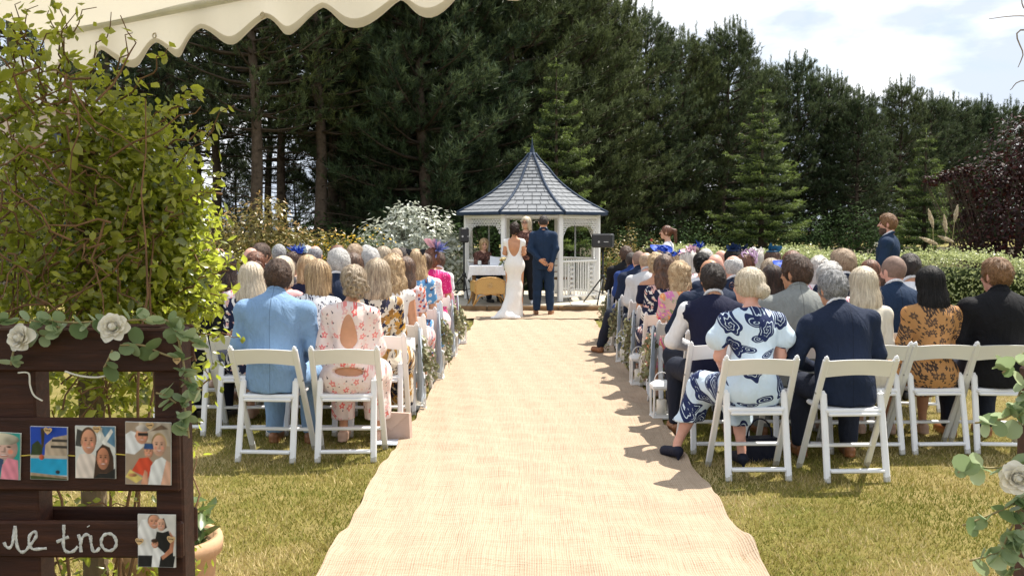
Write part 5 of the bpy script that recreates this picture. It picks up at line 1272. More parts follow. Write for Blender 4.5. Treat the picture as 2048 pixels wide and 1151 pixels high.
# (side+row, px of head, py of crown, pose, hair, skin, outfit, extra, label)
G = [
 ('L0', 545, 525, dict(sex='m', lean=6, hyaw=24, w=1.12, hpitch=4), ('short', 'shortbrown'), SK2, suit(LBLUE, BROWNL, LBLUE, wrinkle=.005), {}, 'man in light blue linen jacket with short brown hair, back row beside the aisle'),
 ('L0', 693, 542, dict(sex='f', lean=5, hyaw=20, tilt=2), ('updo', 'ash', 1), SK2, dress(PINKF, 'puff', NUDE, hem=.17, wrinkle=.005, cuts=(('cone', (0, -.205, 1.045), (.01, -.205, .82), .016, .078), ('ell', (.02, -.20, .595), (.13, .12, .032)))), {}, 'woman with braided blond updo in keyhole-back pink floral dress'),
 ('L1', 372, 520, dict(sex='m', lean=4, w=1.08), ('short', 'shortdark'), SK1, suit(BLACKC), {}, 'man in black suit half hidden by the climber leaves'),
 ('L1', 492, 535, dict(sex='f', lean=5, hyaw=12), ('midlong', 'platinum'), SK1, dress(NVW, 'short'), {}, 'woman with straight pale silvery blond hair left of light blue jacket'),
 ('L1', 634, 527, dict(sex='f', lean=4, hyaw=28), ('bob', 'blond'), SK1, dress(DITSY, 'short', hem=.3), {}, 'woman with blond bob in white dress with tiny black specks'),
 ('L1', 757, 524, dict(sex='f', lean=3, hyaw=2), ('verylong', 'ash'), SK1, dress(OCHRE, 'long', hem=.12), {}, 'woman with very long straight blond hair in ochre and black floral dress'),
 ('L2', 474, 507, f2, ('midlong', 'dark'), SK1, dress(PNKW, 'short'), {}, 'woman with glossy dark brown long bob near the climber'),
 ('L2', 566, 519, f0, ('bob', 'platinum'), SK1, dress(BLUSH, 'none', neck='wide'), {}, 'woman with pale blond bob just beyond the light blue jacket man'),
 ('L2', 666, 497, m3, ('short', 'silver'), SK3, suit(NAVY), {}, 'silver haired man in navy suit above the speckled dress'),
 ('L2', 822, 513, dict(sex='f', lean=4, hyaw=6), ('wavy', 'blond', 1), SK2, dress(POLKA, 'none', hem=.2), {}, 'woman with wavy blond hair in sleeveless white polka dot dress'),
 ('L3', 598, 499, f1, ('long', 'ombre'), SK2, dress(NAVYD, 'short'), {}, 'woman with long brown to blond ombre waves'),
 ('L3', 628, 508, f2, ('updo', 'auburn', 2), SK2, dress(DARKF, 'short'), {}, 'woman with messy auburn updo next to the silver haired man'),
 ('L3', 704, 517, f0, ('bob', 'blond', 1), SK1, dress(NAVYD, 'short'), {}, 'woman with honey blond bob between silver haired man and long blond hair'),
 ('L3', 773, 510, f2, ('long', 'brown', 1), SK2, dress(TEAL, 'short'), dict(hats=[('headband', ['black'], 1)]), 'woman with long reddish brown hair and black headband'),
 ('L3', 848, 522, f0, ('midlong', 'brown'), SK2, dress(REDF, 'short'), {}, 'woman in red and white floral top tucked behind the polka dot dress'),
 ('L4', 511, 493, m2, None, SK3, shirt(SHIRTB), dict(glasses=True), 'bald man with glasses and pale grey-blue collar, left block'),
 ('L4', 562, 509, f0, ('bun', 'brown'), SK2, dress(DARKF, 'short'), dict(hats=[('feather', ['royal'], 3)]), 'woman with royal blue feather fascinator on brown hair'),
 ('L4', 789, 498, m3, ('short', 'silver', 1), SK3, shirt(SHIRTB), {}, 'grey haired man with pale blue shirt collar above the headband woman'),
 ('L4', 877, 501, dict(sex='f', lean=4, hyaw=10), ('long', 'blond', 1), SK2, dress(DAISY, 'short', hem=.3), dict(hats=[('bow', ['black'], 1)]), 'woman with long blond hair, black bow and blue daisy print dress'),
 ('L5', 458, 496, m0, None, SK3, shirt(WCOT), {}, 'bald man with sunlit reddish scalp next to the climber'),
 ('L5', 556, 485, m1, ('short', 'shortbrown', 1), SK2, suit(GREYD), {}, 'tall man with dark brown hair behind the royal blue feathers'),
 ('L5', 712, 505, f1, ('midlong', 'dark', 1), SK2, dress(WCOT, 'short'), dict(hats=[('leafhat', ['pale'], 5)]), 'woman in pale blue pointed fascinator hat'),
 ('L5', 737, 500, f2, ('long', 'brown', 2), SK2, dress(BLUSH, 'short'), dict(hats=[('clip', ['white'], 2)]), 'woman with brown hair pinned by a pale flower clip'),
 ('L5', 822, 494, f0, ('midlong', 'ash', 1), SK1, dress(CREAM, 'short'), {}, 'woman with straight light hair ahead of the wavy blond one'),
 ('L5', 905, 516, f0, ('bun', 'brown', 1), SK2, dress(PNKW, 'short', hem=.3), {}, 'woman in pink and white print between daisy dress and magenta dress'),
 ('L6', 581, 487, m2, ('crop', 'grey'), SK3, suit(GREYW), {}, 'man with cropped grey hair, far left rows'),
 ('L6', 650, 490, m0, ('balding', 'grey'), SK3, suit(NAVY), {}, 'balding grey man ahead of the silver haired man'),
 ('L6', 797, 488, m1, ('short', 'sandy', 1), SK2, suit(NAVY), {}, 'man with light brown hair highest among the left front rows'),
 ('L6', 838, 499, m2, ('crop', 'sandy'), SK3, shirt(WCOT), {}, 'man with very short fair hair left of the black bow'),
 ('L6', 908, 500, dict(sex='f', lean=3, hyaw=8, w=1.1), ('updo', 'auburn', 1), SK2, dress(MAGENTA, 'short', hem=.3), dict(hats=[('bigfeather', ['pink', 'peri'], 7)]), 'woman in magenta dress wearing pink and blue feather fascinator'),
 ('L7', 672, 492, f1, ('bob', 'auburn'), SK2, dress(TEAL, 'short'), {}, 'woman with short auburn hair in the farther left rows'),
 ('L7', 853, 501, m0, ('short', 'shortdark', 1), SK2, suit(NAVY), {}, 'dark haired man beside the magenta fascinator'),
 ('L7', 927, 514, dict(sex='m', lean=5, hyaw=10, w=.8), ('short', 'shortbrown', 2), SK2, shirt(WCOT, PINKC, 'short'), {}, 'boy in white shirt and pink shorts at the aisle end'),
 ('L8', 730, 494, m0, ('short', 'silver', 2), SK3, suit(GREYW), {}, 'grey haired man in the frontmost left row'),
 ('L8', 610, 495, f0, ('bob', 'white'), SK1, dress(LILAC, 'short'), {}, 'white haired woman in the frontmost left row'),
 # ---------------- right block
 ('R0', 1508, 548, dict(sex='f', lean=5, hyaw=38, twist=8, w=1.16, legs='lady'), ('bun', 'palecurl'), SK3, [('dress', ROSE, dict(sleeve='flutter', hem=.27, wrinkle=.005)), ('shoes', cloth('navy_suede', (.012, .014, .03), .6), dict(heel=True))], dict(glasses=True), 'woman with pale blond bun and glasses in light blue navy-rose dress'),
 ('R0', 1702, 553, dict(sex='m', lean=9, hyaw=16, tilt=-5, twist=6, w=1.1, arms='elbow', knees=.17), ('short', 'grey'), SK2, suit(NAVY, BROWNL, WCOT, wrinkle=.005), {}, 'grey curly haired man in navy suit leaning in the rearmost right row'),
 ('R1', 1432, 538, dict(sex='m', lean=5, hyaw=8, w=1.05, knees=.2, arms='elbow'), ('short', 'shortdark'), SK2, [('trousers', DKTRS), ('shirt', WCOT, dict(sleeve='long')), ('waistcoat', NAVYD, dict(sleeves=False, e=.02, collar=False)), ('shirt_collar', WCOT), ('shoes', BROWNL)], {}, 'man in navy waistcoat over white shirt beside the aisle'),
 ('R1', 1610, 514, dict(sex='m', lean=4, hyaw=42, w=1.12), ('quiff', 'shortbrown'), SK2, suit(GREYW, BROWNL, GREYW), {}, 'man in grey tweed jacket with wavy brown hair'),
 ('R1', 1745, 546, dict(sex='f', lean=4, hyaw=4), ('long', 'platinum', 1), SK1, dress(CREAM, 'long', hem=.3), {}, 'woman with long straight platinum hair in cream jacket'),
 ('R1', 1868, 544, dict(sex='f', lean=4, hyaw=6, w=1.12), ('midlong', 'black', 1), SK2, dress(TAN, 'long', hem=.3), {}, 'woman with long black hair in tan dark-floral dress'),
 ('R1', 1994, 521, dict(sex='m', lean=4, hyaw=24, w=1.16), ('short', 'ginger'), SK3, suit(BLACKC, BROWNL, BLACKC), {}, 'man with ginger-brown hair in dark jacket at the far row end'),
 ('R2', 1428, 521, dict(sex='m', lean=8, hyaw=12, w=1.08, knees=.2, arms='elbow'), None, SK2, suit(NAVY), {}, 'bald man in navy jacket right behind the waistcoat man'),
 ('R2', 1555, 543, f0, ('bob', 'dark', 1), SK1, dress(DARKF, 'short'), {}, 'woman with sleek dark brown bob between rose dress and grey jacket'),
 ('R2', 1783, 515, dict(sex='m', lean=3, hyaw=24, w=1.1), ('crop', 'stubble'), SK3, suit(MBLUE), dict(beard='shortbrown'), 'shaven headed bearded man in blue suit above the platinum hair'),
 ('R3', 1372, 534, dict(sex='f', lean=5, hyaw=4), ('curlybob', 'curlblond'), SK1, dress(PINKM, 'short', hem=.28), {}, 'woman with curly blond hair in bright pink and orange floral dress'),
 ('R3', 1463, 513, m0, ('balding', 'silver'), SK3, suit(NAVY), {}, 'balding white haired man left of the big royal blue hat'),
 ('R3', 1508, 545, f1, ('bob', 'brown'), SK2, dress(RBLUE, 'short'), dict(hats=[('saucer', ['royal'], 4)]), 'woman in the big royal blue saucer hat'),
 ('R4', 1562, 527, f0, ('bob', 'ash', 2), SK1, dress(LILAC, 'short'), {}, 'woman with ash blond bob just above the dark bob'),
 ('R3', 1606, 499, dict(sex='m', hyaw=40, lean=3), ('short', 'sandy', 2), SK3, suit(NAVY), dict(glasses=True), 'fair haired man with glasses, sticking up above the grey jacket man'),
 ('R2', 1682, 534, f2, ('curlybob', 'silver', 1), SK3, dress(PNKW, 'short'), {}, 'woman with short silver curls left of the platinum hair'),
 ('R3', 1828, 513, dict(sex='m', hyaw=6, lean=3, w=1.05), ('short', 'shortdark', 2), SK2, shirt(WCOT), {}, 'dark haired man in plain white shirt next to the bearded man'),
 ('R4', 1350, 517, f2, ('wavy', 'brown', 2), SK1, dress(NVW, 'puff', hem=.28), {}, 'woman with thick brown wavy hair in navy and white floral dress'),
 ('R4', 1415, 510, m1, None, SK3, suit(NAVY), {}, 'bald man just ahead of the other bald man in the right block'),
 ('R4', 1650, 520, f1, ('curlybob', 'white'), SK3, dress(PNKW, 'short'), {}, 'white haired woman right of the grey jacket man'),
 ('R4', 1730, 531, f0, ('bob', 'auburn', 1), SK2, dress(DARKF, 'short'), {}, 'woman with auburn bob above the platinum hair'),
 ('R5', 1311, 512, dict(sex='f', lean=4, hyaw=-6), ('curlyup', 'curlblond', 1), SK2, dress(NAVYD, 'short', hem=.28, neck='off', e=.014), {}, 'woman with blond updo in off-shoulder navy dress'),
 ('R5', 1391, 512, f0, ('updo', 'black', 1), SK1, dress(WCOT, 'short'), {}, 'woman with pinned up black curls beside brown wavy hair'),
 ('R5', 1522, 514, f2, ('bob', 'auburn', 2), SK2, dress(TEAL, 'short'), dict(hats=[('loops', ['lilac'], 6)]), 'woman with auburn hair and looped lilac fascinator'),
 ('R5', 1565, 505, f1, ('long', 'auburn'), SK2, dress(BLUSH, 'short'), {}, 'woman with long red-gold hair near the hedge'),
 ('R5', 1700, 524, f0, ('curlybob', 'silver'), SK3, dress(LILAC, 'short'), {}, 'grey curly haired woman in the middle of the right block'),
 ('R6', 1295, 508, m1, ('balding', 'sandy'), SK3, shirt(LGREY), {}, 'man in pale grey shirt at the aisle, thinning hair'),
 ('R6', 1370, 504, f1, ('bob', 'white', 1), SK3, dress(PNKW, 'short'), dict(hats=[('ruffle', ['pink'], 2)]), 'woman in pale pink ruffled headpiece'),
 ('R6', 1492, 503, f0, ('bun', 'black'), SK1, dress(NAVYD, 'short'), dict(hats=[('leafhat', ['navy'], 8)]), 'woman in navy pointed fascinator left of the lilac one'),
 ('R6', 1531, 505, f2, ('bun', 'brown', 2), SK2, dress(TEAL, 'short'), dict(hats=[('leafhat', ['teal'], 9)]), 'woman in teal blue pointed fascinator'),
 ('R7', 1278, 508, dict(sex='m', lean=6, hyaw=6, legs='out', w=1.1, knees=.17), ('crop', 'stubble', 1), SK3, suit(NAVY, BROWNL, NAVY), {}, 'man in navy suit with tan shoe stretched onto the aisle'),
 ('R7', 1327, 515, f0, ('bob', 'blond', 2), SK1, dress(RBLUE, 'short'), dict(hats=[('ruffle', ['royal'], 5)]), 'woman in ruffled royal blue hat behind blond updo'),
 ('R7', 1401, 503, m2, None, SK3, suit(GREYD), {}, 'bald man in the right front rows, under the blue fascinator'),
 ('R7', 1450, 505, f1, ('bob', 'white', 2), SK3, dress(CREAM, 'short'), dict(hats=[('ruffle', ['white'], 8)]), 'woman in white ruffled flower hat'),
 ('R8', 1254, 512, m1, ('crop', 'shortdark'), SK4, suit(RBLUE, BLKL, RBLUE), {}, 'man with dark skin in bright blue suit at the aisle'),
 ('R8', 1343, 514, f2, ('bun', 'brown'), SK2, dress(NAVYD, 'short'), dict(hats=[('bow', ['navy'], 4)]), 'woman in navy bow headpiece near the photographer'),
 ('R8', 1384, 503, f0, ('bob', 'white'), SK3, dress(CREAM, 'short'), {}, 'white haired woman below the photographer'),
 ('R8', 1476, 503, f2, ('bob', 'dark'), SK1, dress(NAVYD, 'short'), dict(hats=[('leafhat', ['navy'], 12)]), 'woman in dark navy leaf-shaped hat next to white flower hat'),
 ('R9', 1236, 497, dict(sex='m', lean=4, hyaw=4, w=1.1), ('short', 'shortbrown', 1), SK2, suit(BLACKC, BLKL, BLACKC), {}, 'man in black suit in front seat beneath the loudspeaker'),
 ('R9', 1306, 502, f1, ('bun', 'blond'), SK1, dress(RBLUE, 'short'), dict(hats=[('saucer', ['royal'], 2)]), 'woman in royal blue hat in the frontmost right row'),
 ('R9', 1409, 498, f0, ('bun', 'brown', 1), SK2, dress(TEAL, 'short'), dict(hats=[('feather', ['royal'], 9)]), 'woman with small bright blue fascinator in front of the hedge'),
 ('R9', 1432, 498, m2, ('crop', 'grey', 1), SK3, suit(GREYD), {}, 'grey cropped man in the frontmost right row'),
]
rows = {}
for q in G: rows.setdefault(q[0], []).append(q)
seatpos = {}
for rk, lst in rows.items():
    y = (LY if rk[0] == 'L' else RY)[int(rk[1])]
    xs = [[atx(q[1], y - .05), q] for q in lst]; xs.sort(key=lambda t: t[0])
    for it in range(30):
        for a, b_ in zip(xs[:-1], xs[1:]):
            g_ = .475 - (b_[0] - a[0])
            if g_ > 0: a[0] -= g_ / 2; b_[0] += g_ / 2
        for a in xs: a[0] = min(a[0], -1.2) if rk[0] == 'L' else max(a[0], 1.30)
    for x, q in xs: seatpos[id(q)] = (x, y)
ROWN = ['rearmost', 'second', 'third', 'fourth', 'fifth', 'sixth', 'seventh', 'eighth', 'ninth', 'tenth']
rj = random.Random(4)
for q in G:
    rk, px, py, pose, hair, sk, outf, ex, lab = q; x, y = seatpos[id(q)]; r = int(rk[1]); near = r <= 1
    ztop = CAMZ - (py - 458) * (y - .05) / FPX; base = 1.325 if pose.get('sex') == 'm' else 1.318
    if hair and hair[0] in ('bob', 'long', 'midlong', 'verylong', 'wavy', 'curlybob'): base += .015
    s = max(.90, min(1.08, ztop / base)); yaw = rj.uniform(-3, 3) + {'L': -2, 'R': 3}[rk[0]]
    if near: yaw = 0
    person((x, y + .03, .455 * (1 - s)), R(yaw), s, pose, outf, hair, sk, (.0115 if near else .019), lab, 'seated wedding guests', **ex)
    side = 'left' if rk[0] == 'L' else 'right'
    cl = 'white folding chair under the ' + ' '.join(lab.split()[:9]).rstrip(',')
    chair(x + rj.uniform(-.01, .01), y + rj.uniform(-.025, .015), R(rj.uniform(-5, 5)), cl, r <= 2 or abs(x) < 1.45)

# ================================================================== THE COUPLE AND THE OTHERS STANDING
GP = at(1087, 632, 17.6); SL = 'wedding party'
person((atx(1087, 17.6), 17.6, .028), R(-3), 1.02, dict(kind='stand', sex='m', lean=0, arms='behind', w=.96), [('trousers', MBLUE), ('jacket', MBLUE), ('shirt_collar', WCOT), ('shoes', BROWNL)], ('crop', 'shortdark'), SK2, .0105, 'groom in blue suit standing with hands clasped behind his back')
def bride():
    pose = dict(kind='stand', sex='f', lean=0, arms='front', w=1.0, hyaw=6); J = skeleton(**pose)
    root, J = person((atx(1029, 17.15), 17.15, .028), R(-4), .945, pose, [], ('curlyup', 'dark', 2), SKB, .0105, 'bride in ivory low-back wedding gown with dark pinned-up hair')
    F = Field((-.62, -.62, -.01), (.45, .4, 1.55), .0115); M = J['M']
    torso(F, J, .012, .05)
    for n, s in (('L', -1), ('R', 1)): F.ell(J['sh' + n], (.056, .055, .05), .03); F.cone(J['sh' + n], J['sh' + n] * .75 + J['el' + n] * .25, .054, .05, .02)
    F.cone(J['pel'] + np.array((0, 0, .03), np.float32), (0, .0, .55), .165, .13, .08, .85); F.cone((0, .0, .55), (-.03, -.02, .0), .135, .20, .08, .9)
    F.cone((-.02, -.05, .40), (-.20, -.26, .02), .10, .10, .10); F.cone((-.20, -.26, .01), (-.36, -.38, .0), .10, .04, .10); F.cone((-.1, -.25, .0), (.10, -.34, .0), .08, .05, .1)
    F.ripple(.0045, lambda X, Y, Z: np.clip((.62 - Z) * 2.2, 0, 1) * (np.sin(42 * X + 9 * Z + 10 * Y) + .6 * np.sin(75 * X - 26 * Y)) + .25 * FOLD(X, Y, Z))
    F.cut((0, 0, -1), 0.0)
    # low scooped back
    F.ell((0, -.16, 1.42), (.128, .17, .31), .012, None, 'sub'); F.ell((0, .06, 1.50), (.09, .16, .10), .012, None, 'sub'); F.ell((0, 0, 1.53), (.10, .16, .10), .012, None, 'sub')
    put('gown', F.mesh('gown'), root, IVORY)
    sm = MB()
    for i in range(16): sm.lathe([(0, -.006), (.006, 0), (0, .006)], (0, -.137 + .018 * math.sin(i * .35), 1.08 - i * .022), 6)
    sm.build('buttons', IVORY, root, True)
    b = MB(); rd = random.Random(3)
    q = empty('bouquet', (atx(1029, 17.15) - .19, 17.37, 1.0), 0, 'small bouquet of cream and green flowers held by the bride', 'bouquet')
    for i in range(16):
        u = Vector((rd.uniform(-1, 1), rd.uniform(-1, 1), rd.uniform(-.3, 1))).normalized() * .06
        MB().lathe([(0, -.02), (.02, -.012), (.027, .004), (.018, .018), (0, .012)], n=8).build('flower', plain('cream_flower', (.6, .52, .3), .7) if i % 3 else plain('ochre_flower', (.45, .3, .08), .7), q, True, loc=u)
    for i in range(14):
        u = Vector((rd.uniform(-1, 1), rd.uniform(-1, 1), rd.uniform(-1, .6))).normalized(); m = MB(); blade(m, u * .03, u, u.orthogonal(), .1, .02); m.build('leaf', plain('bouquet_leaf', (.1, .14, .05), .6), q, True)
    MB().tube([(0, 0, -.02), (.02, 0, -.16)], .018, 8).build('stem_bunch', plain('bouquet_stem', (.1, .14, .05), .6), q, True)
bride()
# celebrant facing the couple, on the paving
person((atx(1052, 18.85), 18.85, DECK), R(180 - 6), .955, dict(kind='stand', sex='f', lean=2, arms='front', w=1.0, hyaw=-14), [('trousers', BLACKC), ('shirt', LEOP, dict(sleeve='long')), ('shoes', WCOT)], ('bob', 'platinum'), SK1, .013, 'celebrant with chin-length pale blond hair facing the couple', face=True, glasses=True)
# registrar sitting at the table
person((atx(968, 19.55), 19.55, DECK), R(180 + 35), .93, dict(sex='f', lean=3, arms='lap', hyaw=-25, hpitch=14), [('trousers', DKTRS), ('shirt', LEOP, dict(sleeve='long')), ('shoes', BLKL)], ('bob', 'blond'), SK1, .013, 'registrar with blond bob seated at the table holding a paper', face=True)
chair(atx(968, 19.55), 19.55, R(180 + 35), 'white folding chair under the registrar at the table', False).location.z = DECK
# best man standing by the hedge, seen from the side
person((atx(1773, 12.6), 12.6, 0), R(62), 1.0, dict(kind='stand', sex='m', lean=-1, w=1.1, hyaw=8), [('trousers', MBLUE), ('jacket', MBLUE), ('shirt_collar', WCOT), ('shoes', BROWNL)], ('quiff', 'ginger'), SK3, .0105, 'bearded man in blue suit standing side-on beside the hedge', face=True, beard='shortbrown')
bt = empty('buttonhole', at(1753, 490, 12.55), 0, 'small pale flower buttonhole on the standing man in blue', 'flower')
for i in range(5): MB().lathe([(0, -.012), (.015, 0), (.008, .012), (0, .008)], n=7).build('flower', plain('pale_flower', (.6, .58, .42), .7), bt, True, loc=(random.uniform(-.02, .02), random.uniform(-.02, .02), random.uniform(-.03, .03)))
# photographer
person((atx(1335, 15.6), 15.6, 0), R(72), .93, dict(kind='stand', sex='f', lean=2, arms='front', w=1.0, hyaw=8), [('trousers', BLACKC), ('shirt', WCOT, dict(sleeve='short')), ('shoes', BLKL)], ('ponytail', 'auburn'), SK1, .013, 'photographer in white shirt with long brown ponytail, standing side-on', face=True)
m = empty('camera', at(1303, 500, 15.7), R(72), 'black camera held up on a rig by the photographer', 'camera')
CB = plain('camera_black', (.015, .015, .016), .45)
MB().box((0, 0, 0), (.14, .08, .1), bev=.012).build('camera_body', CB, m); MB().lathe([(0, .0), (.035, 0), (.036, .09), (.03, .1), (0, .1)], n=14).build('lens', CB, m, True, rot=(R(-90), 0, 0))
MB().box((0, 0, .075), (.05, .06, .05), bev=.01).build('viewfinder', CB, m); MB().tube([(0, 0, -.05), (.02, 0, -.3)], .012, 6).build('grip_pole', CB, m); MB().box((-.02, 0, .16), (.06, .03, .035), bev=.006).build('microphone', plain('red_foam', (.3, .02, .02), .7), m)

# ---- registrar's table
T = empty('registry_table', (atx(985, 18.95), 18.95, DECK), 0, 'small table under a white cloth beside the bride', 'table')
def cloth_top(w, d, h, drop):
    F = []; m = MB(); n = 40; per = []
    for i in range(n):
        a = i / n * 4
        s = int(a); f = a - s
        c = [(-w, -d), (w, -d), (w, d), (-w, d)]; x0, y0 = c[s]; x1, y1 = c[(s + 1) % 4]; per.append((x0 + (x1 - x0) * f, y0 + (y1 - y0) * f))
    top = [(x, y, h) for x, y in per]
    low = []
    for i, (x, y) in enumerate(per):
        k = 1.05 + .03 * math.sin(i * 2.1) + (.05 if i % 10 == 0 else 0); low.append((x * k, y * k, h - drop + (.03 if i % 10 else -.08)))
    m.add(top + low, [tuple(range(n))] + [(i, i + n, (i + 1) % n + n, (i + 1) % n) for i in range(n)]); return recalc(m.mesh('tablecloth', cloth('white_linen', (.78, .79, .82), .7)))
link('tablecloth', cloth_top(.43, .36, .735, .2), T)
MB().box((0, 0, .715), (.84, .7, .03)).build('table_top', SLEEPER, T)
for sx in (-1, 1):
    for sy in (-1, 1): MB().bar((sx * .36, sy * .3, 0), (sx * .36, sy * .3, .7), .04, .04).build('leg', SLEEPER, T)
pp = MB().box((0, 0, 0), (.21, .004, .28), bev=.001).build('paper_sheet', plain('paper', (.8, .81, .84), .7, .03)); pp.location = at(990, 525, 19.3); pp.rotation_euler = (R(-35), R(10), R(12)); tag(pp, 'white sheet of paper held by the registrar over the table', 'paper')
jr = MB().lathe([(0, 0), (.035, 0), (.036, .08), (.03, .1), (.028, .1), (.032, .01), (0, .01)], n=14).build('glass_jar', plain('jar_glass', (.5, .52, .5), .08, .05, 5), None, True); jr.location = (atx(959, 18.8), 18.8, DECK + .736); tag(jr, 'small glass jar standing on the white tablecloth', 'jar')
# ---- rattan chair pushed in front of the table
RAT = plain('rattan', (.50, .29, .10), .55, .25, 30, .4, .4); RATD = plain('rattan_weave', (.56, .35, .13), .6, .3, 90, .3, .6)
rc = empty('rattan_chair', (atx(976, 18.6), 18.6, DECK), R(14), 'honey coloured rattan armchair with its back towards the guests', 'chair')
bk = [(-.28, .22), (.28, .22), (.28, .40), (.24, .47), (.15, .51), (0, .525), (-.15, .51), (-.24, .47), (-.28, .40)]
MB().prism(bk, -.012, .012, xf=lambda u, v, w: (u, -.2 + w, v)).build('backrest', RATD, rc)
MB().tube([(x, -.2, z) for x, z in bk] + [(-.28, -.2, .22)], .017, 8).build('back_frame', RAT, rc, True)
fl_m = MB(); 
for a in range(8): ring(fl_m, Vector((.03 * math.cos(a * .785), -.222, .37 + .03 * math.sin(a * .785))), .02, .003, Vector((1, 0, 0)), n=7)
fl_m.build('cane_rosette', plain('cane_pale', (.72, .52, .26), .6), rc, True)
MB().box((0, .06, .24), (.54, .48, .05), bev=.02).build('seat', RATD, rc)
for sx in (-1, 1):
    MB().box((sx * .285, .06, .345), (.02, .46, .2), bev=.008).build('side_panel', RATD, rc); MB().tube([(sx * .28, -.2, .45), (sx * .29, .05, .46), (sx * .28, .28, .43)], .017, 8).build('arm', RAT, rc, True)
    for sy in (-.2, .28): MB().tube([(sx * .26, sy, .24), (sx * .28, sy * 1.05, .12), (sx * .33, sy * 1.15, 0)], .017, 7).build('leg', RAT, rc, True)
    MB().tube([(sx * .3, -.2, .02), (sx * .2, -.2, .17), (0, -.2, .215)], .012, 6).build('brace', RAT, rc, True)
# wooden chair inside the gazebo
wc = empty('wooden_chair', (atx(1118, 20.3), 20.3, DECK), R(40), 'brown wooden chair standing inside the gazebo', 'chair')
MB().box((0, 0, .42), (.4, .4, .04), bev=.01).build('seat', SLEEPER, wc)
for sx in (-1, 1):
    for sy in (-1, 1): MB().bar((.17 * sx, .17 * sy, 0), (.17 * sx, .17 * sy, .42 if sy < 0 else .85), .035, .035).build('leg', SLEEPER, wc)
for z in (.55, .68, .82): MB().bar((-.17, .17, z), (.17, .17, z), .05, .02).build('back_slat', SLEEPER, wc)

# ---- loudspeakers on stands
SPK = plain('speaker_black', (.022, .023, .026), .5, .15, 40, .4, .3)
def loudspeaker(px, py, d, base_z, w, h, dp, rz, label, lab2):
    c = at(px, py, d); s = empty('loudspeaker', (c.x, d, c.z - h / 2), rz, label, 'loudspeaker')
    MB().box((0, 0, h / 2), (w, dp, h), bev=.025).build('cabinet', SPK, s); MB().box((0, -dp / 2 - .004, h / 2), (w * .88, .012, h * .84), bev=.005).build('grille', plain('speaker_grille', (.03, .03, .033), .6, .3, 120, .4, .5), s)
    MB().lathe([(0, 0), (.02, 0), (.02, .006), (0, .006)], n=12).build('badge', plain('badge_silver', (.5, .5, .5), .3), s, rot=(R(90), 0, 0), loc=(-.05, -dp / 2 - .010, h * .42)); MB().box((.09, -dp / 2 - .012, h * .42), (.09, .006, .012)).build('status_strip', plain('strip_pale', (.55, .55, .55), .4), s)
    t = empty('speaker_stand', (c.x, d, base_z), rz, lab2, 'stand'); top = c.z - h / 2 - base_z
    MB().tube([(0, 0, .18), (0, 0, top)], .019, 8).build('pole', SPK, t, True); MB().lathe([(0, 0), (.04, 0), (.04, .06), (0, .06)], (0, 0, .5), 12).build('collar', SPK, t, True)
    for k in range(3):
        a = R(30 + 120 * k); e = Vector((math.cos(a) * .5, math.sin(a) * .5, .012)); MB().tube([(0, 0, .53), e], .014, 6).build('leg', SPK, t, True); MB().tube([(0, 0, .2), e * .5 + Vector((0, 0, .25))], .008, 5).build('brace', SPK, t, True)
loudspeaker(1206, 481, 18.9, DECK, .40, .27, .26, R(-16), 'black loudspeaker on the stand to the right of the gazebo', 'black tripod speaker stand to the right of the gazebo')
loudspeaker(928, 470, 19.6, DECK, .17, .30, .22, R(14), 'small dark loudspeaker half hidden by the silver bush', 'black tripod speaker stand near the table and silver bush')

# ================================================================== AISLE DETAILS
EUC = leafmat('eucalyptus_leaf', (.11, .19, .06), (.46, .56, .34), .4, .4)
EUCD = leafmat('dried_eucalyptus_leaf', (.12, .13, .055), (.36, .35, .19), .5, .3)
LANT = plain('lantern_white', (.76, .76, .74), .4, .05, 10); WAX = plain('candle_wax', (.75, .72, .64), .5, .04, 10)
LP = {}
def lantern_parts():
    w = .075; P = []
    P.append(('base', MB().box((0, 0, .012), (.175, .175, .024), bev=.006)))
    for sx in (-1, 1):
        for sy in (-1, 1): P.append(('corner_post', MB().box((w * sx, w * sy, .14), (.016, .016, .235), bev=.003)))
    for z in (.032, .25):
        f = MB()
        for s in (-1, 1): f.box((0, w * s, z), (.134, .012, .016)); f.box((w * s, 0, z), (.012, .134, .016))
        P.append(('rail', f))
    P.append(('lid', MB().add([(-.09, -.09, .258), (.09, -.09, .258), (.09, .09, .258), (-.09, .09, .258), (-.085, -.085, .275), (.085, -.085, .275), (.085, .085, .275), (-.085, .085, .275), (-.045, -.045, .31), (.045, -.045, .31), (.045, .045, .31), (-.045, .045, .31)],
        [(3, 2, 1, 0), (0, 1, 5, 4), (1, 2, 6, 5), (2, 3, 7, 6), (3, 0, 4, 7), (4, 5, 9, 8), (5, 6, 10, 9), (6, 7, 11, 10), (7, 4, 8, 11), (8, 9, 10, 11)])))
    P.append(('handle', MB().tube([(.062 * math.cos(R(a)), 0, .305 + .075 * math.sin(R(a))) for a in range(0, 181, 15)], .004, 6)))
    return [(n, m.mesh(n, LANT)) for n, m in P] + [('candle', MB().lathe([(0, .026), (.042, .026), (.042, .15), (.035, .154), (0, .148)], n=16).mesh('candle', WAX, True))]
LPM = lantern_parts()
def lantern(x, y, rz, label):
    o = empty('lantern', (x, y, .02), rz, label, 'lantern', 'white aisle lanterns')
    for n, me in LPM: link(n, me, o)
ln = [('L', 8.36, 'beside the polka dot dress chair'), ('L', 10.05, 'beside the blue daisy dress chair'), ('L', 11.75, 'beside the magenta dress chair'), ('L', 13.2, 'farthest along the bride-side chairs'),
      ('R', 7.98, 'beside the waistcoat man, half behind his trouser leg'), ('R', 9.72, 'beside the bright pink floral dress chair'), ('R', 11.38, 'beside the pale grey shirt man'), ('R', 13.0, 'farthest along the right-hand chairs')]
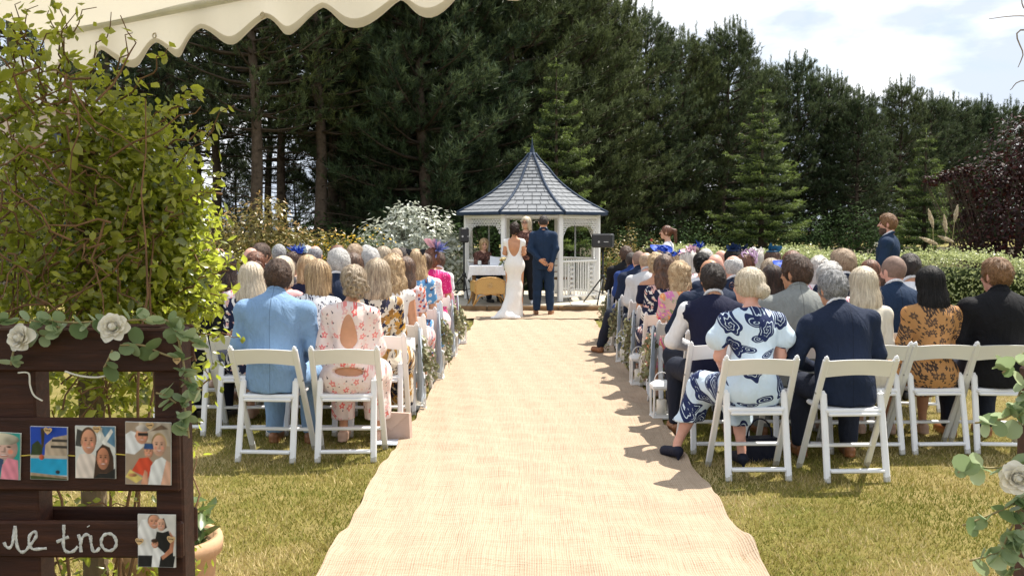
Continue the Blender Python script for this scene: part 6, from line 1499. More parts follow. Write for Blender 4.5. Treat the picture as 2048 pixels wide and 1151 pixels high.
for i, (sd_, y, tx) in enumerate(ln): lantern((-.99 if sd_ == 'L' else 1.075) + random.uniform(-.015, .015), y, R(random.uniform(-12, 12)), 'white lantern with pillar candle ' + tx)

def aisle_garland(x, y, side, label, seed, n=170):
    """eucalyptus bunch tied to the chair back, trailing down its aisle side"""
    global rng
    keep, rng = rng, np.random.default_rng(seed); o = empty('eucalyptus_bunch', (x, y, 0), 0, label, 'garland', 'eucalyptus bunches on aisle chairs')
    st = MB(); P, D = [], []
    for k in range(7):
        top = np.array((.0 + rng.uniform(-.03, .03), -.16 + rng.uniform(-.03, .03), .62 + rng.uniform(-.04, .06))); dx = side * rng.uniform(.02, .14); L = rng.uniform(.22, .5); dy = rng.uniform(.02, .34)
        pts = [top + np.array((dx * f ** .7, dy * f, -L * f ** 1.15)) for f in np.linspace(0, 1, 7)]; st.tube([Vector(p) for p in pts], .003, 4)
        for q in range(n // 7):
            f = rng.random() ** .8; i = min(int(f * 6), 5); p = pts[i] + (pts[i + 1] - pts[i]) * (f * 6 - i); u = rand_unit(1)[0]; P.append(p + u * .028); D.append(u)
    P, D = np.array(P), np.array(D); V, F, t = leaves(P, norm(D + np.array([side * .4, -.5, .4])), rng.uniform(.035, .055, len(P)), rng.uniform(.026, .04, len(P)), np.clip(rng.normal(.5, .25, len(P)), 0, 1))
    l = link('foliage', mesh_np('foliage', V, F, [EUCD], False, attr=t), o); l['kind'] = 'stuff'; st.build('stems', plain('garland_stem', (.2, .15, .08), .7), o); rng = keep
SASH = cloth('pale_blue_chiffon', (.50, .58, .66), .7, 600, .2, .06)
def sash(x, y, side, label, length=.62):
    n, k = 16, 9; V, F = [], []
    for i in range(n + 1):
        f = i / n; z = .74 - length * f
        for j in range(k):
            u = j / (k - 1) - .5; V.append((x + side * (.018 + .02 * math.sin(j * 1.9 + f * 3) * (.4 + f)), y - .235 + .12 * f + u * (.10 + .10 * f), z + .012 * math.sin(j * 2.3)))
    for i in range(n):
        for j in range(k - 1): F.append((i * k + j, i * k + j + 1, i * k + k + j + 1, i * k + k + j))
    V2 = [(a - side * .006, b_, c) for a, b_, c in V]; q = len(V)
    F2 = F + [tuple(q + t for t in f)[::-1] for f in F]
    tag(link('chair_sash', mesh_np('chair_sash', V + V2, F2, [SASH])), label, 'sash', 'pale blue chair sashes')
def aisle_x(rk): return (max if rk[0] == 'L' else min)(seatpos[id(q)][0] for q in rows[rk])
for rk, nm in (('L2', 'the polka dot dress'), ('L4', 'the daisy dress'), ('L6', 'the magenta dress'), ('L7', 'the boy in white'), ('R3', 'the pink floral dress'), ('R5', 'the off-shoulder navy dress'), ('R7', 'the stretched-out suit leg'), ('R9', 'the black suit')):
    sd_ = 1 if rk[0] == 'L' else -1; ax = aisle_x(rk) + .245 * sd_; yy = (LY if rk[0] == 'L' else RY)[int(rk[1])]
    aisle_garland(ax, yy, sd_, 'trailing grey-green eucalyptus bunch on chair of ' + nm, 11 + int(rk[1]) * 7 + (3 if sd_ > 0 else 0), 190)
    sash(ax, yy, sd_, 'pale blue gauze sash hanging from chair of ' + nm)
# things on the ground beside the guests
BL = plain('blush_leather', (.50, .37, .31), .5, .06, 14)
bag = empty('clutch_bag', (atx(783, 7.15), 7.12, 0), R(-14), 'blush envelope clutch bag standing on the grass by the aisle', 'bag')
MB().prism([(-.15, 0), (.15, 0), (.14, .22), (-.14, .22)], -.025, .025).build('bag_body', BL, bag)
MB().prism([(-.143, .225), (.143, .225), (0, .09)], -.031, -.026).build('flap', plain('blush_flap', (.55, .41, .34), .5), bag)
od = MB(); od.box((0, 0, .012), (.2, .14, .003)); od.box((.02, .01, .018), (.2, .14, .003), Euler((0, 0, .2)).to_matrix()); o = od.build('order_of_service', plain('paper_blue', (.6, .65, .72), .7)); o.location = (atx(770, 6.95), 6.98, .012); tag(o, 'folded printed service cards lying on the grass below the floral dress', 'paper')
hb = empty('handbag', (1.55, 6.6, 0), R(12), 'navy handbag with a loop handle on the grass under the rose dress chair', 'bag')
MB().prism([(-.13, 0), (.13, 0), (.11, .16), (-.11, .16)], -.05, .05).build('bag_body', cloth('navy_leather', (.012, .014, .03), .4), hb); MB().tube([(.09 * math.cos(R(a)), 0, .155 + .13 * math.sin(R(a))) for a in range(0, 181, 15)], .006, 6).build('handle', cloth('navy_leather', (.012, .014, .03), .4), hb, True)

# ================================================================== FOREGROUND: AWNING, CLIMBER, PALLET BOARD, GARLANDS
def canvas_mat(name, c, tr):
    t = NT(name); co = t.coord(); f = t.noise(co, 3, 5, .6); c1 = t.ramp(f, [(.35, sc(c, .9)), (.65, c)]); s = t.noise(t.map(co, scale=(1, 1, 2)), 11, 5, .7)
    c1 = t.mix(t.ramp(s, [(.6, 0.), (.78, .35)]), c1, sc(c, .72)); t.bump(t.noise(co, 420, 2), .15, .002); t.out(c1, .8, .15)
    return translucent(t.m, sc(c, .95), tr)
CANVAS = canvas_mat('cream_canvas', (.76, .72, .635), .27); TRIM = canvas_mat('cream_binding', (.68, .63, .53), .2)
aw = empty('awning', (0, 3.03, 2.42), 0, 'cream canvas awning with a scalloped valance overhead', 'awning')
A0 = Vector((-.05, 3.06, 2.286)); u = Vector((.2785, -.188, 0)); un = u.normalized(); inn = Vector((-un.y, un.x, 0)); inn = inn if inn.y < 0 else -inn
org = Vector(aw.location)
def tip(k): return A0 + u * k
val, trim = MB(), MB(); N0, N1, per = -8, 8, 14
ptsT, ptsB = [], []
for i in range((N1 - N0) * per + 1):
    k = N0 + i / per; p = tip(k); sag = .012 * math.sin(k * 1.3); c = .5 + .5 * math.cos(2 * math.pi * k); dz = -.042 + .085 * (1 - c ** .8) ; bow = inn * (.018 * math.sin(k * 3.1) + .012 * math.sin(k * 7))
    ptsT.append(p + Vector((0, 0, .175 + sag))); ptsB.append(p + Vector((0, 0, dz + .03 + sag)) - bow)
n = len(ptsT); rowsv = 5
for j in range(rowsv):
    f = j / (rowsv - 1); val.v += [tuple(a.lerp(b_, f) - org) for a, b_ in zip(ptsT, ptsB)]
for j in range(rowsv - 1): val.f += [(j * n + i, j * n + i + 1, (j + 1) * n + i + 1, (j + 1) * n + i) for i in range(n - 1)]; val.m += [0] * (n - 1)
vo = val.build('valance', CANVAS, aw, True)
# binding along the scallops: a narrow band on both faces
bn = MB()
for off in (-.004, .004):
    b0 = len(bn.v); bn.v += [tuple(b_ + inn * off - org) for b_ in ptsB] + [tuple(b_.lerp(a, .17) + inn * off - org) for a, b_ in zip(ptsT, ptsB)]; bn.f += [(b0 + i, b0 + i + 1, b0 + n + i + 1, b0 + n + i) for i in range(n - 1)]; bn.m += [0] * (n - 1)
bn.build('binding', TRIM, aw, True)
can = MB(); m_ = 12; b0 = []
for j in range(m_ + 1):
    f = j / m_
    for i in range(0, n, 4):
        p = ptsT[i] + inn * (3.2 * f) + Vector((0, 0, 1.05 * f - .10 * math.sin(math.pi * f) + .012 * math.sin(i * .3) * f)); can.v.append(tuple(p - org))
w_ = len(range(0, n, 4))
for j in range(m_): can.f += [(j * w_ + i, j * w_ + i + 1, (j + 1) * w_ + i + 1, (j + 1) * w_ + i) for i in range(w_ - 1)]; can.m += [0] * (w_ - 1)
can.build('canopy', CANVAS, aw, True)
MB().tube([ptsT[0] - org + Vector((0, 0, -.01)) + inn * .02, ptsT[-1] - org + Vector((0, 0, -.01)) + inn * .02], .018, 8).build('front_bar', plain('awning_bar', (.6, .58, .52), .5), aw, True)
for k in (-5.5, -4.5, -3.5):
    p = tip(k) + Vector((0, 0, .09)) - inn * .006 - org; ring_m = MB(); ring(ring_m, p, .011, .0035, un, n=10); ring_m.build('eyelet', plain('eyelet_metal', (.5, .45, .35), .4, .1, 8, .5, 0, .6), aw, True)

# ---- climber on its post
CLEAF = leafmat('climber_leaf', (.025, .05, .008), (.36, .38, .07), .28, .5, (.56, .64, .07), .8)
TWIG = plain('climber_twig', (.17, .10, .055), .85, .3, 20, .2, .4)
cp = Vector((-1.52, 3.25, 0))
cl = empty('climber', cp, 0, 'tall climbing shrub with yellow-green leaves on a post behind the photo board', 'climber')
MB().box((-.02, .10, .95), (.07, .07, 1.9), bev=.01).build('post', plain('old_post', (.16, .12, .08), .9, .3, 9, .2, .5), cl)
def cpt(px, py, d): return np.array(at(px, py, d)) - np.array(cp)
lumpsC = [(255, 270, 3.35, .20, .22, .16, 1.0), (285, 340, 3.35, .21, .24, .18, 1.4), (310, 410, 3.35, .20, .24, .2, 1.7), (335, 480, 3.4, .19, .24, .2, 1.8), (335, 560, 3.4, .18, .24, .18, 1.7), (340, 630, 3.4, .16, .2, .12, .9), (230, 450, 3.3, .22, .26, .3, 1.7), (150, 540, 3.25, .26, .26, .34, 1.6), (220, 620, 3.3, .3, .25, .2, 1.5), (70, 420, 3.2, .2, .25, .42, 1.3), (10, 560, 3.2, .22, .25, .3, 1.1),
          (270, 740, 3.3, .3, .22, .2, .9), (200, 215, 3.3, .16, .2, .16, .7), (100, 250, 3.2, .2, .22, .26, .9), (0, 250, 3.2, .2, .22, .26, .8), (390, 420, 3.45, .08, .12, .12, .3), (400, 540, 3.45, .07, .12, .10, .3), (-90, 450, 3.2, .3, .25, .6, 1.3), (240, 900, 3.3, .30, .2, .22, .35), (150, 1080, 3.3, .35, .2, .2, .6), (150, 800, 3.3, .3, .2, .2, .8), (60, 110, 3.15, .2, .2, .18, .35), (340, 1120, 3.3, .12, .12, .1, .2)]
LC = np.array([[*cpt(a, b_, d), rx, ry, rz] for a, b_, d, rx, ry, rz, wt in lumpsC]); WTS = np.array([l[6] for l in lumpsC]); WTS = WTS / WTS.sum()
def climber_points(nn, shell=.2):
    pk = rng.choice(len(LC), nn, p=WTS); uu = rand_unit(nn); rr = (shell + (1 - shell) * rng.random(nn) ** .6)[:, None] * (1 + .15 * rng.normal(size=(nn, 1))); return LC[pk, :3] + uu * rr * LC[pk, 3:6], uu
Pc, Uc = climber_points(12000); lit = np.clip(.5 + (Pc[:, 0] + .1) * .5, .15, .75)
V, F, t = leaves(Pc, norm(Uc * .5 + rand_unit(len(Pc)) * .8 + np.array([.15, 0, .5])), rng.uniform(.018, .050, len(Pc)), rng.uniform(.012, .025, len(Pc)), np.clip(rng.normal(.48, .33, len(Pc)), 0, 1))
o = link('foliage', mesh_np('foliage', V, F, [CLEAF], False, attr=t), cl); o['kind'] = 'stuff'
LV = []
for q in range(4):
    V, F, t = leaves(np.zeros((1, 3)), np.array([[0, 0, 1.]]), 1.0, .52 + .05 * q, np.array([.25 + .2 * q]), np.array([[1., 0, 0]]), .2); LV.append(mesh_np('leaf', V, F, [CLEAF], True, attr=t))
Pl, Ul = climber_points(240, .85); 
for i in range(240):
    p = Pl[i].copy(); p[1] -= .04 * (p[1] < .1); link('leaf', LV[i % 4], cl, p, (rng.uniform(-1.3, 1.3), rng.uniform(-1.3, 1.3), rng.uniform(0, 6.28)), (rng.uniform(.038, .066),) * 3)
tw = MB(); rt = random.Random(5)
def twig(a, b_, r0, r1, bend=.06, k=7):
    a, b_ = Vector(a), Vector(b_); o1, o2 = rt.uniform(-bend, bend), rt.uniform(-bend, bend); ph = rt.uniform(0, 6)
    pts = [a.lerp(b_, f / k) + Vector((o1 * math.sin(math.pi * f / k) + .012 * math.sin(f * 1.9 + ph), o2 * math.sin(math.pi * f / k), .5 * abs(o1) * math.sin(math.pi * f / k) + .01 * math.sin(f * 2.3 + ph))) for f in range(k + 1)]
    tw.tube(pts, [r0 + (r1 - r0) * f / k for f in range(k + 1)], 5, cap=False); return pts
for i in range(9):          # main stems climbing up
    a = (rt.uniform(-.18, .18), rt.uniform(-.1, .1), 0); b_ = (rt.uniform(-.4, .3), rt.uniform(-.15, .15), rt.uniform(1.3, 2.2)); twig(a, b_, .007, .002, .2, 12)
for i in range(170):
    p = Pc[rt.randrange(len(Pc))]; q = p + np.array([rt.uniform(-.2, .06), rt.uniform(-.12, .12), rt.uniform(-.25, .05)]); twig(q, p, .0038, .0014, .05, 5)
for i in range(70):          # dry tangle at the old side
    a = cpt(rt.uniform(-60, 230), rt.uniform(120, 700), rt.uniform(3.0, 3.2)); b_ = a + np.array([rt.uniform(-.35, .35), rt.uniform(-.1, .1), rt.uniform(-.4, .3)]); twig(a, b_, .004, .0015, .08, 6)
sprays = [((250, 330), (428, 258)), ((280, 300), (390, 196)), ((300, 260), (395, 170)), ((260, 420), (466, 205)), ((300, 430), (445, 372)), ((330, 470), (440, 350)), ((340, 560), (455, 540)), ((330, 600), (480, 520)), ((330, 620), (470, 575)), ((200, 200), (260, 60)), ((150, 200), (190, 10)), ((110, 180), (120, 0)), ((200, 230), (330, 95)), ((60, 150), (40, 0)), ((80, 200), (160, 30)), ((280, 640), (440, 620)), ((40, 180), (15, 20)), ((20, 200), (70, 5)), ((120, 190), (90, 15)), ((170, 220), (230, 30)), ((90, 220), (45, 60)), ((330, 680), (475, 672))]
SP, SD = [], []
for (a, b_) in sprays:
    pts = twig(cpt(*a, 3.35), cpt(*b_, 3.3 if b_[0] > 350 else 3.1), .0042, .0013, .05, 9)
    for q in range(14 if b_[0] > 350 else 6):
        p = pts[rt.randrange(3, 10)]; uu = rand_unit(1)[0]; SP.append(np.array(p) + uu * .02); SD.append(uu)
tw.build('twigs', TWIG, cl, True)
V, F, t = leaves(np.array(SP), norm(np.array(SD) + np.array([0, 0, .3])), rng.uniform(.026, .056, len(SP)), rng.uniform(.015, .028, len(SP)), np.clip(rng.normal(.65, .2, len(SP)), 0, 1)); o = link('spray_leaves', mesh_np('spray_leaves', V, F, [CLEAF], False, attr=t), cl); o['kind'] = 'stuff'

# ---- terracotta pot
TC = plain('terracotta', (.52, .33, .20), .8, .15, 8, .2, .3)
pt = empty('plant_pot', (atx(322, 3.55), 3.55, 0), 0, 'pale terracotta pot with green plant behind the photo board', 'plant pot')
MB().lathe([(.0, .0), (.13, .0), (.165, .22), (.175, .36), (.195, .365), (.20, .40), (.195, .425), (.17, .425), (.165, .39), (.0, .37)], n=32).build('pot', TC, pt, True)
V, F, t = leaves(np.array([(.13 * math.cos(a), .13 * math.sin(a), .44 + .05 * math.sin(a * 3)) for a in np.linspace(0, 40, 90)]) + rng.normal(0, .03, (90, 3)), norm(rand_unit(90) + np.array([0, 0, 1.])), .09, .045, rng.random(90)); o = link('foliage', mesh_np('foliage', V, F, [MIDG], True, attr=t), pt)

# ---- pallet photo board
def stained():
    t = NT('stained_wood'); co = t.coord(); f = t.noise(t.map(co, scale=(1.5, 8, 14)), 4, 6, .65, .4); g_ = t.noise(co, 2, 3)
    c = t.ramp(t.math('ADD', t.math('MULTIPLY', f, .7), t.math('MULTIPLY', g_, .3)), [(.3, (.020, .007, .0045)), (.5, (.042, .014, .008)), (.72, (.085, .030, .015))]); t.bump(f, .4, .006); return t.out(c, .6, .3)
STAIN = stained(); BD = 2.3
bd = empty('photo_board', (-1.25, BD, 0), 0, 'dark brown stained pallet board with pegged photos and white lettering', 'photo board')
def bx(px): return atx(px, BD)
def bz(py): return at(700, py, BD).z
def plank(x0, x1, z0, z1, y0, y1, nm='plank'): MB().box((0, 0, 0), (x1 - x0, y1 - y0, z1 - z0), bev=.005).build(nm, STAIN, bd, loc=((x0 + x1) / 2 + 1.25, (y0 + y1) / 2 - BD, (z0 + z1) / 2))
XR = bx(352); XL = -1.95
for a, b_, dx in ((657, 745, 0), (838, 985, -.004), (1046, 1119, 0), (1230, 1320, 0), (1430, 1520, 0)): plank(XL, XR + dx, bz(b_), bz(a), BD, BD + .018)
for x0, x1 in ((bx(293), bx(350)), (bx(-40), bx(52)), (XL, XL + .07)): plank(x0, x1, .0, bz(660), BD + .019, BD + .095, 'stringer')
for a, b_ in ((657, 735), (1040, 1110), (1430, 1520)): plank(XL, XR + .001, bz(b_), bz(a), BD + .096, BD + .112, 'back_plank')
# lettering brushed on the lower plank (photo zoom coordinates -> board)
PAINT = plain('white_brush_paint', (.58, .58, .56), .75, .3, 110)
def lz(x, y): return Vector((bx(x / 3.4775) + 1.25, -.0015, bz(820 + y / 3.4775)))
def smooth_line(P, k=6):
    out = []
    for i in range(len(P) - 1):
        p0, p1, p2, p3 = P[max(i - 1, 0)], P[i], P[i + 1], P[min(i + 2, len(P) - 1)]
        for j in range(k):
            f = j / k; out.append(.5 * (2 * p1 + (p2 - p0) * f + (2 * p0 - 5 * p1 + 4 * p2 - p3) * f * f + (3 * p1 - p0 - 3 * p2 + p3) * f ** 3))
    return out + [P[-1]]
strokes = [[[(-40, 930), (-25, 960), (0, 968), (22, 930), (42, 815)], [(42, 815), (48, 900), (55, 965), (80, 997), (110, 990), (135, 960)]],
           [[(135, 960), (165, 925), (188, 890), (190, 862), (168, 858), (142, 890), (138, 940), (160, 975), (205, 976), (262, 970)]],
           [[(388, 805), (386, 870), (381, 940), (392, 985), (424, 997), (456, 985), (482, 955)], [(334, 926), (378, 906), (420, 890)]],
           [[(490, 872), (500, 920), (505, 996)], [(501, 945), (516, 895), (545, 872), (566, 880)]], [[(575, 878), (578, 930), (590, 985), (615, 988), (638, 962)], [(560, 812), (564, 818)]],
           [[(703 + 54 * math.cos(a), 925 - 60 * math.sin(a)) for a in np.linspace(.4, 6.9, 14)]]]
for let in strokes:
    m = MB()
    for s in let:
        P = smooth_line([lz(*q) for q in s]); m.tube(P, [.0040 + .0008 * math.sin(i * .7) + .0006 * math.sin(i * 2.9) for i in range(len(P))], 6, flat=1.0)
    me = m.mesh('letter', PAINT, True)
    for v in me.vertices: v.co.y = -.0012 + (v.co.y + .0015) * .25
    link('letter', me, bd)

# ---- printed photographs
def print_mat():
    t = NT('photo_ink'); n_ = t.n.new('ShaderNodeAttribute'); n_.attribute_name = 'ink'; return t.out(n_.outputs['Color'], .35, .4)
PINK_ = print_mat()
def print_card(px0, py0, px1, py1, rz, shapes, label):
    c = at((px0 + px1) / 2, (py0 + py1) / 2, BD - .006); w, h = (px1 - px0) / FPX * BD, (py1 - py0) / FPX * BD
    o = empty('photo_print', c, 0, label, 'photo', 'photo prints pegged on the board'); o.rotation_euler = (0, R(rz), 0)
    nx_, ny_ = 64, 88; U, W = np.meshgrid(np.linspace(0, 1, nx_), np.linspace(0, 1, ny_)); C = np.full((ny_, nx_, 3), .6); sf = .013
    nz = sum(np.sin(U * a + W * b_ + p_) for a, b_, p_ in rng.uniform(-26, 26, (14, 3))) / 14
    def lay(m, colr, shade=0.):
        nonlocal C
        m = np.clip(m, 0, 1)[..., None]; cc = np.array(colr)[None, None] * (1 + .2 * nz[..., None] + shade if np.ndim(shade) == 0 else 1 + .2 * nz[..., None] + shade[..., None]); C = C * (1 - m) + np.clip(cc, 0, 1) * m
    for s in shapes:
        kind, colr = s[0], s[1]
        if kind == 'r': m = np.minimum(np.minimum(U - s[2], s[4] - U), np.minimum(W - s[3], s[5] - W)) / sf + .5; lay(m, colr)
        elif kind == 'e':
            du, dw = (U - s[2]) / s[4], (W - s[3]) / s[5]; q = np.sqrt(du * du + dw * dw); m = (1 - q) * min(s[4], s[5]) / sf + .5
            lay(m, colr, (-.45 * du - .25 * np.abs(du) ** 2 + .2 * dw + (.0 if s[4] < .08 else -.35 * np.exp(-((du - .28) ** 2 / .05 + (dw + .1) ** 2 / .3)) * .6)))
        elif kind == 'f':
            cu, cv, ru, rv, hc = s[2:7]; E = lambda x, y, a, b_: (1 - np.sqrt(((U - cu - x * ru) / (a * ru)) ** 2 + ((W - cv - y * rv) / (b_ * rv)) ** 2)) * min(a * ru, b_ * rv) / .009 + .5
            du, dw = (U - cu) / ru, (W - cv) / rv
            if hc: lay(E(0, .22, 1.12, .98), hc, .3 * du)
            lay(E(0, 0, 1, 1), colr, -.32 * du - .18 * du * du + .10 * dw - .12 * (dw < -.55)); lay(E(-.95, -.05, .14, .2), colr, -.2)
            for q in (-1, 1):
                lay(E(.38 * q, .14, .23, .10) * .55, tuple(x * .55 for x in colr)); lay(E(.38 * q, .12, .13, .055), (.03, .018, .012)); lay(E(.38 * q, .31, .24, .04) * .8, (.07, .035, .02)); lay(E(.5 * q, -.22, .22, .2) * .35, (.72, .26, .18))
            lay(E(.1, -.1, .10, .24) * .45, tuple(x * .5 for x in colr)); lay(E(0, -.24, .2, .06) * .5, tuple(x * .45 for x in colr)); lay(E(0, -.5, .36, .085), (.42, .10, .08)); lay(E(0, -.48, .27, .04), (.75, .7, .66)); lay(E(0, -.72, .3, .06) * .3, tuple(x * .5 for x in colr))
        else:
            pl = s[2]; k = len(pl); d = np.full(U.shape, 9.); ins = np.zeros(U.shape, bool)
            for a in range(k):
                (x0, y0), (x1, y1) = pl[a], pl[(a + 1) % k]; ex, ey = x1 - x0, y1 - y0; t_ = np.clip(((U - x0) * ex + (W - y0) * ey) / max(ex * ex + ey * ey, 1e-9), 0, 1); d = np.minimum(d, np.hypot(U - x0 - t_ * ex, W - y0 - t_ * ey))
                cr_ = (y0 > W) != (y1 > W); ins ^= cr_ & (U < (x1 - x0) * (W - y0) / (ey if abs(ey) > 1e-9 else 1e-9) + x0)
            cx_ = sum(q[0] for q in pl) / k; lay(np.where(ins, d, -d) / sf + .5, colr, -.5 * (U - cx_) + .12 * np.sin(U * 31 + W * 17))
    C = np.clip(C, 0, 1); bow = .004 * ((U - .5) ** 2 + (W - .5) ** 2)
    V = np.c_[((U - .5) * w).ravel(), (-bow).ravel(), ((W - .5) * h).ravel()]; ix = np.arange(nx_ * ny_).reshape(ny_, nx_); F = np.c_[ix[:-1, :-1].ravel(), ix[:-1, 1:].ravel(), ix[1:, 1:].ravel(), ix[1:, :-1].ravel()]
    me = mesh_np('picture', V, F, [PINK_]); a = me.attributes.new('ink', 'FLOAT_COLOR', 'POINT'); a.data.foreach_set('color', np.c_[C.reshape(-1, 3), np.ones(nx_ * ny_)].astype(np.float32).ravel()); link('picture', me, o)
    MB().box((0, .0022, 0), (w + .001, .0012, h + .001)).build('card', plain('photo_paper', (.72, .72, .7), .4), o)
sk_a, sk_b, sk_c = (.62, .30, .19), (.50, .21, .12), (.66, .38, .27); wh, blk, hr = (.72, .70, .68), (.012, .012, .015), (.05, .025, .018)
heart_poly = [(.016 * math.sin(t) ** 3, .0135 * math.cos(t) - .005 * math.cos(2 * t) - .002 * math.cos(3 * t)) for t in np.linspace(0, 6.283, 25)[:-1]]
HW = plain('heart_wood', (.60, .40, .20), .7, .15, 60); INK = plain('burnt_ink', (.05, .02, .01), .8)
hm = MB().prism([(x * .62, z * .62) for x, z in heart_poly], -.002, .0, xf=lambda a, b_, c: (a, c, b_)); HME = recalc(hm.mesh('heart', HW))
_tc = bpy.data.curves.new('word', 'FONT'); _tc.body = 'Love'; _tc.size = .0068; _tc.align_x = 'CENTER'; _tc.align_y = 'CENTER'; _tc.extrude = .0002
_to = bpy.data.objects.new('word', _tc); col.objects.link(_to); bpy.context.view_layer.update()
WORD = bpy.data.meshes.new_from_object(_to.evaluated_get(bpy.context.evaluated_depsgraph_get())); bpy.data.objects.remove(_to); WORD.materials.clear(); WORD.materials.append(INK)
def heart(p, label, rz=0):
    o = empty('wooden_heart', p, 0, label, 'heart', 'small wooden love hearts'); o.rotation_euler = (0, R(rz), 0); link('heart', HME, o)
    link('word', WORD, o, (0, -.0026, .0012), (R(90), 0, 0))
print_card(-46, 862, 42, 958, 3, [('r', (.02, .30, .27), 0, 0, 1, 1), ('f', (.66, .42, .36), .6, .66, .34, .30, None), ('e', (.62, .56, .44), .55, .86, .42, .13), ('p', (.04, .09, .2), [(0, 0), (.5, 0), (.62, .42), (.3, .5), (0, .4)]), ('p', (.72, .24, .32), [(.55, 0), (.98, 0), (.95, .42), (.7, .46), (.58, .3)])], 'photo print cut off at the board edge, teal with a child in pink')
print_card(60, 851, 136, 960, 1.5, [('r', (.012, .06, .42), 0, .4, 1, 1), ('p', (.46, .36, .27), [(.38, .42), (1, .42), (1, .86), (.62, .80), (.4, .66)]), ('r', (.04, .035, .035), .58, .72, 1, .77), ('r', (.04, .035, .035), .55, .60, 1, .65), ('p', (.03, .05, .02), [(0, .42), (.3, .42), (.34, .62), (.2, .74), (.05, .66)]), ('p', (.05, .035, .02), [(.3, .6), (.36, .62), (.4, .97), (.28, .97)]), ('r', (.48, .42, .34), .0, .40, 1, .46), ('r', (.01, .33, .58), 0, .09, 1, .40), ('e', (.5, .1, .05), .3, .42, .07, .05), ('e', (.03, .03, .04), .74, .15, .06, .035), ('p', (.33, .24, .16), [(0, .06), (1, .02), (1, .07), (0, .13)]), ('p', (.04, .06, .02), [(0, 0), (1, 0), (1, .025), (0, .075)])], 'photo print of a bright blue swimming pool and hotel')
print_card(150, 850, 232, 957, 1, [('r', (.62, .62, .60), 0, 0, 1, 1), ('p', (.10, .22, .34), [(.6, 1), (1, 1), (1, .6), (.8, .7)]), ('p', (.05, .05, .05), [(0, .62), (.15, .6), (.2, .9), (.05, .95)]), ('p', (.74, .73, .7), [(.5, .7), (.62, .98), (.68, .97), (.6, .65)]), ('p', (.74, .73, .7), [(.66, .7), (.9, .96), (.95, .9), (.72, .62)]), ('p', (.70, .60, .54), [(0, 0), (.52, 0), (.52, .42), (.38, .48), (.1, .46), (.02, .3)]), ('f', sk_a, .33, .70, .18, .235, (.12, .07, .045)), ('p', hr, [(.45, 0), (.98, 0), (.95, .42), (.86, .60), (.68, .66), (.52, .52)]), ('f', sk_b, .69, .38, .155, .21, None), ('p', sk_b, [(.6, .1), (.78, .1), (.86, .0), (.56, .0)]), ('p', blk, [(.45, 0), (.6, .1), (.8, .1), (1, .2), (1, 0)])], 'photo print of a couple smiling close together')
print_card(250, 842, 343, 970, 1.2, [('r', (.36, .27, .20), 0, 0, 1, 1), ('p', (.5, .42, .34), [(.3, .7), (1, .62), (1, 1), (.3, 1)]), ('p', (.16, .10, .07), [(.55, .86), (.95, .9), (.8, .97)]), ('p', (.72, .72, .74), [(0, .5), (.2, .48), (.42, .62), (.36, .8), (.12, .86), (0, .8)]), ('f', sk_a, .36, .78, .14, .13, None), ('e', (.5, .45, .42), .38, .90, .15, .055), ('r', blk, .28, .78, .5, .83), ('f', sk_c, .74, .63, .15, .17, (.40, .27, .13)), ('f', sk_a, .51, .53, .10, .11, None), ('p', (.02, .07, .2), [(.4, .57), (.62, .57), (.6, .66), (.42, .66)]), ('p', (.62, .07, .03), [(.14, .22), (.5, .1), (.6, .36), (.5, .44), (.3, .42)]), ('p', (.72, .72, .72), [(.5, 0), (.78, 0), (.9, .40), (.8, .45), (.66, .40), (.56, .3)]), ('p', sk_c, [(.78, 0), (1, 0), (1, .36), (.9, .40)]), ('p', sk_a, [(.34, .0), (.5, .0), (.48, .2), (.42, .24)]), ('p', (.70, .55, .16), [(0, .12), (.24, .02), (.38, .1), (.1, .24)]), ('e', (.5, .22, .1), .16, .15, .09, .03)], 'photo print of a family of three with a red shirt')
print_card(275, 1026, 352, 1135, 1, [('r', (.62, .60, .57), 0, 0, 1, 1), ('p', blk, [(0, 0), (.95, 0), (1, .22), (0, .24)]), ('p', (.72, .71, .70), [(0, .22), (.4, .22), (.48, .7), (.34, .92), (.1, .9), (0, .7)]), ('p', hr, [(.56, .9), (.7, .94), (.78, .76), (.66, .7)]), ('f', sk_a, .43, .86, .15, .13, (.3, .22, .17)), ('f', sk_c, .62, .81, .11, .12, None), ('p', blk, [(.44, .2), (.95, .18), (.92, .5), (.82, .70), (.66, .66), (.5, .68), (.44, .46)]), ('p', sk_b, [(.84, .7), (.98, .56), (.94, .3), (.66, .14), (.62, .2), (.84, .36), (.88, .5)]), ('p', (.74, .73, .72), [(.36, 0), (.56, 0), (.6, .2), (.72, .26), (.5, .4), (.4, .34)]), ('f', sk_a, .45, .44, .09, .08, None), ('e', hr, .44, .50, .09, .04)], 'photo print of a couple hugging a small child, below the others')
for px, py, tx in ((96, 860, 'on the swimming pool photo'), (194, 857, 'on the smiling couple photo'), (300, 850, 'on the family of three photo'), (279, 1081, 'clipped at one edge of the hugging photo'), (342, 1077, 'clipped at the outer edge of the hugging photo'), (354, 720, 'hanging on twine at the board corner')):
    heart(at(px, py, BD - .016), 'tiny wooden heart reading Love ' + tx, random.uniform(-8, 8))
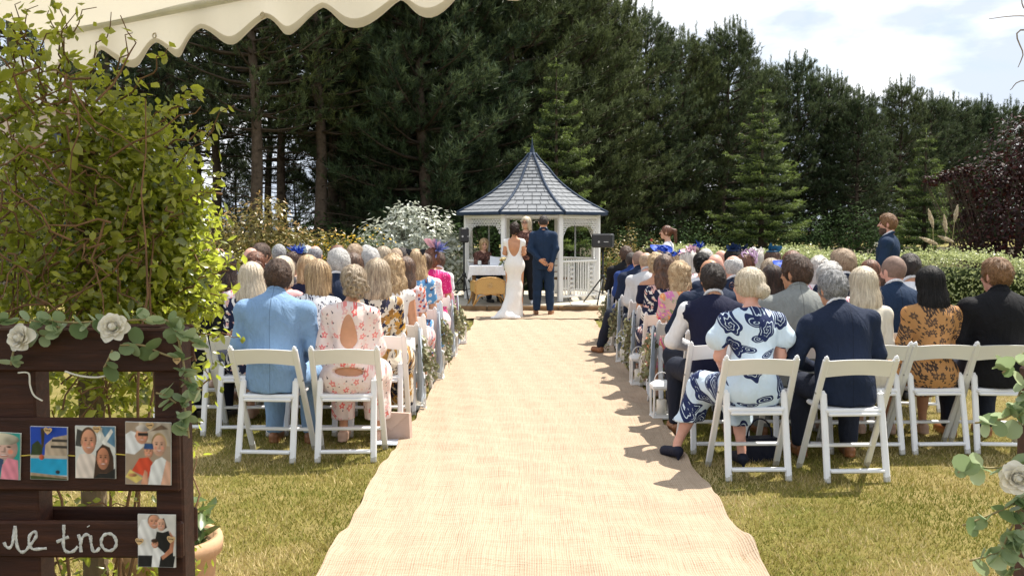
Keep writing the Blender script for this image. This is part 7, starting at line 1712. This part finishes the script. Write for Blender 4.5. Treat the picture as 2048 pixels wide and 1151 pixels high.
# gold thread behind the prints, white cord on the top plank
m = MB().tube([at(px, 909 + 2 * math.sin(px * .05), BD - .004) for px in range(0, 346, 12)], .0016, 4).build('gold_thread', plain('gold_thread', (.55, .42, .08), .4, .2, 90)); tag(m, 'thin gold thread strung across the middle plank', 'thread')
m = MB().tube(smooth_line([at(*q, BD - .006) for q in ((36, 745), (57, 746), (60, 770), (68, 790), (85, 801))]), .0022, 5).build('cord', plain('white_cord', (.7, .68, .62), .6), None, True); tag(m, 'loose end of white cord hanging from the top plank', 'cord')
m = MB().tube(smooth_line([at(*q, BD - .004) for q in ((130, 742), (160, 751), (195, 754), (225, 747))]), .0026, 5).build('cord', plain('white_cord', (.7, .68, .62), .6), None, True); tag(m, 'short sagging white cord under the top plank', 'cord')

# ---- eucalyptus garlands
def disc_leaf(w, cup, tone, mat):
    n_ = 10; V = [(0, 0, 0)]; 
    for k in range(n_):
        a = 2 * math.pi * k / n_; r_ = .5 * (1 + .06 * math.sin(2 * a)); x, y = .5 + r_ * math.cos(a), r_ * w * math.sin(a); V.append((x, y, cup * (x * x * .5 + 1.6 * y * y)))
    V.append((.5, 0, cup * .05)); F = [(11, 1 + k, 1 + (k + 1) % n_) for k in range(n_)]
    return mesh_np('leaf', V, F, [mat], True, attr=[tone] * 12)
EL = [disc_leaf(w, c, t_, EUC) for w, c, t_ in ((.95, .25, .2), (.85, .4, .45), (1.0, .15, .7), (.75, .5, .95), (.9, .3, .35))]
def sprig(o, base, pts, rd, n, size, org_):
    P = smooth_line([Vector(p) - org_ for p in pts], 5); MB().tube(P, [.0026] * len(P), 5).build('stem', plain('euc_stem', (.30, .24, .12), .7), o, True)
    for q in range(n):
        i = int((q + .5) / n * (len(P) - 1)); p = P[i]
        d = Vector((rd.uniform(-1, 1), rd.uniform(-1, .25), rd.uniform(-1, .8))).normalized(); e = d.to_track_quat('X', 'Z').to_euler(); s = size * rd.uniform(.7, 1.25)
        link('leaf', EL[rd.randrange(5)], o, p, (e.x + rd.uniform(-1.2, 1.2), e.y, e.z), (s, s, s))
PETW = translucent(plain('white_petal', (.86, .84, .78), .6, .03, 14), (.85, .8, .68), .3)
def rose(o, p, size, face, seed):
    rd = random.Random(seed); r_ = link('rose', MB().lathe([(0, 0), (.14, .05), (.2, .3), (.12, .5), (0, .52)], n=12).mesh('rose', PETW, True), o, p); r_.scale = (size,) * 3; r_.rotation_euler = Vector(face).to_track_quat('Z', 'Y').to_euler()
    for i in range(24):
        t = i / 23; a = i * 2.4 + rd.uniform(-.25, .25); tilt = R(4 + 66 * t ** 1.25 + rd.uniform(-7, 7)); w = (.17 + .24 * t) * rd.uniform(.9, 1.12); ln_ = (.56 + .05 * t) * rd.uniform(.92, 1.08); b0 = .03 + .11 * t; vs = []
        M = Matrix.Rotation(a, 3, 'Z') @ Matrix.Rotation(-tilt, 3, 'X'); ph = rd.uniform(0, 6)
        for iu in range(7):
            for iv in range(6):
                fu, fv = iu / 3 - 1, iv / 5; sh = math.sin(math.pi * (.16 + .62 * fv)) ; x = w * fu * sh; y = -.55 * w * fu * fu * (1 - .3 * fv) + (.05 + .16 * t) * fv ** 4 + .10 * math.sin(fv * 3.1) * (1 - t); z = ln_ * fv * (1 - .10 * fu * fu) + .022 * math.sin(4 * fu + ph) * fv
                vs.append(M @ Vector((x, y, z)) + Matrix.Rotation(a, 3, 'Z') @ Vector((0, b0, 0)))
        m = MB(); m.add(vs, [(q * 6 + k, q * 6 + 6 + k, q * 6 + 7 + k, q * 6 + 1 + k) for q in range(6) for k in range(5)]); m.build('petal', PETW, r_, True)
gd = empty('eucalyptus_garland', at(190, 650, BD), 0, 'artificial eucalyptus garland with two white roses along the board top', 'garland'); og = Vector(gd.location); rd = random.Random(8)
D0 = BD - .03
for pts, n_ in (([(-10, 640), (60, 640), (120, 655)], 12), ([(90, 640), (150, 645), (215, 640)], 12), ([(200, 650), (260, 640), (330, 640), (352, 655)], 13), ([(240, 690), (285, 690), (320, 705), (350, 715)], 8), ([(350, 655), (380, 680), (410, 690)], 9), ([(352, 660), (366, 720), (372, 770)], 11), ([(370, 740), (385, 770), (405, 780)], 8), ([(365, 790), (372, 830), (378, 875)], 13), ([(352, 805), (330, 790), (312, 785)], 4), ([(30, 690), (24, 715), (22, 730)], 6), ([(70, 660), (90, 672), (105, 660)], 6), ([(225, 700), (215, 722), (208, 735)], 3)):
    sprig(gd, None, [at(*q, D0 - (.0 if q[0] < 355 else -.02)) for q in pts], rd, n_, .036, og)
rose(gd, at(44, 676, D0 - .02) - og, .047, (-.2, -1, .25), 1); rose(gd, at(228, 655, D0 - .02) - og, .050, (.1, -1, .3), 2)
# the matching post and garland at the other side
ps = MB().box((0, 0, .62), (.07, .07, 1.24), bev=.006).build('wooden_post', STAIN); ps.location = (atx(2090, 2.35), 2.35, 0); tag(ps, 'dark brown wooden post at the picture edge carrying eucalyptus', 'post')
gr = empty('eucalyptus_garland', at(2010, 900, 2.3), 0, 'eucalyptus garland with one big white flower on the dark post', 'garland'); og = Vector(gr.location)
for pts, n_ in (([(2055, 700), (2030, 720), (2005, 745)], 8), ([(2055, 800), (2010, 835), (1950, 845)], 9), ([(2050, 760), (2035, 800), (2040, 850)], 8), ([(2040, 930), (1980, 935), (1940, 930), (1915, 945)], 9), ([(2050, 990), (2000, 1020), (1925, 1050)], 9), ([(2050, 1000), (2020, 1060), (2000, 1110)], 11), ([(2050, 1050), (2000, 1100), (1940, 1120)], 10), ([(2055, 1080), (2030, 1120), (2010, 1160)], 8)):
    sprig(gr, None, [at(*q, 2.3) for q in pts], rd, n_ + 2, .043, og)
rose(gr, at(2034, 955, 2.26) - og, .058, (-.35, -1, .2), 5)
# bare twigs of a slender tree just outside the picture
bt_ = empty('bare_tree', (3.05, 4.6, 0), 0, 'thin bare twigs reaching in at the upper corner of the sky', 'tree'); m = MB()
m.tube([(0, 0, 0), (.03, 0, 1.5), (0, .05, 3.2)], [.05, .04, .015], 8); m.build('trunk', DARKBARK, bt_, True)
m = MB(); B0 = Vector((3.05, 4.6, 0))
for pts in ([(2350, 60, 4.6), (2130, 40, 4.5), (2040, 32, 4.4), (1978, 38, 4.4)], [(2130, 40, 4.5), (2052, 20, 4.4), (2045, -20, 4.4)], [(2350, 150, 4.6), (2060, 60, 4.4), (2046, 110, 4.4), (2036, 135, 4.4)], [(2350, 260, 4.6), (2080, 165, 4.4), (2020, 180, 4.4)]):
    P = smooth_line([at(*q) - B0 for q in pts]); m.tube(P, [.0052 - .004 * i / len(P) for i in range(len(P))], 5)
m.build('twigs', plain('pale_twig', (.22, .18, .15), .9), bt_, True)
